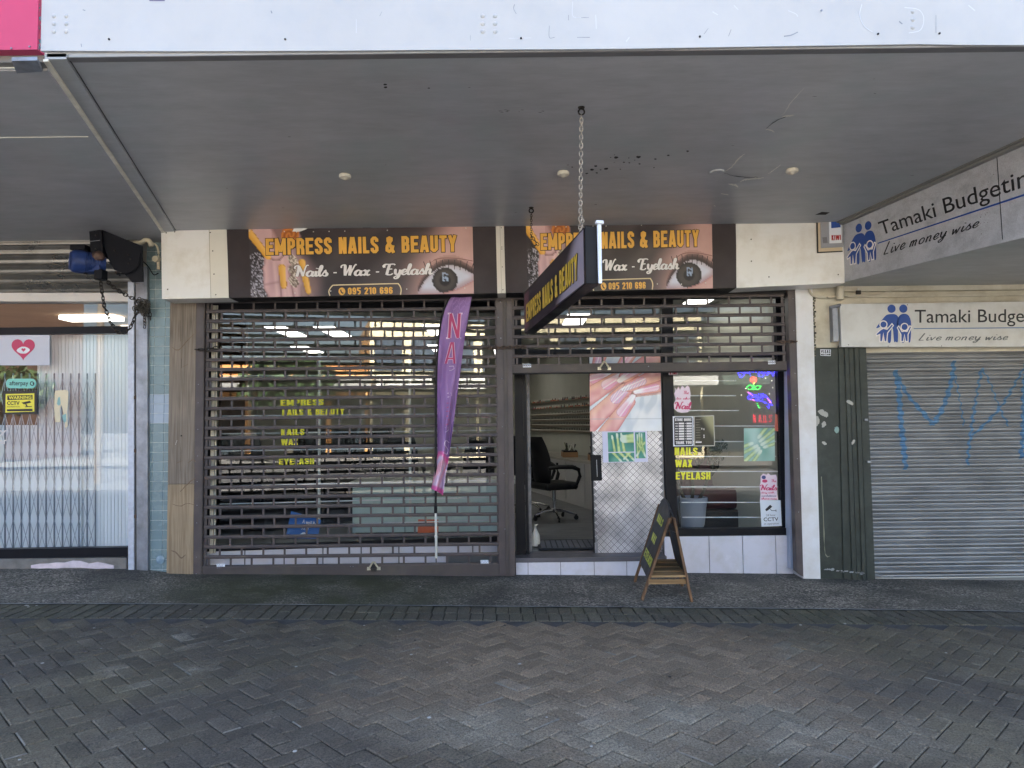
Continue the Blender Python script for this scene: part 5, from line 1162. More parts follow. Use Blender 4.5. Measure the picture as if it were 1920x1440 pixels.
for y, wv in ((691, 10), (741, 9), (760, 10), (776, 12), (792, 12), (806, 10)):
    l, r = frow(y); u = .62 if y < 700 else .62
    pts_ = [(u - .12, y - wv * .4), (u + .06, y - wv * .45), (u + .1, y), (u - .02, y + wv * .35), (u - .1, y + wv * .4)]
    q_ = [fpt(a, c) + Vector((0, -.004, 0)) for a, c in pts_]; b.tube(q_, .0035, redp if 750 < y < 800 else whp, 5)
q_ = [fpt(a, c) + Vector((0, -.004, 0)) for a, c in crom([(.86, 830), (.62, 826), (.55, 834), (.84, 843), (.8, 851), (.5, 849)], 4)]; b.tube(q_, .004, whp, 5)
for k in range(7):
    y = 562 + 6 * (k % 3) * 1.7; u = .25 + .1 * k
    q_ = [fpt(u + .1 * math.cos(a), y + 9 * math.sin(a)) + Vector((0, -.003, 0)) for a in [i * .7 for i in range(9)]]; b.tube(q_, .0014, S('lilac flag print', (170, 136, 196), rough=.6), 4)
b.build('print', fl)

# ------------------------------------------------------------------ signs of the right neighbour
navy = S('blue print', (34, 74, 150), rough=.45, vary=.05); dark_ink = S('black vinyl', (26, 28, 32), rough=.4, vary=.05)
def family(b, s, w=.001):
    """Two grown-ups with two children in front, flat figures."""
    P = lambda pts: crom(pts, 4, True)
    for cx, cy in ((.44, .115), (.77, .115)): poly(b, s, ell(cx, cy, .115, .11), navy, w)
    poly(b, s, P([(.44, .255), (.56, .27), (.64, .36), (.62, .5), (.62, .97), (.55, .98), (.51, .98), (.48, .66), (.44, .66), (.42, .98), (.34, .98), (.33, .6), (.2, .56), (.06, .62), (.02, .6), (.18, .4), (.3, .28)]), navy, w)
    poly(b, s, P([(.77, .25), (.9, .28), (.97, .4), (.99, .58), (.97, .96), (.91, .98), (.88, .66), (.84, .64), (.8, .98), (.72, .98), (.68, .6), (.6, .57), (.6, .44), (.66, .3)]), navy, w)
    for cx, cy, arms in ((.21, .53, 1), (.8, .6, 0)):
        body = [(cx, cy + .1), (cx + .1, cy + .13), (cx + .24, cy - .02), (cx + .28, cy + .03), (cx + .12, cy + .22), (cx + .09, .985), (cx + .025, .985), (cx, .76), (cx - .03, .985), (cx - .1, .985), (cx - .1, cy + .26), (cx - .19, cy + .3), (cx - .21, cy + .25), (cx - .08, cy + .14)] if arms else [(cx, cy + .11), (cx + .07, cy + .12), (cx + .15, cy - .03), (cx + .2, cy + .0), (cx + .1, cy + .2), (cx + .1, .985), (cx + .03, .985), (cx, .8), (cx - .03, .985), (cx - .1, .985), (cx - .1, cy + .2), (cx - .2, cy + .02), (cx - .16, cy - .03), (cx - .07, cy + .12)]
        poly(b, s, body, navy, w + .0012); line_on(b, s, body, .028, white_ink, w + .0018, True, False)
        poly(b, s, ell(cx, cy, .1, .095), navy, w + .0026); line_on(b, s, ell(cx, cy, .1, .095, 18), .028, white_ink, w + .0032, True, False)
sgn = surf_px((1575, 570), (2010, 564), (2014, 650), (1578, 650.5), -.10); fx = thing('flat_sign', sgn.p(.5, 1), 'flat white sign with blue family figures mounted above the steel roller door', 'shop sign', 'white signs with the blue family figures')
b = MB(); slab(b, sgn, S('white sign sheet', (206, 206, 204), rough=.4, vary=.05, vs=1.5, dirt=(lin((170, 166, 156)), .4, 5)), .06); b.build('board', fx, bevel=.002)
b = MB(); px2 = lambda x0, y0, x1, y1: Surf(*[at(x, y, -.10) for x, y in ((x0, y0), (x1, y0 - (x1 - x0) * .007), (x1, y1 - (x1 - x0) * .007), (x0, y1))])
family(b, px2(1642, 571, 1709, 642)); font_on(b, px2(1715, 581, 1975, 613.3), 'Tamaki Budgeting', dark_ink, .001, 0.004)
pu = [(1713, 617), (1713, 615.4), (2005, 613), (2005, 614.6)]; b.add([at(x, y, -.1015) for x, y in pu], [(0, 1, 2, 3)], S('blue rule', (70, 110, 160), rough=.45))
put = px2(1722, 625, 1887, 638.5); text_on(b, put, 'Live money wise', S('grey ink', (92, 96, 100), rough=.5), script, w=.0012, wmax=.10, wmin=.075, shear=.3, gap=.07); b.build('lettering', fx)
b = MB()
for u, v in ((.03, .95), (.2, .985), (.29, .04), (.43, .98)): b.lathe(sgn.p(u, v, .001), [(.005, 0), (.003, .003)], steel_dark, 8, sgn.n)
b.build('sign_screw', fx)
# the long one under the canopy edge, running out towards the street
def oW(Y, z): return Vector((BR(Y), Y, z))
osf = Surf(oW(-.305, cz(-.3) - .01), oW(YF + .1, cz(YF) - .01), oW(YF + .1, oz(YF + .1)), oW(-.305, zb0)); osf.n = nrm if osf.n.dot(nrm) > 0 else nrm
os_ = thing('soffit_sign', (osf.p(.5, 1)), 'long grey white sign with blue family figures running along the canopy step', 'shop sign', 'white signs with the blue family figures')
b = MB(); slab(b, osf, S('dusty white sign sheet', (176, 178, 184), rough=.45, vary=.08, vs=1.2, dirt=(lin((136, 136, 140)), .6, 7), fine=.08, fs=120), .03); b.build('board', os_)
oq = lambda pts: Surf(*[obl(*p) for p in pts])
def osub(pts): s = oq(pts); s.n = nrm; return s
b = MB(); family(b, osub([(1588, 425), (1640, 411), (1645, 486), (1589, 499)]), .002)
font_on(b, osub([(1646, 417), (1952, 305), (1955, 351), (1656, 449)]), 'Tamaki Budgeting', dark_ink, .002, .004)
line_on(b, osf, [(0, 0), (0, 0.001)], .0001, dark_ink, .001, smooth=False)
b.add([obl(1646, 455.3) + nrm * .002, obl(1646, 457.4) + nrm * .002, obl(1960, 354.5) + nrm * .002, obl(1960, 350.5) + nrm * .002], [(0, 1, 2, 3)], navy)
text_on(b, osub([(1657, 455.5), (1833, 406), (1833, 426), (1657, 478)]), 'Live money wise', dark_ink, script, w=.002, wmax=.10, wmin=.07, shear=.3, gap=.07)
b.build('lettering', os_)
b = MB(); j0, j1 = obl(1869, 288), obl(1880, 449); b.bar(j0 + nrm * .001, j1 + nrm * .001, .004, .004, dark_ink, nrm)
rr_ = random.Random(12)
for k in range(24):
    p = obl(rr_.uniform(1838, 1866), rr_.uniform(320, 440)); r = rr_.uniform(.002, .005); b.add([p + nrm * .0015 + Vector((0, r * math.cos(a), r * math.sin(a))) for a in (0, 1.5, 3.1, 4.7)], [(0, 1, 2, 3)], S('rust spot', (108, 90, 72), rough=.8))
b.build('sheet_joint', os_)

# steel roller door
rd = thing('roller_door', at(1790, 1083, .0), 'closed corrugated steel roller door with faded blue spray scrawl', 'roller door')
corr = S('galvanised roller curtain', (140, 140, 140), rough=.38, metal=.55, vary=.18, vs=2, dirt=(lin((168, 168, 170)), .5, 1.6), stretch=(1, 1, 2.5))
Yd = .06; xl = at(1618, 880, Yd).x; zt, zb = at(1760, 648, Yd).z, at(1760, 1082, Yd).z; pit = .0865; b = MB(); prof = []; n = int((zt - zb) / pit) + 1
for k in range(n):
    for t, d in ((0, 0), (.10, .0005), (.16, .003), (.22, .0005), (.30, .0), (.36, .007), (.46, .015), (.60, .0195), (.74, .0195), (.86, .014), (.95, .005)): prof.append((zb + (k + t) * pit, d))
vs = [(x, Yd - d * 1.5, z) for x in (xl, xl + 1.0, xl + 2.6, xl + 4) for z, d in prof]; m_ = len(prof)
b.add(vs, [(i * m_ + j, (i + 1) * m_ + j, (i + 1) * m_ + j + 1, i * m_ + j + 1) for i in range(3) for j in range(m_ - 1)], corr); b.build('curtain', rd, smooth=True)
b = MB(); b.box(xl + .02, xl + 4, Yd - .02, Yd + .01, zb - .06, zb - .004, corr); b.box(xl + .02, xl + 4, Yd - .026, Yd - .0205, zb - .004, zb + .004, white_plastic); b.build('bottom_bar', rd)
b = MB()
for px, py in ((1624, 787), (1629, 866)): b.obox(at(px, py, -.05), (.015, 0, 0), (0, .008, 0), (0, 0, .01), galv)
b.build('door_clip', rd)
spray = S('faded blue spray paint', (84, 124, 160), rough=.6, vary=.3, vs=18); b = MB()
def paint(pts, wpx, seed):
    q_ = crom(pts, 14); rr = random.Random(seed)
    ws = [wpx * (.8 + .4 * vnoise(i * .3, seed)) for i in range(len(q_))]; l, r = ribbon(q_, ws); n = len(q_)
    def on(p):
        w_ = at(p.x, p.y, Yd); f = ((w_.z - zb) / pit) % 1.0; d = 0
        tb = ((0, 0), (.10, .0005), (.16, .003), (.22, .0005), (.30, .0), (.36, .007), (.46, .015), (.60, .0195), (.74, .0195), (.86, .014), (.95, .005), (1, 0))
        for a, c in zip(tb, tb[1:]):
            if a[0] <= f <= c[0]: d = a[1] + (c[1] - a[1]) * (f - a[0]) / (c[0] - a[0])
        return Vector((w_.x, Yd - d * 1.5 - .0012, w_.z))
    # fine steps so the paint follows the ribs
    L_, R_ = [], []
    for i in range(n - 1):
        for k in range(4): L_.append(l[i].lerp(l[i + 1], k / 4)); R_.append(r[i].lerp(r[i + 1], k / 4))
    M_ = len(L_); vs = [on(L_[i].lerp(R_[i], t)) for t in (0, .25, .5, .75, 1) for i in range(M_)]
    b.add(vs, [(k * M_ + i, k * M_ + i + 1, (k + 1) * M_ + i + 1, (k + 1) * M_ + i) for k in range(4) for i in range(M_ - 1)], spray)
paint([(1677, 694), (1684, 740), (1689, 800), (1697, 882)], 9, 1); paint([(1678, 698), (1700, 740), (1730, 775), (1748, 797)], 6.5, 2); paint([(1748, 797), (1768, 760), (1782, 715), (1787, 676)], 8, 3); paint([(1786, 690), (1796, 740), (1806, 800)], 2.4, 4)
paint([(1812, 872), (1816, 830), (1826, 760), (1839, 690)], 5, 5); paint([(1839, 690), (1855, 720), (1872, 765), (1890, 800)], 3.2, 6); paint([(1822, 816), (1850, 790), (1880, 755), (1912, 700), (1935, 660)], 4.4, 7); paint([(1912, 860), (1916, 820), (1918, 740), (1920, 700)], 8, 8)
b.build('spray_paint_marking', rd)

# ------------------------------------------------------------------ alarm box, conduits and small fittings
al = thing('alarm_box', at(1555, 471, -.31), 'small grey alarm box with a white plate in the corner of the cream panel', 'alarm box')
b = MB(); s = surf_px((1531, 409.5), (1578.5, 408), (1580, 471), (1532.5, 473.5), -.31)
slab(b, s, S('beige box frame', (202, 184, 156), rough=.5, vary=.06), .03); b.build('frame', al, bevel=.003)
b = MB(); poly(b, s, [(-.02, 0), (.045, 0), (.045, .985), (1, .985), (1, 1.02), (-.02, 1.02)], ink_black, .001); slab(b, s.sub(.14, .1, 1.0, .88), S('grey alarm case', (150, 152, 160), rough=.5), .02, .012); b.build('case', al)
b = MB(); pl_ = s.sub(.46, .07, .94, .76); slab(b, pl_, paper_white, .006, .018); poly(b, pl_, [(.15, .07), (.93, .05), (.93, .34), (.16, .36)], navy, .02); text_on(b, pl_.sub(.16, .66, .92, .88), 'KIWI', S('dark red print', (170, 40, 44), rough=.5), w=.02)
for k in range(5): line_on(b, s.sub(.18, .5, .44, .85), [(.1 + k * .14, .2), (.2 + k * .14, .7)], .05, S('grey slot', (96, 98, 104), rough=.6), .0125, smooth=False)
b.build('plate', al)
def pipe(name, pts, Y, r, mat, label, cat, extra=None):
    b = MB(); P = crom(pts, 6) if len(pts) > 2 else pts; b.tube([at(x, y, Y) for x, y in P], r, mat, 12)
    if extra: extra(b)
    return tag(b.build(name, smooth=True), label, cat)
pipe('conduit_pipe', [(1514, 532), (1516, 540), (1522, 552), (1534, 557), (1552, 558), (1576, 556), (1590, 555)], -.03, .012, pale_pvc, 'grey cream conduit bending out from the top of the white post', 'pipe')
pipe('drain_stub', [(1575, 530), (1575, 562)], -.06, .034, pale_pvc, 'short fat cream pipe stub ending above the flat white sign', 'pipe', lambda b: b.lathe(at(1575, 562, -.06), [(.038, 0), (.038, .012)], pale_pvc, 16))
pipe('phone_cable', [(1590, 556), (1620, 556), (1650, 551), (1680, 541), (1700, 536)], -.07, .0045, pale_pvc, 'thin loose cable sagging across the cream wall above the flat sign', 'cable')
b = MB(); b.box(at(1562, 600, -.08).x, at(1572, 600, -.08).x, -.075, .0, at(1570, 640, -.08).z, at(1570, 574, -.08).z, galv); b.tube([at(1556, 576, -.09), at(1566, 574, -.09), at(1576, 572, -.09)], .015, galv, 10); tag(b.build('wall_bracket'), 'grey steel bracket beside the flat white sign, under the pipe stub', 'bracket')
b = MB(); b.box(at(1605, 545, -.06).x, at(1613, 545, -.06).x, -.075, -.05, at(1609, 552, -.06).z, at(1609, 545, -.06).z, steel_dark); b.tube([at(1609, 541, -.065), at(1609, 548, -.065)], .009, white_plastic, 8); tag(b.build('wall_bulb_holder'), 'tiny dark holder with a white cap on the cream wall', 'bulb holder')
sk_ = MB(); s = rect_px(1538, 655, 1558, 667.5, -.0045); poly(sk_, s, [(0, 0), (1, .03), (.98, 1), (.02, .95)], paper_white, 0); text_on(sk_, s.sub(.06, .1, .94, .55), 'VLKAS', ink_black, w=.0006); text_on(sk_, s.sub(.06, .64, .94, .9), 'MOTION', ink_black, w=.0006); tag(sk_.build('wall_sticker'), 'small black and white sticker on the dark green plaster', 'sticker')
proto = None
for px, py, lab in ((647, 327, 'small round ceiling fitting above the gold headline of the wide banner'), (1056, 322, 'small round ceiling fitting close to the hanging chain'), (1485, 317, 'small round ceiling fitting on the cracked side of the soffit')):
    p = on_ceil(px, py)
    if proto is None:
        b = MB(); b.lathe(p, [(.040, 0), (.046, -.006), (.046, -.022), (.042, -.028), (.024, -.032), (.016, -.040), (.008, -.043)], S('ivory ceiling fitting', (206, 200, 186), rough=.4, vary=.08), 20); me_ = b.build('ceiling_fitting', smooth=True)
        for v in me_.data.vertices: v.co -= p
        me_.location = p; proto = me_; o = me_
    else: o = proto.copy(); COL.objects.link(o); o.location = p
    tag(o, lab, 'ceiling fitting', 'round fittings on the soffit')

# ------------------------------------------------------------------ roller curtain, guide and motor of the left neighbour
lr = thing('roller_door', at(120, 550, 0), 'rolled-up galvanised roller curtain under the soffit beside the blue motor', 'roller door')
b = MB(); zb_, zt_ = at(100, 549, .02).z, 3.3; x0, x1 = -8.0, at(266, 520, .02).x; prof = []; pit = .093; n = int((zt_ - zb_) / pit) + 1
galv2 = S('galvanised drum curtain', (136, 134, 130), rough=.3, metal=.75, vary=.12, vs=2, dirt=(lin((96, 92, 86)), .5, 3))
for k in range(n):
    for t, d in ((0, 0), (.15, .004), (.3, .002), (.45, .004), (.6, .016), (.75, .021), (.9, .014)): prof.append((zb_ + (k + t) * pit, d + .10 * math.sin(min(1, (k + t) / 5) * 1.5)))
vs = [(x, .02 - d, z) for x in (x0, x1) for z, d in prof]; m_ = len(prof); b.add(vs, [(j, m_ + j, m_ + j + 1, j + 1) for j in range(m_ - 1)], galv2); b.build('curtain', lr, smooth=True)
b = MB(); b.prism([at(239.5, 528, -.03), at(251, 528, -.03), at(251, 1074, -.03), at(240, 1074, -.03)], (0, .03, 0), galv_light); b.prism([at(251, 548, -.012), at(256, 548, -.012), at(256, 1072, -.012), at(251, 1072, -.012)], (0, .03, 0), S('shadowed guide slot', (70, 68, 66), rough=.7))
b.prism([at(254.5, 528, -.022), at(271, 512, -.022), at(272.5, 1071, -.022), at(256, 1071, -.022)], (0, .06, 0), galv); b.prism([at(268.5, 500, -.03), at(276, 500, -.03), at(277, 1070, -.03), at(269.5, 1070, -.03)], (0, .06, 0), galv); b.build('guide_rail', lr, bevel=.003)
b = MB()
for py in (745, 845, 968): b.obox(at(253.5, py, -.02), (.011, 0, 0), (0, .008, 0), (0, 0, .018), S('rusty bolt', (84, 66, 54), rough=.8))
b.build('guide_bolt', lr)
mo = thing('shutter_motor', at(200, 490, -.35), 'blue electric motor on a black triangular bracket under the soffit', 'motor'); Ym = -.42
blue = S('blue motor paint', (40, 62, 118), rough=.5, vary=.15, vs=10, dirt=(lin((30, 34, 52)), .5, 9), spec=.3); blkb = S('black bracket paint', (18, 20, 28), rough=.55, vary=.2, spec=.15)
b = MB(); b.prism([at(187, 432, Ym), at(192, 431, Ym), at(266, 461, Ym), at(268, 528, Ym), at(247, 529, Ym), at(232, 513, Ym), at(214, 506, Ym), at(204, 488, Ym), at(196, 466, Ym)], (0, .02, 0), blkb)
b.prism([at(167, 433.5, Ym - .02), at(188, 431, Ym - .02), at(190, 474, Ym - .02), at(170, 478, Ym - .02)], (0, .09, 0), blkb); b.prism([at(186, 432, Ym - .03), at(190, 431.5, Ym - .03), at(193, 480, Ym - .03), at(189, 480, Ym - .03)], (0, .1, 0), blkb)
b.bar(at(169, 452.5, Ym - .022), at(188, 450.5, Ym - .022), .006, .008, S('grey edge wear', (96, 98, 106), rough=.5)); b.build('bracket', mo, bevel=.003)
b = MB()
for px, py in ((180, 441), (180, 467), (241, 478), (245, 486), (241, 494), (215, 470)): b.lathe(at(px, py, Ym - .022 if px < 190 else Ym - .001), [(.009, 0), (.009, .006), (.005, .009)], steel_dark, 8, (0, -1, 0))
b.build('bracket_bolt', mo, smooth=True)
b = MB(); c0 = at(137, 489, Ym - .1); c1 = at(196, 497, Ym + .05); ax = (c1 - c0).normalized(); L_ = (c1 - c0).length
b.lathe(c0, [(.05, -.03), (.085, -.02), (.102, .0), (.106, .03), (.106, .09)], blue, 24, ax)
prof = [(.106, .09)]
for k in range(9): prof += [(.1, .092 + k * .014), (.1, .1 + k * .014), (.09, .101 + k * .014), (.09, .105 + k * .014)]
prof += [(.085, .225), (.075, .26), (.06, L_)]; b.lathe(c0, prof, blue, 24, ax)
for k in range(5): b.lathe(c0, [(.02 + k * .014, -.0315 + k * .0012), (.025 + k * .014, -.034 + k * .0012), (.03 + k * .014, -.0315 + k * .0012)], blue, 20, ax)
b.build('motor_body', mo, smooth=True)
b = MB(); b.obox(at(152, 466, Ym + .02), (.07, 0, 0), (0, .06, 0), (0, 0, .025), blkb); b.build('terminal_box', mo, bevel=.006)
b = MB(); b.lathe(at(183, 482, Ym - .03), [(.04, -.05), (.05, -.045), (.055, 0), (.055, .03), (.035, .05), (.02, .06)], S('rusty gear cover', (86, 66, 60), rough=.6, vary=.3, vs=30), 18, (1, -.5, 0)); b.lathe(at(160, 510, Ym - .03), [(.02, -.02), (.024, 0), (.02, .02)], steel_dark, 12, (0, -1, 0)); b.build('gear_cover', mo, smooth=True)
b = MB(); b.obox(at(176, 505, Ym - .01), (.085, 0, 0), (0, .06, 0), (0, 0, .035), blue); b.obox(at(189, 516, Ym - .02), (.04, 0, 0), (0, .05, 0), (0, 0, .05), blkb); b.build('gearbox', mo, bevel=.01)
b = MB(); b.tube([at(x, y, Ym - .02) for x, y in crom([(220, 514), (240, 512), (256, 500), (262, 480), (266, 462)], 5)], .007, blkb, 8); b.tube([at(x, y, -.2) for x, y in crom([(268, 490), (278, 500), (288, 515), (297, 512)], 5)], .005, blkb, 8); b.build('motor_cable', mo, smooth=True)
b = MB(); P = [at(188, 522, Ym - .02), at(190, 540, Ym - .03), at(196, 576, Ym - .06), at(207, 604, Ym - .06), at(218, 621, Ym - .06), at(230, 625.5, Ym - .06), at(243, 617, Ym - .05), at(251, 600, Ym - .06), at(257, 582, Ym - .08)]
chain(b, P, .048, .0052, steel_dark, 8); chain(b, [at(197, 524, Ym), at(215, 540, Ym - .04), at(232, 551, Ym - .06), at(250, 560, Ym - .08), at(262, 566, Ym - .1)], .048, .0052, steel_dark, 9)
rr_ = random.Random(31); cc = at(267, 574, -.09)
for k in range(70):
    a, r = rr_.uniform(0, 6.28), rr_.random() ** .6; p = cc + Vector((.075 * r * math.cos(a), rr_.uniform(-.03, .03), .072 * r * math.sin(a) + .0)); link_mesh(b, p, Vector((rr_.uniform(-1, 1), rr_.uniform(-.4, .4), rr_.uniform(-1, 1))), Vector((rr_.uniform(-1, 1), rr_.uniform(-1, 1), .2)), .044, .0042, S('greasy chain steel', (96, 92, 86), rough=.45, metal=.7, vary=.3, vs=30))
for x0_, l in ((270, 655), (276, 634), (281, 640)): chain(b, [at(x0_, 580, -.05), at(x0_ + 1, l - 40, -.05)], .04, .004, steel_dark, int(x0_))
o = tag(b.build('hand_chain', smooth=True), 'dark loop of hoist chain bundled in a knot on the steel guide rail', 'chain')
b = MB(); b.tube([at(x, y, -.24) for x, y in crom([(252, 455.5), (266, 454), (272, 450), (280, 452), (284, 462)], 5)], .022, pale_pvc, 12); b.tube([at(x, y, -.22) for x, y in crom([(284, 455), (293, 460), (297, 470), (297, 486)], 5)], .009, pale_pvc, 10); b.lathe(at(293, 486, -.22), [(.03, -.03), (.032, 0), (.03, .025)], pale_pvc, 14, (0, -1, 0)); b.tube([at(297, 488, -.2), at(297, 505, -.2)], .016, pale_pvc, 10); tag(b.build('conduit_fitting', smooth=True), 'cream conduit elbow and junction fitting between the blue motor and cream panel', 'pipe')

# ------------------------------------------------------------------ posters and stickers on the neighbour's glass
def sheet_thing(name, s, mat, label, cat, group=None, th=.003):
    root = thing(name, s.p(.5, 1), label, cat, group); b = MB(); slab(b, s, mat, th); b.build('backing', root); return root
s = rect_px(-20, 628, 93, 685, .045); hp_ = sheet_thing('heart_poster', s, S('pale poster paper', (196, 198, 212), rough=.5, vary=.05), 'pale poster with a pink heart holding an eye, on the glass front', 'poster')
pink = S('pink heart print', (190, 52, 96), rough=.5, vary=.06); b = MB()
def heart(cx, cy, w, h):
    out = []
    for k in range(36):
        t = 6.28318 * k / 36; x = 16 * math.sin(t) ** 3; y = 13 * math.cos(t) - 5 * math.cos(2 * t) - 2 * math.cos(3 * t) - math.cos(4 * t); out.append((cx + w * x / 32, cy - h * (y + 2.5) / 29))
    return out
fullq = PxFace(.045); tp = lambda pts: [(x / 1920, y / 1440) for x, y in pts]
poly(b, fullq, tp(heart(43.5, 656, 44, 40)), pink, .002); poly(b, fullq, tp(crom([(31, 657), (38, 651), (44, 650), (50, 651), (56, 656), (50, 662), (44, 663), (37, 662)], 4, True)), paper_white, .003); poly(b, fullq, tp(heart(44, 656.5, 8, 7)), pink, .004); b.build('heart_print', hp_)
s = rect_px(11, 710, 68, 728, .047); pay = thing('pay_sticker', s.p(.5, 1), 'rounded teal sticker with black lettering on the glass above the warning sign', 'sticker')
b = MB(); teal = S('teal sticker', (128, 202, 192), rough=.45, vary=.04); pts = ell(.14, .5, .14, .5, 16, 1.5708)[:9] + ell(.86, .5, .14, .5, 16, -1.5708)[:9]; poly(b, s, pts, teal, 0); b.build('backing', pay)
b = MB(); font_on(b, s.sub(.12, .22, .74, .84), 'afterpay', ink_black, .001, .012); line_on(b, s, [(.80, .55), (.83, .35), (.89, .35), (.92, .5), (.88, .52)], .09, ink_black, .001); line_on(b, s, [(.93, .42), (.91, .66), (.85, .68), (.80, .55)], .09, ink_black, .001); b.build('lettering', pay)
s = rect_px(5, 733, 69, 777, .045); wsn = sheet_thing('warning_sign', s, S('black sign margin', (30, 28, 30), rough=.5), 'yellow and black camera warning sign on the neighbour glass front', 'sign')
yel = S('yellow sign print', (232, 220, 70), rough=.45, vary=.04); b = MB(); poly(b, s, [(.09, .13), (.93, .10), (.93, .88), (.08, .92)], yel, .001)
poly(b, s, [(.14, .20), (.88, .17), (.88, .36), (.14, .39)], ink_black, .002); font_on(b, Surf(s.p(.18, .22), s.p(.85, .20), s.p(.85, .34), s.p(.18, .36)), 'WARNING', yel, .003, .03); font_on(b, s.sub(.13, .44, .5, .60), 'CCTV', ink_black, .002, .035)
font_on(b, s.sub(.13, .645, .5, .70), 'IN OPERATION', ink_black, .002, .0); poly(b, s, [(.13, .78), (.88, .76), (.88, .86), (.13, .87)], ink_black, .002)
poly(b, s, [(.56, .50), (.80, .42), (.84, .50), (.62, .57)], ink_black, .002); poly(b, s, [(.66, .56), (.70, .55), (.74, .66), (.70, .66)], ink_black, .0024); poly(b, s, [(.56, .47), (.64, .52), (.62, .56)], ink_black, .0028); line_on(b, s, [(.66, .68), (.86, .66)], .03, ink_black, .002, smooth=False); b.build('lettering', wsn)
s = rect_px(100, 731, 130, 803, .047); tb = thing('torn_sticker', s.p(.5, 1), 'torn cream paper remnant with teal bits stuck to the glass', 'sticker')
b = MB(); poly(b, s, [(.1, .02), (.85, 0), (.95, .06), (.92, .4), (.86, .55), (.9, .95), (.74, 1.0), (.72, .8), (.62, .6), (.52, .38), (.42, .5), (.46, .84), (.12, .84), (.05, .5)], S('torn cream paper', (220, 208, 180), rough=.7, vary=.05), 0); poly(b, s, [(.3, .2), (.42, .18), (.46, .38), (.32, .42), (.22, .36)], S('teal remnant', (136, 178, 180), rough=.6), .001); poly(b, s, [(.56, .66), (.82, .62), (.82, .82), (.7, .86), (.6, .8)], S('teal remnant', (136, 178, 180)), .001); b.build('paper', tb)
b = MB(); font_on(b, rect_px(-30, 803, 13, 817, .05), 'Pay', white_ink, 0, .01); font_on(b, rect_px(-40, 821, 13, 833, .05), 'number', white_ink, 0, .03); tag(b.build('glass_lettering'), 'white lettering on the glass, cut off under the yellow warning sign', 'lettering')
for (x0, y0, x1, y1, lab) in ((903, 774, 920, 784, 'small red lettered alarm sticker low behind the grille, beside the post'), (1254, 697, 1271, 703, 'small red lettered alarm sticker at the top corner of the narrow display window')):
    Y = .50 if x0 < 1000 else YW - .006; s = rect_px(x0, y0, x1, y1, Y); root = sheet_thing('alarm_sticker', s, paper_white, lab, 'sticker', 'alarm stickers on the glass', .002); b = MB(); text_on(b, s.sub(.08, .15, .92, .9), 'KIWI', S('dark red print', (170, 40, 44)), w=.001); b.build('lettering', root)

# ------------------------------------------------------------------ posters on the door and the right window
FPK, FPL, FWH = lin((224, 158, 158)), lin((240, 196, 192)), lin((246, 240, 246))
nails = [((-.35, .42), (.24, .27), .11, .075, 1), ((-.3, .72), (.40, .30), .125, .085, 0), ((-.15, 1.02), (.50, .46), .125, .085, 2), ((.05, 1.25), (.55, .62), .11, .075, 0), ((.8, -.35), (.47, .14), .105, .07, 0), ((1.1, -.08), (.50, .29), .11, .075, 1), ((1.35, .1), (.56, .42), .105, .07, 2), ((1.35, .34), (.74, .47), .09, .06, 0), ((.25, -.3), (.12, .12), .1, .07, 2)]
def poster_fn(u, v):
    asp = .83; c = mixc(lin((214, 222, 232)), lin((236, 238, 240)), vnoise(u * 7, v * 9)); c = mixc(c, lin((190, 202, 214)), .6 * sst(vnoise(u * 11 + 4, v * 6 + u * 6), .6, .85))
    g = (u + v) / 2
    if v < .62 - .1 * u and u > .2 and v > .28: c = mixc(c, lin((196, 132, 112)), .75 * sst(vnoise(u * 9, v * 9 + 5), .25, .6))
    if .36 < u < .66 and .30 < v < .55: d = abs((v - .42) - (u - .5) * 1.0); c = mixc(c, lin((110, 66, 56)), .8 * sst(.07 - d, 0, .07))
    for p, q, r0_, r1_, kk in nails:
        d, t, sd = capsule(u, v, p, q, r0_, r1_, asp)
        if d < 0:
            sk = mixc(mixc(FPK, FPL, vnoise(u * 16, v * 12)), lin((214, 128, 128)), sst(d, -.05, 0) * .7); sk = mixc(sk, lin((236, 196, 160)), .5 * sst(sd, 0, .08)); sk = mixc(sk, lin((212, 138, 136)), .35 * sst(math.sin(t * 9 + sd * 6), .86, 1))
            if d > -.006: sk = lin((196, 120, 124))
            c = sk
        e = Vector(((q[0] - p[0]) * asp, q[1] - p[1], 0)).normalized(); n0 = (q[0] - e.x * .16 / asp, q[1] - e.y * .16); n1 = (q[0] + e.x * .08 / asp, q[1] + e.y * .08)
        d, t, sd = capsule(u, v, n0, n1, r1_ * .82, r1_ * .5, asp)
        if d < 0:
            c = mixc(mixc(lin((232, 168, 200)), lin((246, 216, 226)), sst(sd, -.03, .04)), FWH, sst(t, .45, .8))
            if kk == 2: c = mixc(c, lin((206, 190, 214)), sst(abs(math.sin(u * 90 + v * 60)), .5, 1))
            if d > -.008: c = mixc(c, lin((206, 150, 164)), .7)
            if -.02 < sd < -.005: c = mixc(c, (1, 1, 1), .6)
    if abs(v - .84) < .004: c = mixc(c, lin((170, 176, 184)), .5)
    return c
s = surf_px((1105, 665), (1238, 665), (1240.5, 808), (1106.5, 809), YP - .008); root = thing('nail_poster', s.p(.5, 1), 'large pale pink poster of manicured fingers covering the top of the sliding door', 'poster'); picture(s, 180, 190, poster_fn, 'print', root, .001, .35, lambda u, v: .002 * math.sin(u * 9 + v * 5) * math.sin(3.14 * v) + .0015 * math.sin(v * 22) * math.sin(u * 3.1))
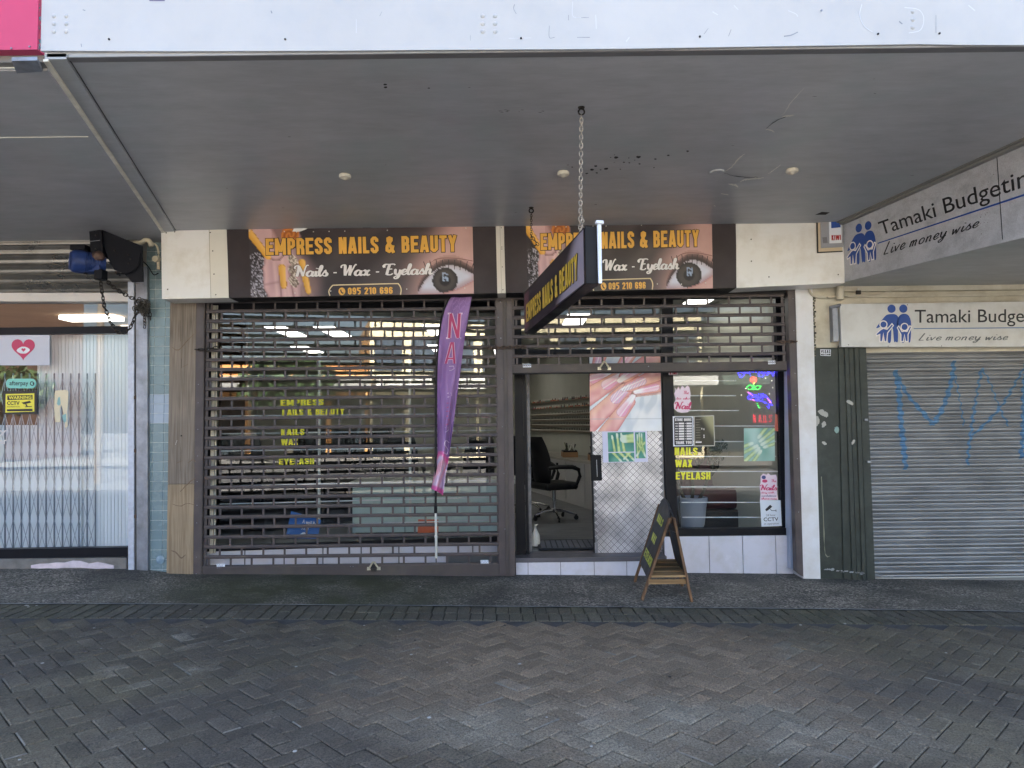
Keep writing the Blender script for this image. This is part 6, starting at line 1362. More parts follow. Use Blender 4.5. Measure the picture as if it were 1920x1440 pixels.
def green_fn(seed, quads, asp, pale=.0, bgk=0):
    bg0, bg1 = lin((50, 122, 110)), lin((104, 170, 150))
    def fn(u, v):
        c = mixc(bg0, bg1, vnoise(u * 4 + seed, v * 4)); c = mixc(c, lin((180, 214, 206)), bgk * vnoise(u * 3, v * 3 + 2))
        for p, q, r0_, r1_ in quads:
            d, t, sd = capsule(u, v, p, q, r0_, r1_, asp)
            if d < 0:
                c = mixc(lin((160, 192, 128)), lin((206, 222, 160)), vnoise(u * 9 + seed, v * 9)); c = mixc(c, lin((112, 150, 84)), sst(d, -.035, 0)); c = mixc(c, lin((208, 226, 214)), sst(t, .66, .92) * .9)
        return mixc(c, (.8, .85, .83), pale)
    return fn
s = surf_px((1129, 809), (1213, 808), (1215, 866), (1131, 867.5), YP - .012); root = sheet_thing('leaf_poster', s, S('lilac white paper', (206, 208, 232), rough=.5, vary=.03), 'lilac framed sheet with three green nail pictures on the door, under the pink poster', 'poster')
q1 = [((.25, .95), (.17, .2), .07, .05), ((.42, 1.0), (.36, .1), .08, .05), ((.62, 1.0), (.52, .08), .08, .05), ((1.1, .3), (.62, .35), .25, .2)]
picture(s.sub(.12, .03, .70, .66), 48, 30, green_fn(1, q1, 1.34), 'print', root, .001)
picture(s.sub(.12, .69, .70, .98), 48, 18, green_fn(2, [((.1, -.3), (.5, 1.0), .16, .1), ((.35, -.3), (.75, .9), .16, .1), ((.6, -.3), (1.0, .9), .16, .1), ((.9, -.2), (.6, .7), .14, .1)], 2.6), 'print', root, .001)
picture(s.sub(.73, .04, .96, .88), 22, 40, green_fn(3, [((.2, 1), (.22, .1), .05, .035), ((.45, .6), (.42, .05), .055, .035), ((.7, .6), (.62, .08), .055, .035), ((.2, .4), (1.0, .95), .05, .04), ((.9, .4), (.1, .9), .05, .04), ((.6, .35), (.9, .9), .05, .04)], .5), 'print', root, .001)
s = surf_px((1395, 803), (1452.5, 802.5), (1453, 864), (1395, 865), YW - .008); root = sheet_thing('green_poster', s, S('pale green paper', (206, 224, 220), rough=.5), 'square green poster of finger tips meeting, inside the narrow display window', 'poster')
picture(s, 52, 54, green_fn(4, [((-.2, .62), (.26, .46), .06, .05), ((-.2, .82), (.42, .54), .06, .05), ((-.1, 1.1), (.48, .62), .065, .05), ((.2, 1.15), (.54, .70), .06, .05), ((1.1, -.05), (.52, .40), .06, .045), ((1.2, .15), (.58, .50), .065, .05), ((1.2, .42), (.66, .58), .06, .045), ((.8, -.1), (.48, .28), .06, .05)], .95, .12, .9), 'print', root, .001)
root = thing('die_cut_sticker', at(1280, 773, YW - .006), 'white cut-out sticker with pink script at the top of the narrow display window', 'sticker', 'pink script stickers on the glass')
fq = PxFace(YW - .006); b = MB()
poly(b, fq, tp([(1264, 738), (1266, 733), (1265, 726), (1269, 731), (1272, 724), (1275, 731), (1279, 722), (1284, 728), (1289, 722), (1293, 727), (1295, 738), (1294, 748), (1296.5, 756), (1295, 766), (1290, 773), (1278, 774), (1270, 772), (1264, 766), (1263.5, 757), (1267, 749)]), S('white pink sticker', (232, 212, 224), rough=.5, vary=.05), 0); b.build('paper', root)
hot = S('pink script print', (204, 66, 112), rough=.5, vary=.06); b = MB(); text_on(b, rect_px(1266, 754, 1294, 767, YW - .006), 'Nail', hot, script, w=.001, wmax=.17, wmin=.09, shear=.15); text_on(b, rect_px(1281, 733, 1291, 739, YW - .006), 'The', hot, script, w=.001, wmax=.13, wmin=.1, shear=.1); text_on(b, rect_px(1268, 744, 1293, 749, YW - .006), 'to do', hot, script, w=.001, wmax=.13, wmin=.1, shear=.1); b.build('script_lettering', root)
root = thing('die_cut_sticker', at(1441, 937, YW - .006), 'white cut-out sticker with pink script directly above the white camera notice', 'sticker', 'pink script stickers on the glass'); b = MB()
poly(b, fq, tp([(1426, 893), (1431, 888), (1438, 890), (1440, 887), (1445, 891), (1455, 890), (1457, 896), (1456.5, 912), (1457, 925), (1459, 937), (1425, 938), (1426, 926), (1424, 912), (1426, 905)]), S('white pink sticker', (232, 212, 224)), 0); poly(b, fq, tp(ell(1432, 895, 4, 3.5)), S('navy spot print', (70, 76, 130), rough=.5), .001); poly(b, fq, tp(ell(1434, 902, 5, 3)), hot, .001); b.build('paper', root)
b = MB(); text_on(b, rect_px(1426, 909, 1456, 919, YW - .006), 'Nails', hot, script, w=.001, wmax=.17, wmin=.09, shear=.15); text_on(b, rect_px(1446, 899, 1455, 904, YW - .006), 'The', hot, script, w=.001, wmax=.13, wmin=.1); text_on(b, rect_px(1427, 921.5, 1452, 925, YW - .006), 'day with', hot, script, w=.001, wmax=.12, wmin=.09); text_on(b, rect_px(1428, 927.5, 1455, 931, YW - .006), 'confidence', S('navy spot print', (70, 76, 130)), script, w=.001, wmax=.12, wmin=.09); text_on(b, rect_px(1427, 932.5, 1457, 936.5, YW - .006), 'shine now', hot, script, w=.001, wmax=.13, wmin=.1); b.build('script_lettering', root)
s = surf_px((1425, 938), (1463.5, 938), (1466, 986), (1428, 987.5), YW - .008); root = sheet_thing('camera_notice', s, S('pale notice plastic', (218, 226, 234), rough=.45, vary=.03), 'white camera notice in the bottom corner of the narrow display window', 'notice'); b = MB()
poly(b, s, [(.24, .34), (.48, .17), (.58, .25), (.34, .40)], ink_black, .001); poly(b, s, [(.22, .36), (.27, .34), (.32, .40), (.28, .42)], ink_black, .0014); line_on(b, s, [(.46, .33), (.54, .40), (.74, .40)], .02, ink_black, .001, smooth=False); line_on(b, s, [(.75, .36), (.75, .44)], .025, ink_black, .0014, smooth=False)
font_on(b, s.sub(.26, .53, .72, .61), '24 hour', S('grey ink', (92, 96, 100)), .001); font_on(b, s.sub(.12, .66, .84, .80), 'CCTV', ink_black, .001, .012); font_on(b, s.sub(.14, .86, .86, .96), 'in operation', S('grey ink', (92, 96, 100)), .001); b.build('lettering', root)
s = surf_px((1261.5, 780.5), (1300, 780.5), (1300.5, 836), (1262.5, 837), YW - .007); root = sheet_thing('hours_sign', s, paper_white, 'black and white opening hours sign on the glass above yellow letters', 'sign'); b = MB()
poly(b, s, [(.1, .03), (.9, .03), (.95, .06), (.95, .94), (.9, .97), (.1, .97), (.05, .94), (.05, .06)], S('dark navy print', (24, 26, 40), rough=.4), .001); text_on(b, s.sub(.1, .07, .48, .16), 'STORE', white_ink, w=.002); text_on(b, s.sub(.54, .07, .9, .16), 'HOURS', white_ink, w=.002); text_on(b, s.sub(.12, .83, .54, .93), 'THANK', white_ink, w=.002); text_on(b, s.sub(.61, .83, .90, .93), 'YOU', white_ink, w=.002)
for k, dn in enumerate(('MON', 'TUE', 'WED', 'THU', 'FRI', 'SAT', 'SUN')):
    v = .215 + k * .086; text_on(b, s.sub(.1, v + .01, .24, v + .045), dn, white_ink, w=.002); poly(b, s, [(.28, v), (.54, v), (.54, v + .055), (.28, v + .055)], white_ink, .002); text_on(b, s.sub(.575, v + .012, .63, v + .042), 'TO', white_ink, w=.002); poly(b, s, [(.66, v), (.92, v), (.92, v + .055), (.66, v + .055)], white_ink, .002)
b.build('lettering', root)
s = surf_px((1301, 780), (1339, 778.5), (1340.5, 836.5), (1301.5, 837), YW - .007); root = sheet_thing('price_sheet', s, S('pale sheet edge', (186, 182, 172), rough=.5), 'dark glossy price sheet with small print beside the opening hours sign', 'notice')
picture(s.sub(.04, .03, .96, .97), 30, 40, lambda u, v: mixc(mixc(lin((40, 40, 38)), lin((60, 60, 50)), vnoise(u * 5, v * 5)), lin((186, 182, 140)), .75 * sst(u + (0.45 - v) * .9, .55, 1.15)), 'print', root, .001, .2)
b = MB(); rr_ = random.Random(6)
for k in range(9):
    v = .12 + k * .085; poly(b, s, [(.08, v), (.08 + rr_.uniform(.12, .3), v), (.08 + rr_.uniform(.12, .3), v + .012), (.08, v + .012)], S('faint grey print', (130, 130, 118), rough=.5), .003)
poly(b, s, [(.07, .84), (.36, .84), (.36, .885), (.07, .885)], white_ink, .003)
for u, v in ((.36, .4), (.46, .42), (.46, .62), (.46, .68)): poly(b, s, [(u, v), (u + .04, v), (u + .04, v + .05), (u, v + .05)], white_ink, .003)
b.build('small_print', root)

# ------------------------------------------------------------------ pavement sign
af_g = {k: on_ground(*p) for k, p in {'fl': (1203.5, 1125), 'bl': (1190, 1090.5), 'fr': (1297, 1128), 'br': (1279.5, 1099)}.items()}
frame = thing('pavement_sign', (af_g['fl'] + af_g['br']) / 2, 'wooden folding blackboard sign with yellow words standing before the plate door', 'pavement sign')
tf, tbk = at(1255.5, 971, (af_g['fl'].y + af_g['fr'].y) / 2 + .03), at(1236.5, 946, (af_g['bl'].y + af_g['br'].y) / 2 - .03)
tr_f, tr_b = tf + Vector((.035, 0, 0)), tbk + Vector((.045, .0, -.01))
def leg(p, q, w=.042, t=.02):
    b = MB(); d = (q - p); p = p + d * .0; b.bar(p, q, t, w, frame_timber, Vector((0, 1, 0))); return b.build('leg', frame, bevel=.002)
for p, q in ((af_g['fl'], tf), (af_g['bl'], tbk), (af_g['fr'], tr_f), (af_g['br'], tr_b)): leg(p, q)
slate = S('chalkboard black', (44, 44, 48), rough=.55, vary=.12)
for gl_, gb_, tfx, tbx, sg, nm in ((af_g['fl'], af_g['bl'], tf, tbk, -1, 1), (af_g['fr'], af_g['br'], tr_f, tr_b, 1, 0)):
    def bp(u, v): return (tfx.lerp(gl_, v)).lerp(tbx.lerp(gb_, v), u)
    n_ = (bp(1, 0) - bp(0, 0)).cross(bp(0, 1) - bp(0, 0)).normalized(); n_ = n_ if n_.x * sg > 0 else -n_
    out = [bp(.04, .76), bp(.96, .76), bp(.96, .0), bp(.9, -.07), bp(.76, -.115), bp(.55, -.125), bp(.35, -.11), bp(.16, -.07), bp(.05, .0)]
    b = MB(); b.prism([p + n_ * .006 for p in out], n_ * -.012, slate); b.build('board', frame)
    b = MB(); sf = Surf(bp(.93, .0), bp(.07, .0), bp(.07, .76), bp(.93, .76)); sf.n = n_
    if nm:
        yl2 = S('yellow board lettering', (206, 214, 90), rough=.5, vary=.06)
        text_on(b, sf.sub(.20, .10, .78, .22), 'NAILS', yl2, w=.008); text_on(b, sf.sub(.24, .40, .68, .53), 'WAX', yl2, w=.008); text_on(b, sf.sub(.06, .70, .94, .84), 'EYELASH', yl2, w=.008); b.build('lettering', frame)
b = MB(); hl = .30
def mixp(a, c, t): return a.lerp(c, t)
for k, t in enumerate((.06, .34, .62, .9)):
    v = .70; pl = mixp(mixp(tf, af_g['fl'], v), mixp(tbk, af_g['bl'], v), t); pr = mixp(mixp(tr_f, af_g['fr'], v), mixp(tr_b, af_g['br'], v), t); z = (pl.z + pr.z) / 2
    w_ = abs(tbk.y - tf.y) * .12; b.obox(Vector(((pl.x + pr.x) / 2, (pl.y + pr.y) / 2, z)), ((pr.x - pl.x) / 2, 0, 0), (0, w_, 0), (0, 0, .009), shelf_timber)
b.build('shelf', frame, bevel=.002)
b = MB(); pl = mixp(tf, af_g['fl'], .77); pr = mixp(tr_f, af_g['fr'], .77); b.obox((pl + pr) / 2 + Vector((0, .0, 0)), ((pr.x - pl.x) / 2, 0, 0), (0, .009, 0), (0, 0, .02), shelf_timber)
b.build('shelf_rail', frame, bevel=.002); b = MB(); pl = mixp(tbk, af_g['bl'], .77); pr = mixp(tr_b, af_g['br'], .77); b.obox((pl + pr) / 2, ((pr.x - pl.x) / 2, 0, 0), (0, .009, 0), (0, 0, .02), shelf_timber); b.build('shelf_rail', frame, bevel=.002)
b = MB(); b.tube([mixp(tf, af_g['fl'], .22), mixp(tf, af_g['fl'], .2) + Vector((.05, .03, .03)), mixp(tr_f, af_g['fr'], .2)], .004, steel_dark, 6); b.tube([tf + Vector((.012, .02, -.05)), tf + Vector((.02, .02, .0)), tr_f], .007, frame_timber, 6); b.build('stay', frame, smooth=True)

# ------------------------------------------------------------------ inside the salon
tub = S('lit light panel', (255, 250, 226), rough=.5, vary=0, emit=((1.0, .975, .91), 0.42)); protoL = None
for k, (x, y) in enumerate(((-3.45, 3.9), (-2.75, 3.95), (-1.15, 3.9), (.9, 3.0), (2.25, 1.05), (-3.9, 6.6), (-1.4, 6.6), (-.2, 7.6))):
    if protoL is None:
        protoL = thing('ceiling_light', (x, y, 2.948), '', 'ceiling light', 'lit panels on the salon ceiling'); b = MB(); b.box(x - .16, x + .16, y - .62, y + .62, 2.92, 2.948, white_plastic); b.build('light_frame', protoL); b = MB(); b.box(x - .145, x + .145, y - .6, y + .6, 2.912, 2.9195, tub); b.build('diffuser', protoL); o = protoL
    else: o = copy_tree(protoL); o.location = (x, y, 2.948)
    o['label'] = 'lit white panel on the salon ceiling seen through the grille'
counter = thing('reception_counter', (-1.0, 2.1, ZF), 'long pale mint reception counter seen through the lowered grille', 'counter')
mint = S('pale mint laminate', (196, 214, 210), rough=.35, vary=.04); b = MB(); b.box(-1.92, .0, 1.55, 1.6, ZF + .06, ZF + .62, mint); b.box(-1.92, -1.87, 1.6, 2.3, ZF + .06, ZF + .62, mint); b.box(-1.3, -1.29, 1.543, 1.5495, ZF + .06, ZF + .62, S('joint line', (120, 136, 136), rough=.5)); b.build('front_panel', counter); b = MB(); b.box(-1.96, .03, 1.52, 2.34, ZF + .62, ZF + .66, S('pale counter top', (206, 206, 196), rough=.3)); b.build('counter_top', counter); b = MB(); b.box(-1.9, -.02, 1.62, 2.25, ZF, ZF + .06, black_paint); b.build('kick_plate', counter)
lea = S('black leatherette', (18, 18, 21), rough=.42, vary=.15, spec=.3)
def office_chair(loc, rz, label):
    t = thing('office_chair', (0, 0, 0), label, 'office chair', 'black office chairs in the salon')
    b = MB(); vs = []; nu_, nv_ = 8, 10                                    # padded curved back
    for side in (0, 1):
        for j in range(nv_ + 1):
            for i in range(nu_ + 1):
                u, v = i / nu_ * 2 - 1, j / nv_; w = .25 * (1 - .25 * v ** 3) * (1 - .1 * (1 - v) ** 4); z = .52 + .62 * v; e = (1 - abs(u) ** 4) * (1 - abs(2 * v - 1) ** 6)
                y = .24 + .10 * v - .05 * math.sin(v * 3.1) + .06 * u * u * -1; vs.append((u * w, y + (-.045 * e if side == 0 else .045 * e), z))
    m = (nu_ + 1) * (nv_ + 1); fs = []
    for sd in (0, 1):
        for j in range(nv_):
            for i in range(nu_): a = sd * m + j * (nu_ + 1) + i; fs.append((a, a + 1, a + nu_ + 2, a + nu_ + 1))
    b.add(vs, fs, lea); b.build('backrest', t, smooth=True)
    b = MB(); b.obox((0, 0, .47), (.25, 0, 0), (0, .25, 0), (0, 0, .05), lea); b.build('seat', t, bevel=.035)
    for sx in (-1, 1):
        b = MB(); b.tube([(sx * .29, .24, .72), (sx * .30, .1, .735), (sx * .30, -.12, .73), (sx * .30, -.22, .69), (sx * .295, -.24, .6), (sx * .28, -.2, .5), (sx * .22, -.1, .45)], [.024, .028, .03, .028, .026, .024, .02], lea, 8); b.build('armrest', t, smooth=True)
    b = MB(); b.tube([(0, 0, .42), (0, 0, .26)], .028, chrome, 12); b.tube([(0, 0, .27), (0, 0, .09)], .02, chrome, 12); b.tube([(.1, -.02, .42), (.2, -.05, .38)], .014, black_paint, 6); b.build('gas_lift', t, smooth=True)
    for k in range(5):
        a = k * 1.2566 + .3; c, s_ = math.cos(a), math.sin(a); b = MB(); b.tube([(0, 0, .13), (.15 * c, .15 * s_, .12), (.3 * c, .3 * s_, .075)], [.022, .018, .013], chrome, 8); b.build('base_arm', t, smooth=True)
        b = MB(); b.lathe((.3 * c - .012 * s_, .3 * s_ + .012 * c, .032), [(.012, -.012), (.032, -.01), (.032, .01), (.012, .012)], rubber, 12, (s_, -c, 0)); b.tube([(.3 * c, .3 * s_, .08), (.3 * c, .3 * s_, .05)], .016, rubber, 8); b.build('castor', t, smooth=True)
    t.location = loc; t.rotation_euler.z = rz; return t
c1 = office_chair((.56, 2.85, ZF + .012), R(116), 'black office chair on chrome castors, whole, inside the open doorway')
c2 = copy_tree(c1); c2.location = (.24, 3.75, ZF + .012); c2.rotation_euler.z = R(140); c2['label'] = 'second black office chair, mostly hidden behind the first one in the doorway'
c3 = copy_tree(c1); c3.location = (-1.55, 2.95, ZF + .012); c3.rotation_euler.z = R(10); c3['label'] = 'black office chair behind the mint counter, towards its shorter end'
c4 = copy_tree(c1); c4.location = (-.55, 3.05, ZF + .012); c4.rotation_euler.z = R(-20); c4['label'] = 'black office chair behind the middle of the mint counter'
desk = thing('manicure_desk', (1.3, 4.4, ZF), 'white manicure desk with drawers along the wall behind the black chair', 'desk')
wl = S('white desk laminate', (188, 186, 186), rough=.4, vary=.05); b = MB(); dq_ = [Vector((WR(3.3) - .75, 3.3, ZF)), Vector((WR(7.6) - .75, 7.6, ZF))]; dd = (dq_[1] - dq_[0]); dn = Vector((-dd.y, dd.x, 0)).normalized()
b.prism([dq_[0], dq_[1], dq_[1] - dn * .6, dq_[0] - dn * .6], (0, 0, .70), wl); b.build('cabinet', desk); b = MB(); b.prism([dq_[0] + dn * .03 + Vector((0, 0, .70)), dq_[1] + dn * .03 + Vector((0, 0, .70)), dq_[1] - dn * .62 + Vector((0, 0, .70)), dq_[0] - dn * .62 + Vector((0, 0, .70))], (0, 0, .035), S('grey desk top', (170, 166, 156), rough=.4)); b.build('desk_top', desk)
b = MB(); dn2 = dd.normalized()
for k in range(5):
    o_ = dq_[0] + dd * (k / 5) + dn * .004
    for z0, z1 in ((.06, .40), (.42, .68)): b.prism([o_ + dn2 * .03 + Vector((0, 0, z0)), o_ + dn2 * .80 + Vector((0, 0, z0)), o_ + dn2 * .80 + Vector((0, 0, z1)), o_ + dn2 * .03 + Vector((0, 0, z1))], dn * .012, wl); b.obox(o_ + dn * .02 + dn2 * .42 + Vector((0, 0, (z0 + z1) / 2 + .06)), dn2 * .04, dn * .008, Vector((0, 0, .03)), black_paint)
b.build('drawer', desk)
tan = S('tan caddy wood', (150, 112, 76), rough=.6, vary=.15)
cads = []
for k, (yy, off_, lab) in enumerate(((3.55, .2, 'low dark tray with tools on the near end of the desk'), (4.25, .22, 'tan caddy heaped with dark tools and brushes on the desk'), (5.5, .22, 'tan caddy with dark lids further along the desk, nearer the back'))):
    p = Vector((WR(yy) - .75 + off_, yy, ZF + .736)); t = thing('tool_caddy', p, lab, 'caddy', 'tool caddies on the desk'); b = MB(); b.obox(p + Vector((0, 0, .045)), (.13, 0, 0), (0, .24, 0), (0, 0, .045), tan if k else black_paint); b.build('tray', t, bevel=.004)
    b = MB(); r = random.Random(k)
    for q in range(16): x, y, h = r.uniform(-.1, .1), r.uniform(-.2, .2), r.uniform(.03, .16); b.tube([p + Vector((x, y, .09)), p + Vector((x + r.uniform(-.05, .05), y + r.uniform(-.05, .05), .09 + h))], r.uniform(.004, .012), (black_paint, S('olive plastic', (110, 112, 80), rough=.5), white_plastic)[q % 3], 6)
    for q in range(4): b.obox(p + Vector((0, -.18 + q * .12, .10)), (.12, 0, 0), (0, .045, 0), (0, 0, .014), black_paint)
    b.build('tools', t)
# racks of polish along the right wall
rack = thing('polish_rack', (WR(7.5) - .05, 7.5, 1.3), 'long wall rack with six narrow shelves of nail polish behind the chair', 'rack')
bt = {}
def bottle(nm, colr, cap, h=.055):
    b = MB(); b.lathe((0, 0, 0), [(.013, 0), (.015, .004), (.015, h * .55), (.007, h * .68)], colr, 8); b.lathe((0, 0, h * .68), [(.008, 0), (.007, h * .6)], cap, 8); o = b.build(nm, smooth=True); return o
rr_ = random.Random(44); cols = [S('polish red', (170, 60, 50), rough=.2), S('polish coral', (206, 130, 90), rough=.2), S('polish nude', (200, 170, 150), rough=.2), S('polish plum', (90, 50, 80), rough=.2), S('polish mint', (130, 170, 160), rough=.2)]
protos = {('w',): bottle('polish_bottle', S('pale polish', (206, 200, 190), rough=.25), ink_black)}
for i, c in enumerate(cols): protos[i] = bottle('polish_bottle', c, ink_black if i % 2 else white_plastic)
used = set(); zs_ = [1.29, 1.40, 1.51, 1.62, 1.76, 1.90]
rs = S('rack shelf', (120, 108, 92), rough=.5)
for si, z in enumerate(zs_):
    b = MB(); A0, A1 = Vector((WR(5.6) - .002, 5.6, z + ZF * 0)), Vector((WR(9.4) - .002, 9.4, z)); nrm_ = Vector((-1, -.273, 0)).normalized(); b.prism([A0, A1, A1 + nrm_ * .055, A0 + nrm_ * .055], (0, 0, -.012), rs); b.prism([A0 + nrm_ * .05 + Vector((0, 0, .001)), A1 + nrm_ * .05 + Vector((0, 0, .001)), A1 + nrm_ * .054 + Vector((0, 0, .001)), A0 + nrm_ * .054 + Vector((0, 0, .001))], (0, 0, .014), rs); b.build('shelf', rack)
    for k in range(42):
        p = A0.lerp(A1, (k + .6) / 42.6) + nrm_ * .028; key = rr_.randrange(5) if si >= 4 else ('w',)
        pr = protos[key]
        if key in used: o = pr.copy(); COL.objects.link(o)
        else: o = pr; used.add(key)
        o.location = p + Vector((0, 0, .0005)); warm = key != ('w',)
        tag(o, 'small coloured polish bottle on the top shelves of the wall rack' if warm else 'small pale polish bottle with a dark cap on the lower shelves of the wall rack', 'bottle', 'coloured polish bottles on the rack' if warm else 'pale polish bottles on the rack')
for k in list(protos):
    if k not in used: bpy.data.objects.remove(protos[k])
mat_ = S('black rubber mat', (40, 40, 44), rough=.8, vary=.2); b = MB(); b.box(.26, .95, .50, 1.05, ZF + .021, ZF + .034, mat_)
for i in range(11):
    for j in range(5): b.box(.29 + i * .06, .29 + i * .06 + .045, .53 + j * .1, .53 + j * .1 + .075, ZF + .034, ZF + .0365, S('grey mat pattern', (96, 98, 104), rough=.8))
tag(b.build('door_mat'), 'black door mat with grey blocks just inside the open doorway', 'door mat')
def recliner(x, y, rz, lab):
    t = thing('pedicure_recliner', (0, 0, 0), lab, 'armchair', 'black recliners in the salon'); rz = R(rz)
    b = MB(); b.obox((0, .34, .78), (.30, 0, 0), (0, .09, .03), (0, .14, .46), lea); b.build('backrest', t, bevel=.07)
    b = MB(); b.obox((0, 0, .45), (.29, 0, 0), (0, .34, 0), (0, 0, .11), lea); b.build('seat', t, bevel=.05)
    for sx in (-1, 1): b = MB(); b.obox((sx * .36, .02, .52), (.06, 0, 0), (0, .36, 0), (0, 0, .16), lea); b.build('armrest', t, bevel=.04)
    b = MB(); b.obox((0, .0, .17), (.36, 0, 0), (0, .44, 0), (0, 0, .17), S('dark recliner base', (36, 36, 40), rough=.4)); b.build('base', t, bevel=.03)
    t.location = (x, y, ZF + .002); t.rotation_euler.z = rz
recliner(-3.35, 2.6, 60, 'black recliner nearest the timber post, behind the lowered grille'); recliner(-2.55, 3.3, 35, 'black recliner between the other recliner and the mint counter')
cab_ = thing('added_dark_cabinet', (-3.1, 5.2, ZF), 'tall dark cabinet added to darken the room behind the black recliners', 'cabinet'); dkw = S('dark walnut laminate', (44, 38, 34), rough=.5)  # dark unit added to deepen the view through the lowered grille
b = MB(); b.box(-3.9, -2.1, 5.2, 5.6, ZF, ZF + 1.25, dkw); b.build('body', cab_); b = MB(); b.box(-3.94, -2.06, 5.16, 5.62, ZF + 1.25, ZF + 1.29, dkw); b.build('cabinet_top', cab_)
for k in range(3): b = MB(); b.box(-3.87 + k * .6, -3.31 + k * .6, 5.18, 5.197, ZF + .06, ZF + 1.2, S('smoked cabinet glass', (30, 32, 34), rough=.2)); b.build('cabinet_door', cab_)
b = MB(); p = Vector((.235, .78, ZF + .012)); b.lathe(p, [(.0, 0), (.045, .002), (.05, .04), (.045, .12), (.02, .17), (.012, .19), (.012, .23)], white_plastic, 14); b.tube([p + Vector((0, 0, .22)), p + Vector((.03, 0, .235))], .006, white_plastic, 6); tag(b.build('pump_bottle', smooth=True), 'white pump bottle on the floor just inside the door frame', 'bottle')
# potted plant in the right window
pot = thing('potted_plant', (1.98, .95, ZF), 'jade plant in a pale grey pot on a stand in the narrow display window', 'potted plant'); px0 = Vector((1.98, .95, ZF + .18)); pg = S('pale grey pot', (150, 156, 172), rough=.45, vary=.05)
b = MB(); b.lathe(px0, [(.125, 0), (.135, .03), (.165, .27), (.175, .275), (.175, .32), (.16, .325), (.155, .28), (.02, .27)], pg, 28); b.build('pot', pot, smooth=True); b = MB(); b.lathe(Vector((1.98, .95, ZF)), [(.12, .0), (.12, .178)], pg, 20); b.build('stand', pot, smooth=True)
rr_ = random.Random(77); bt_ = MB(); bl_ = MB(); bark = S('dull bark', (62, 58, 48), rough=.85, vary=.3, vs=20); leafm = S('jade leaf', (50, 62, 44), rough=.4, vary=.35, vs=12)
def branch(p, d, L, r, depth):
    q = p + d * L; m = p.lerp(q, .5) + Vector((rr_.uniform(-.02, .02), rr_.uniform(-.02, .02), 0)); bt_.tube([p, m, q], [r, r * .85, r * .7], bark, 7)
    if depth == 0 or L < .07:
        for k in range(14):
            c = q + Vector((rr_.gauss(0, .04), rr_.gauss(0, .04), rr_.uniform(-.05, .06))); a = Vector((rr_.uniform(-1, 1), rr_.uniform(-1, 1), rr_.uniform(-.3, 1))).normalized(); s_ = a.orthogonal().normalized(); l = rr_.uniform(.022, .036)
            bl_.add([c - a * l, c + s_ * l * .55, c + a * l, c - s_ * l * .55, c + a.cross(s_) * l * .25, c - a.cross(s_) * l * .25], [(0, 1, 4), (1, 2, 4), (2, 3, 4), (3, 0, 4), (1, 0, 5), (2, 1, 5), (3, 2, 5), (0, 3, 5)], leafm)
        return
    for k in range(rr_.choice((2, 2, 3))): nd = (d + Vector((rr_.uniform(-.75, .75), rr_.uniform(-.6, .6), rr_.uniform(-.1, .5)))).normalized(); branch(q, nd, L * rr_.uniform(.62, .8), r * .7, depth - 1)
for k, (x, dx_) in enumerate(((-.07, -.35), (.0, .05), (.07, .4))): branch(px0 + Vector((x, 0, .27)), Vector((dx_, rr_.uniform(-.2, .2), 1)).normalized(), .25, .022, 3)
bt_.build('stem', pot, smooth=True); bl_.build('leaves', pot)
dres = thing('added_dark_dresser', (2.0, 2.6, ZF), 'near-black dresser added to darken the view behind the potted plant and wine red armchair', 'dresser'); b = MB(); b.box(1.5, 2.62, 2.5, 2.88, ZF, ZF + 1.0, S('near black laminate', (30, 29, 30), rough=.5)); b.build('body', dres)  # near-black unit added to darken the view through the narrow window
for k in range(3): b = MB(); b.box(1.53 + k * .36, 1.86 + k * .36, 2.48, 2.4985, ZF + .08, ZF + .95, S('near black laminate', (30, 29, 30))); b.build('drawer', dres)
wine = S('dark wine leatherette', (70, 26, 30), rough=.4, vary=.2); pc = thing('pedicure_chair', (2.35, 1.9, ZF), 'dark wine red pedicure armchair behind the potted plant', 'armchair')
b = MB(); b.obox((2.42, 2.1, ZF + .85), (.34, 0, 0), (0, .12, .0), (0, .08, .5), wine); b.build('backrest', pc, bevel=.1); b = MB(); b.obox((2.42, 1.75, ZF + .42), (.34, 0, 0), (0, .32, 0), (0, 0, .12), wine); b.build('seat', pc, bevel=.05)
for sx in (-1, 1): b = MB(); b.obox((2.42 + sx * .38, 1.75, ZF + .48), (.07, 0, 0), (0, .36, 0), (0, 0, .2), wine); b.build('armrest', pc, bevel=.05)
b = MB(); b.obox((2.42, 1.75, ZF + .15), (.42, 0, 0), (0, .34, 0), (0, 0, .145), S('dark chair base', (40, 34, 34), rough=.5)); b.build('base', pc, bevel=.02)
b = MB(); b.prism([(1.75, 2.9, ZF), (3.0 - .3, 2.9, ZF), (2.7, 2.9, 2.9), (1.75, 2.9, 2.9)], (0, .06, 0), S('olive partition', (92, 90, 78), rough=.7)); tag(b.build('partition'), 'plain olive grey partition across the room behind the potted plant', 'partition')
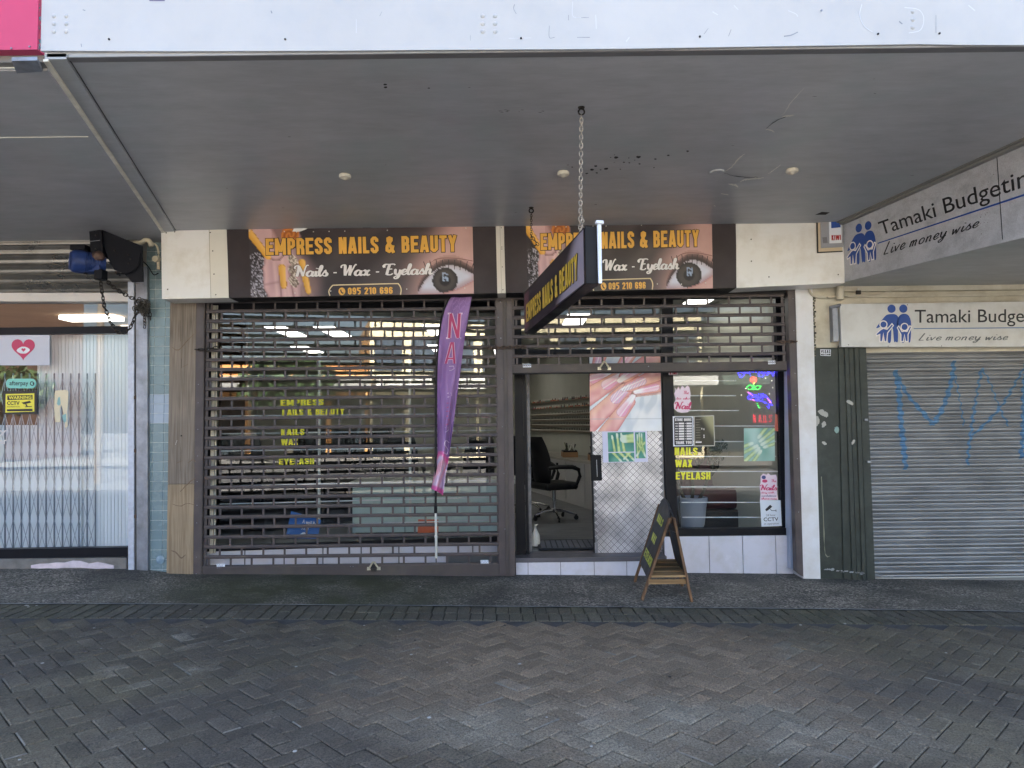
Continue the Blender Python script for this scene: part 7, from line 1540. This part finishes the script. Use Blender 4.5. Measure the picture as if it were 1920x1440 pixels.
# LED window sign
led = thing('neon_sign', at(1428, 760, YW + .12), 'coloured lamp sign with a red rose, blue hand and red letters, behind the narrow window', 'lamp sign'); YN = YW + .12; rr_ = random.Random(15)
b = MB(); s = rect_px(1385, 690, 1458, 800, YN + .004); slab(b, s, S('dark clear backing', (44, 42, 42), rough=.3), .004); 
def dots(path, step, colr, jit=.5, r=.003):
    b = MB(); q_ = path; out = []
    for a, c in zip(q_, q_[1:]):
        L_ = math.hypot(c[0] - a[0], c[1] - a[1]); n = max(1, int(L_ / step))
        for k in range(n): t = k / n; p = at(a[0] + (c[0] - a[0]) * t + rr_.gauss(0, jit), a[1] + (c[1] - a[1]) * t + rr_.gauss(0, jit), YN); b.lathe(p, [(r, 0), (r * .8, .003), (.001, .004)], colr, 6, (0, -1, 0))
    return b
def lamp(nm, rgb, e): return S(nm, rgb, rough=.4, vary=0, emit=(lin(rgb), e))
Lb, Lr, Lg, Lw, Lp = lamp('blue lamp', (40, 30, 255), 1.1), lamp('red lamp', (255, 60, 50), .7), lamp('green lamp', (60, 240, 90), .7), lamp('white lamp', (255, 250, 230), .6), lamp('pink lamp', (255, 120, 190), .6)
def multi(nm, paths, step, colr, jit=.5):
    B = MB()
    for p in paths: d = dots(p, step, colr, jit); B.v, o = B.v + d.v, len(B.v); B.f += [[i + o for i in f] for f in d.f]; B.m += [B.mi(colr)] * len(d.f)
    return B.build(nm, led)
multi('letter_lamps', [crom([(1384, 699), (1386, 706), (1392, 707), (1396, 700), (1402, 699)], 4), [(1404, 698), (1407, 704)], crom([(1421, 698), (1424, 705), (1430, 706), (1432, 700), (1424, 700)], 4), [(1437, 704), (1440, 698), (1445, 700), (1451, 704), (1452, 697)], [(1386, 697), (1452, 696)]], 1.6, Lb, .9)
multi('rose_lamps', [crom(ell(1413, 712, 5.5, 4.5, 10), 3, True), crom(ell(1413, 712, 3, 2.2, 8), 2, True), [(1410, 716), (1413, 719), (1417, 716)]], 1.5, Lr, .5)
multi('leaf_lamps', [crom([(1400, 727), (1406, 722), (1412, 726), (1406, 731), (1401, 728)], 3), crom([(1427, 724), (1420, 723), (1415, 727), (1421, 731), (1427, 725)], 3), [(1413, 718), (1413, 732)]], 1.4, Lg, .4)
multi('hand_lamps', [crom([(1404, 737), (1416, 741), (1430, 739), (1440, 746), (1446, 756), (1448, 762)], 4), crom([(1408, 743), (1420, 746), (1434, 744), (1443, 753)], 4), crom([(1414, 750), (1426, 752), (1438, 756), (1442, 764), (1437, 761)], 4), [(1420, 742), (1420, 748), (1428, 742), (1430, 749)], crom([(1406, 740), (1402, 747), (1410, 748)], 3)], 1.5, Lb, .8)
multi('finger_lamps', [crom([(1402, 735), (1407, 738), (1412, 744)], 3), [(1408, 749), (1416, 752)], [(1440, 748), (1446, 757)]], 1.8, Lp, .8); multi('spot_lamps', [[(1420, 757), (1424, 767)]], 2, Lg, .5)
nl = []
for ch, x0 in (('N', 1411), ('A', 1421), ('I', 1430), ('L', 1434), ('S', 1441)):
    st, wd2 = block(ch)
    for q_, w, cl in st: nl.append([(x0 + x * 16, 792 - y * 15) for x, y in q_])
multi('word_lamps', nl, 1.7, lamp('dim red lamp', (235, 50, 70), .22), .4)
multi('sparkle_lamps', [[(x, y), (x + .5, y)] for x, y in ((1435, 709), (1447, 714), (1449, 727), (1443, 739), (1398, 729), (1390, 741))], 1, Lw, .2)
b = MB(); s = rect_px(1452, 776, 1459, 809, YW + .03); poly(b, s, [(.2, 0), (.8, .05), (1, 1), (0, .95)], S('coral paper tag', (236, 130, 110), rough=.6), 0); tag(b.build('paper_tag'), 'narrow coral paper tag hanging at the window edge beside the lamp sign', 'tag')
s = Surf(*[on_plane(px, py, ang(0, 0, -.12), wn) for px, py in ((546, 958), (602, 975), (596, 1010), (535, 1009))]); root = sheet_thing('blue_leaflet', s, S('bright blue card', (20, 96, 176), rough=.4, vary=.06), 'bright blue card sign leaning in the window at floor level', 'notice'); b = MB(); font_on(b, s.sub(.42, .18, .92, .42), 'A well Pay', white_ink, .002); font_on(b, s.sub(.42, .46, .66, .62), 'Safe', white_ink, .002); poly(b, s, [(.25, .98), (.5, .74), (.56, .72), (.6, .8), (.58, .97)], paper_white, .002); b.build('lettering', root)
s = Surf(*[on_plane(px, py, ang(0, 0, -.10), wn) for px, py in ((784, 974), (822, 974), (822, 998), (783, 1000))]); root = sheet_thing('orange_notice', s, S('orange card', (206, 92, 50), rough=.5, vary=.08), 'small orange card low in the window beside the flag base', 'notice'); b = MB(); font_on(b, s.sub(.5, .3, .92, .5), 'CLOSED', ink_black, .002, .03); b.build('lettering', root)

# ------------------------------------------------------------------ across the street: what the glass mirrors
def facade_shop(x0, x1, h, mat, canopy, label, bandcol=None, wins=3):
    Y = -24.0; t = thing('opposite_shop', ((x0 + x1) / 2, Y, -.1), label, 'shop building', 'shops across the street')
    b = MB(); b.box(x0, x1, Y - 8, Y, -.3, h, mat); b.build('wall', t)
    b = MB(); b.box(x0 + .05, x1 - .05, Y + .002, Y + 2.6, 2.9, 3.35, canopy); b.build('canopy', t)
    b = MB(); n = max(2, int((x1 - x0) / 1.6)); w = (x1 - x0) / n
    for k in range(n): b.box(x0 + k * w + .12, x0 + (k + 1) * w - .12, Y + .003, Y + .05, .12, 2.6, S('dark shop glass', (48, 56, 60), rough=.15, vary=.3))
    b.build('shop_window', t)
    if not h == 6.1 and h < 6:
        b = MB()
        for k in range(12): b.box(x0 + .02, x1 - .02, Y + .003, Y + .03, 3.45 + k * .19, 3.45 + k * .19 + .12, mat) if 3.45 + k * .19 + .12 < h else None
        b.build('cladding', t)
    elif h > 4.6:
        b = MB()
        for k in range(wins): xx = x0 + (x1 - x0) * (k + .5) / wins; b.box(xx - .6, xx + .6, Y + .003, Y + .06, 3.8, min(5.2, h - .5), S('upstairs glass', (70, 80, 92), rough=.15))
        b.build('upper_window', t)
    return t
facade_shop(-40, -23.5, 8.2, S('brown brick facade', (128, 98, 82), rough=.85, vary=.12), S('brown canopy', (96, 74, 60), rough=.7), 'tall brown shop building mirrored in the upper glass of the end shop', wins=5)
facade_shop(-8.0, .2, 4.15, S('orange facade', (216, 158, 96), rough=.8, vary=.1), S('grey canopy edge', (150, 150, 146), rough=.7), 'low orange shop across the street mirrored behind the lowered grille')
facade_shop(.3, 8.4, 6.1, S('cream facade', (220, 208, 172), rough=.8, vary=.06), S('white canopy edge', (206, 206, 200), rough=.6), 'cream two storey shop across the street mirrored in the display window', wins=5)
facade_shop(8.5, 24, 5.6, S('olive clad facade', (88, 84, 72), rough=.8, vary=.08), S('green canopy edge', (66, 84, 74), rough=.7), 'olive clad shop across the street mirrored in the narrow display window')
sheet('far_pavement', -60, 60, -24, -18.5, .0, S('far paving', (112, 110, 106), rough=.85, vary=.15), 60, 1)
lamp_ = thing('street_lamp', (-11.05, -12, -.1), 'tall grey street lamp mirrored in the glass of the end shop', 'street lamp'); b = MB(); b.tube([(-11.05, -12, -.2), (-11.05, -12, 7.5)], [.11, .07], S('grey lamp post', (112, 104, 94), rough=.5), 12); b.build('pole', lamp_, smooth=True); b = MB(); b.tube([(-11.05, -12, 7.4), (-11.9, -12, 7.8), (-13.1, -12, 7.9)], .05, S('grey lamp post', (170, 166, 164)), 8); b.obox((-13.3, -12, 7.88), (.35, 0, 0), (0, .12, 0), (0, 0, .06), white_plastic); b.build('lamp_head', lamp_)
def tree(x, y, h, label, seed):
    t = thing('street_tree', (x, y, -.1), label, 'tree', 'trees across the street'); r = random.Random(seed); b = MB(); b.tube([(x, y, -.2), (x + .1, y, h * .35), (x, y + .1, h * .6)], [.2, .15, .08], bark, 8)
    for k in range(7): a = r.uniform(0, 6.28); b.tube([(x, y, h * r.uniform(.3, .5)), (x + 1.2 * math.cos(a), y + 1.2 * math.sin(a), h * r.uniform(.6, .85))], [.07, .03], bark, 6)
    b.build('trunk', t, smooth=True); b = MB(); lf = S('street tree leaf', (62, 84, 46), rough=.6, vary=.3)
    for k in range(1500):
        a, e, q_ = r.uniform(0, 6.28), r.uniform(-1, 1), r.random() ** .4; p = Vector((x + 1.9 * q_ * math.cos(a) * math.sqrt(1 - e * e), y + 1.9 * q_ * math.sin(a) * math.sqrt(1 - e * e), h * .72 + h * .26 * q_ * e)); n = Vector((r.gauss(0, 1), r.gauss(0, 1), r.gauss(0, 1))).normalized(); s1 = n.orthogonal().normalized() * .16; s2 = n.cross(s1)
        b.add([p - s1, p + s2 * .6, p + s1, p - s2 * .6], [(0, 1, 2, 3)], lf)
    b.build('crown', t)
tree(-20.5, -21.5, 4.2, 'leafy tree across the street, before the gap beside the brown building', 3)
tree(-3.0, -20.5, 4.2, 'small leafy tree standing before the low orange shop across the street', 4)
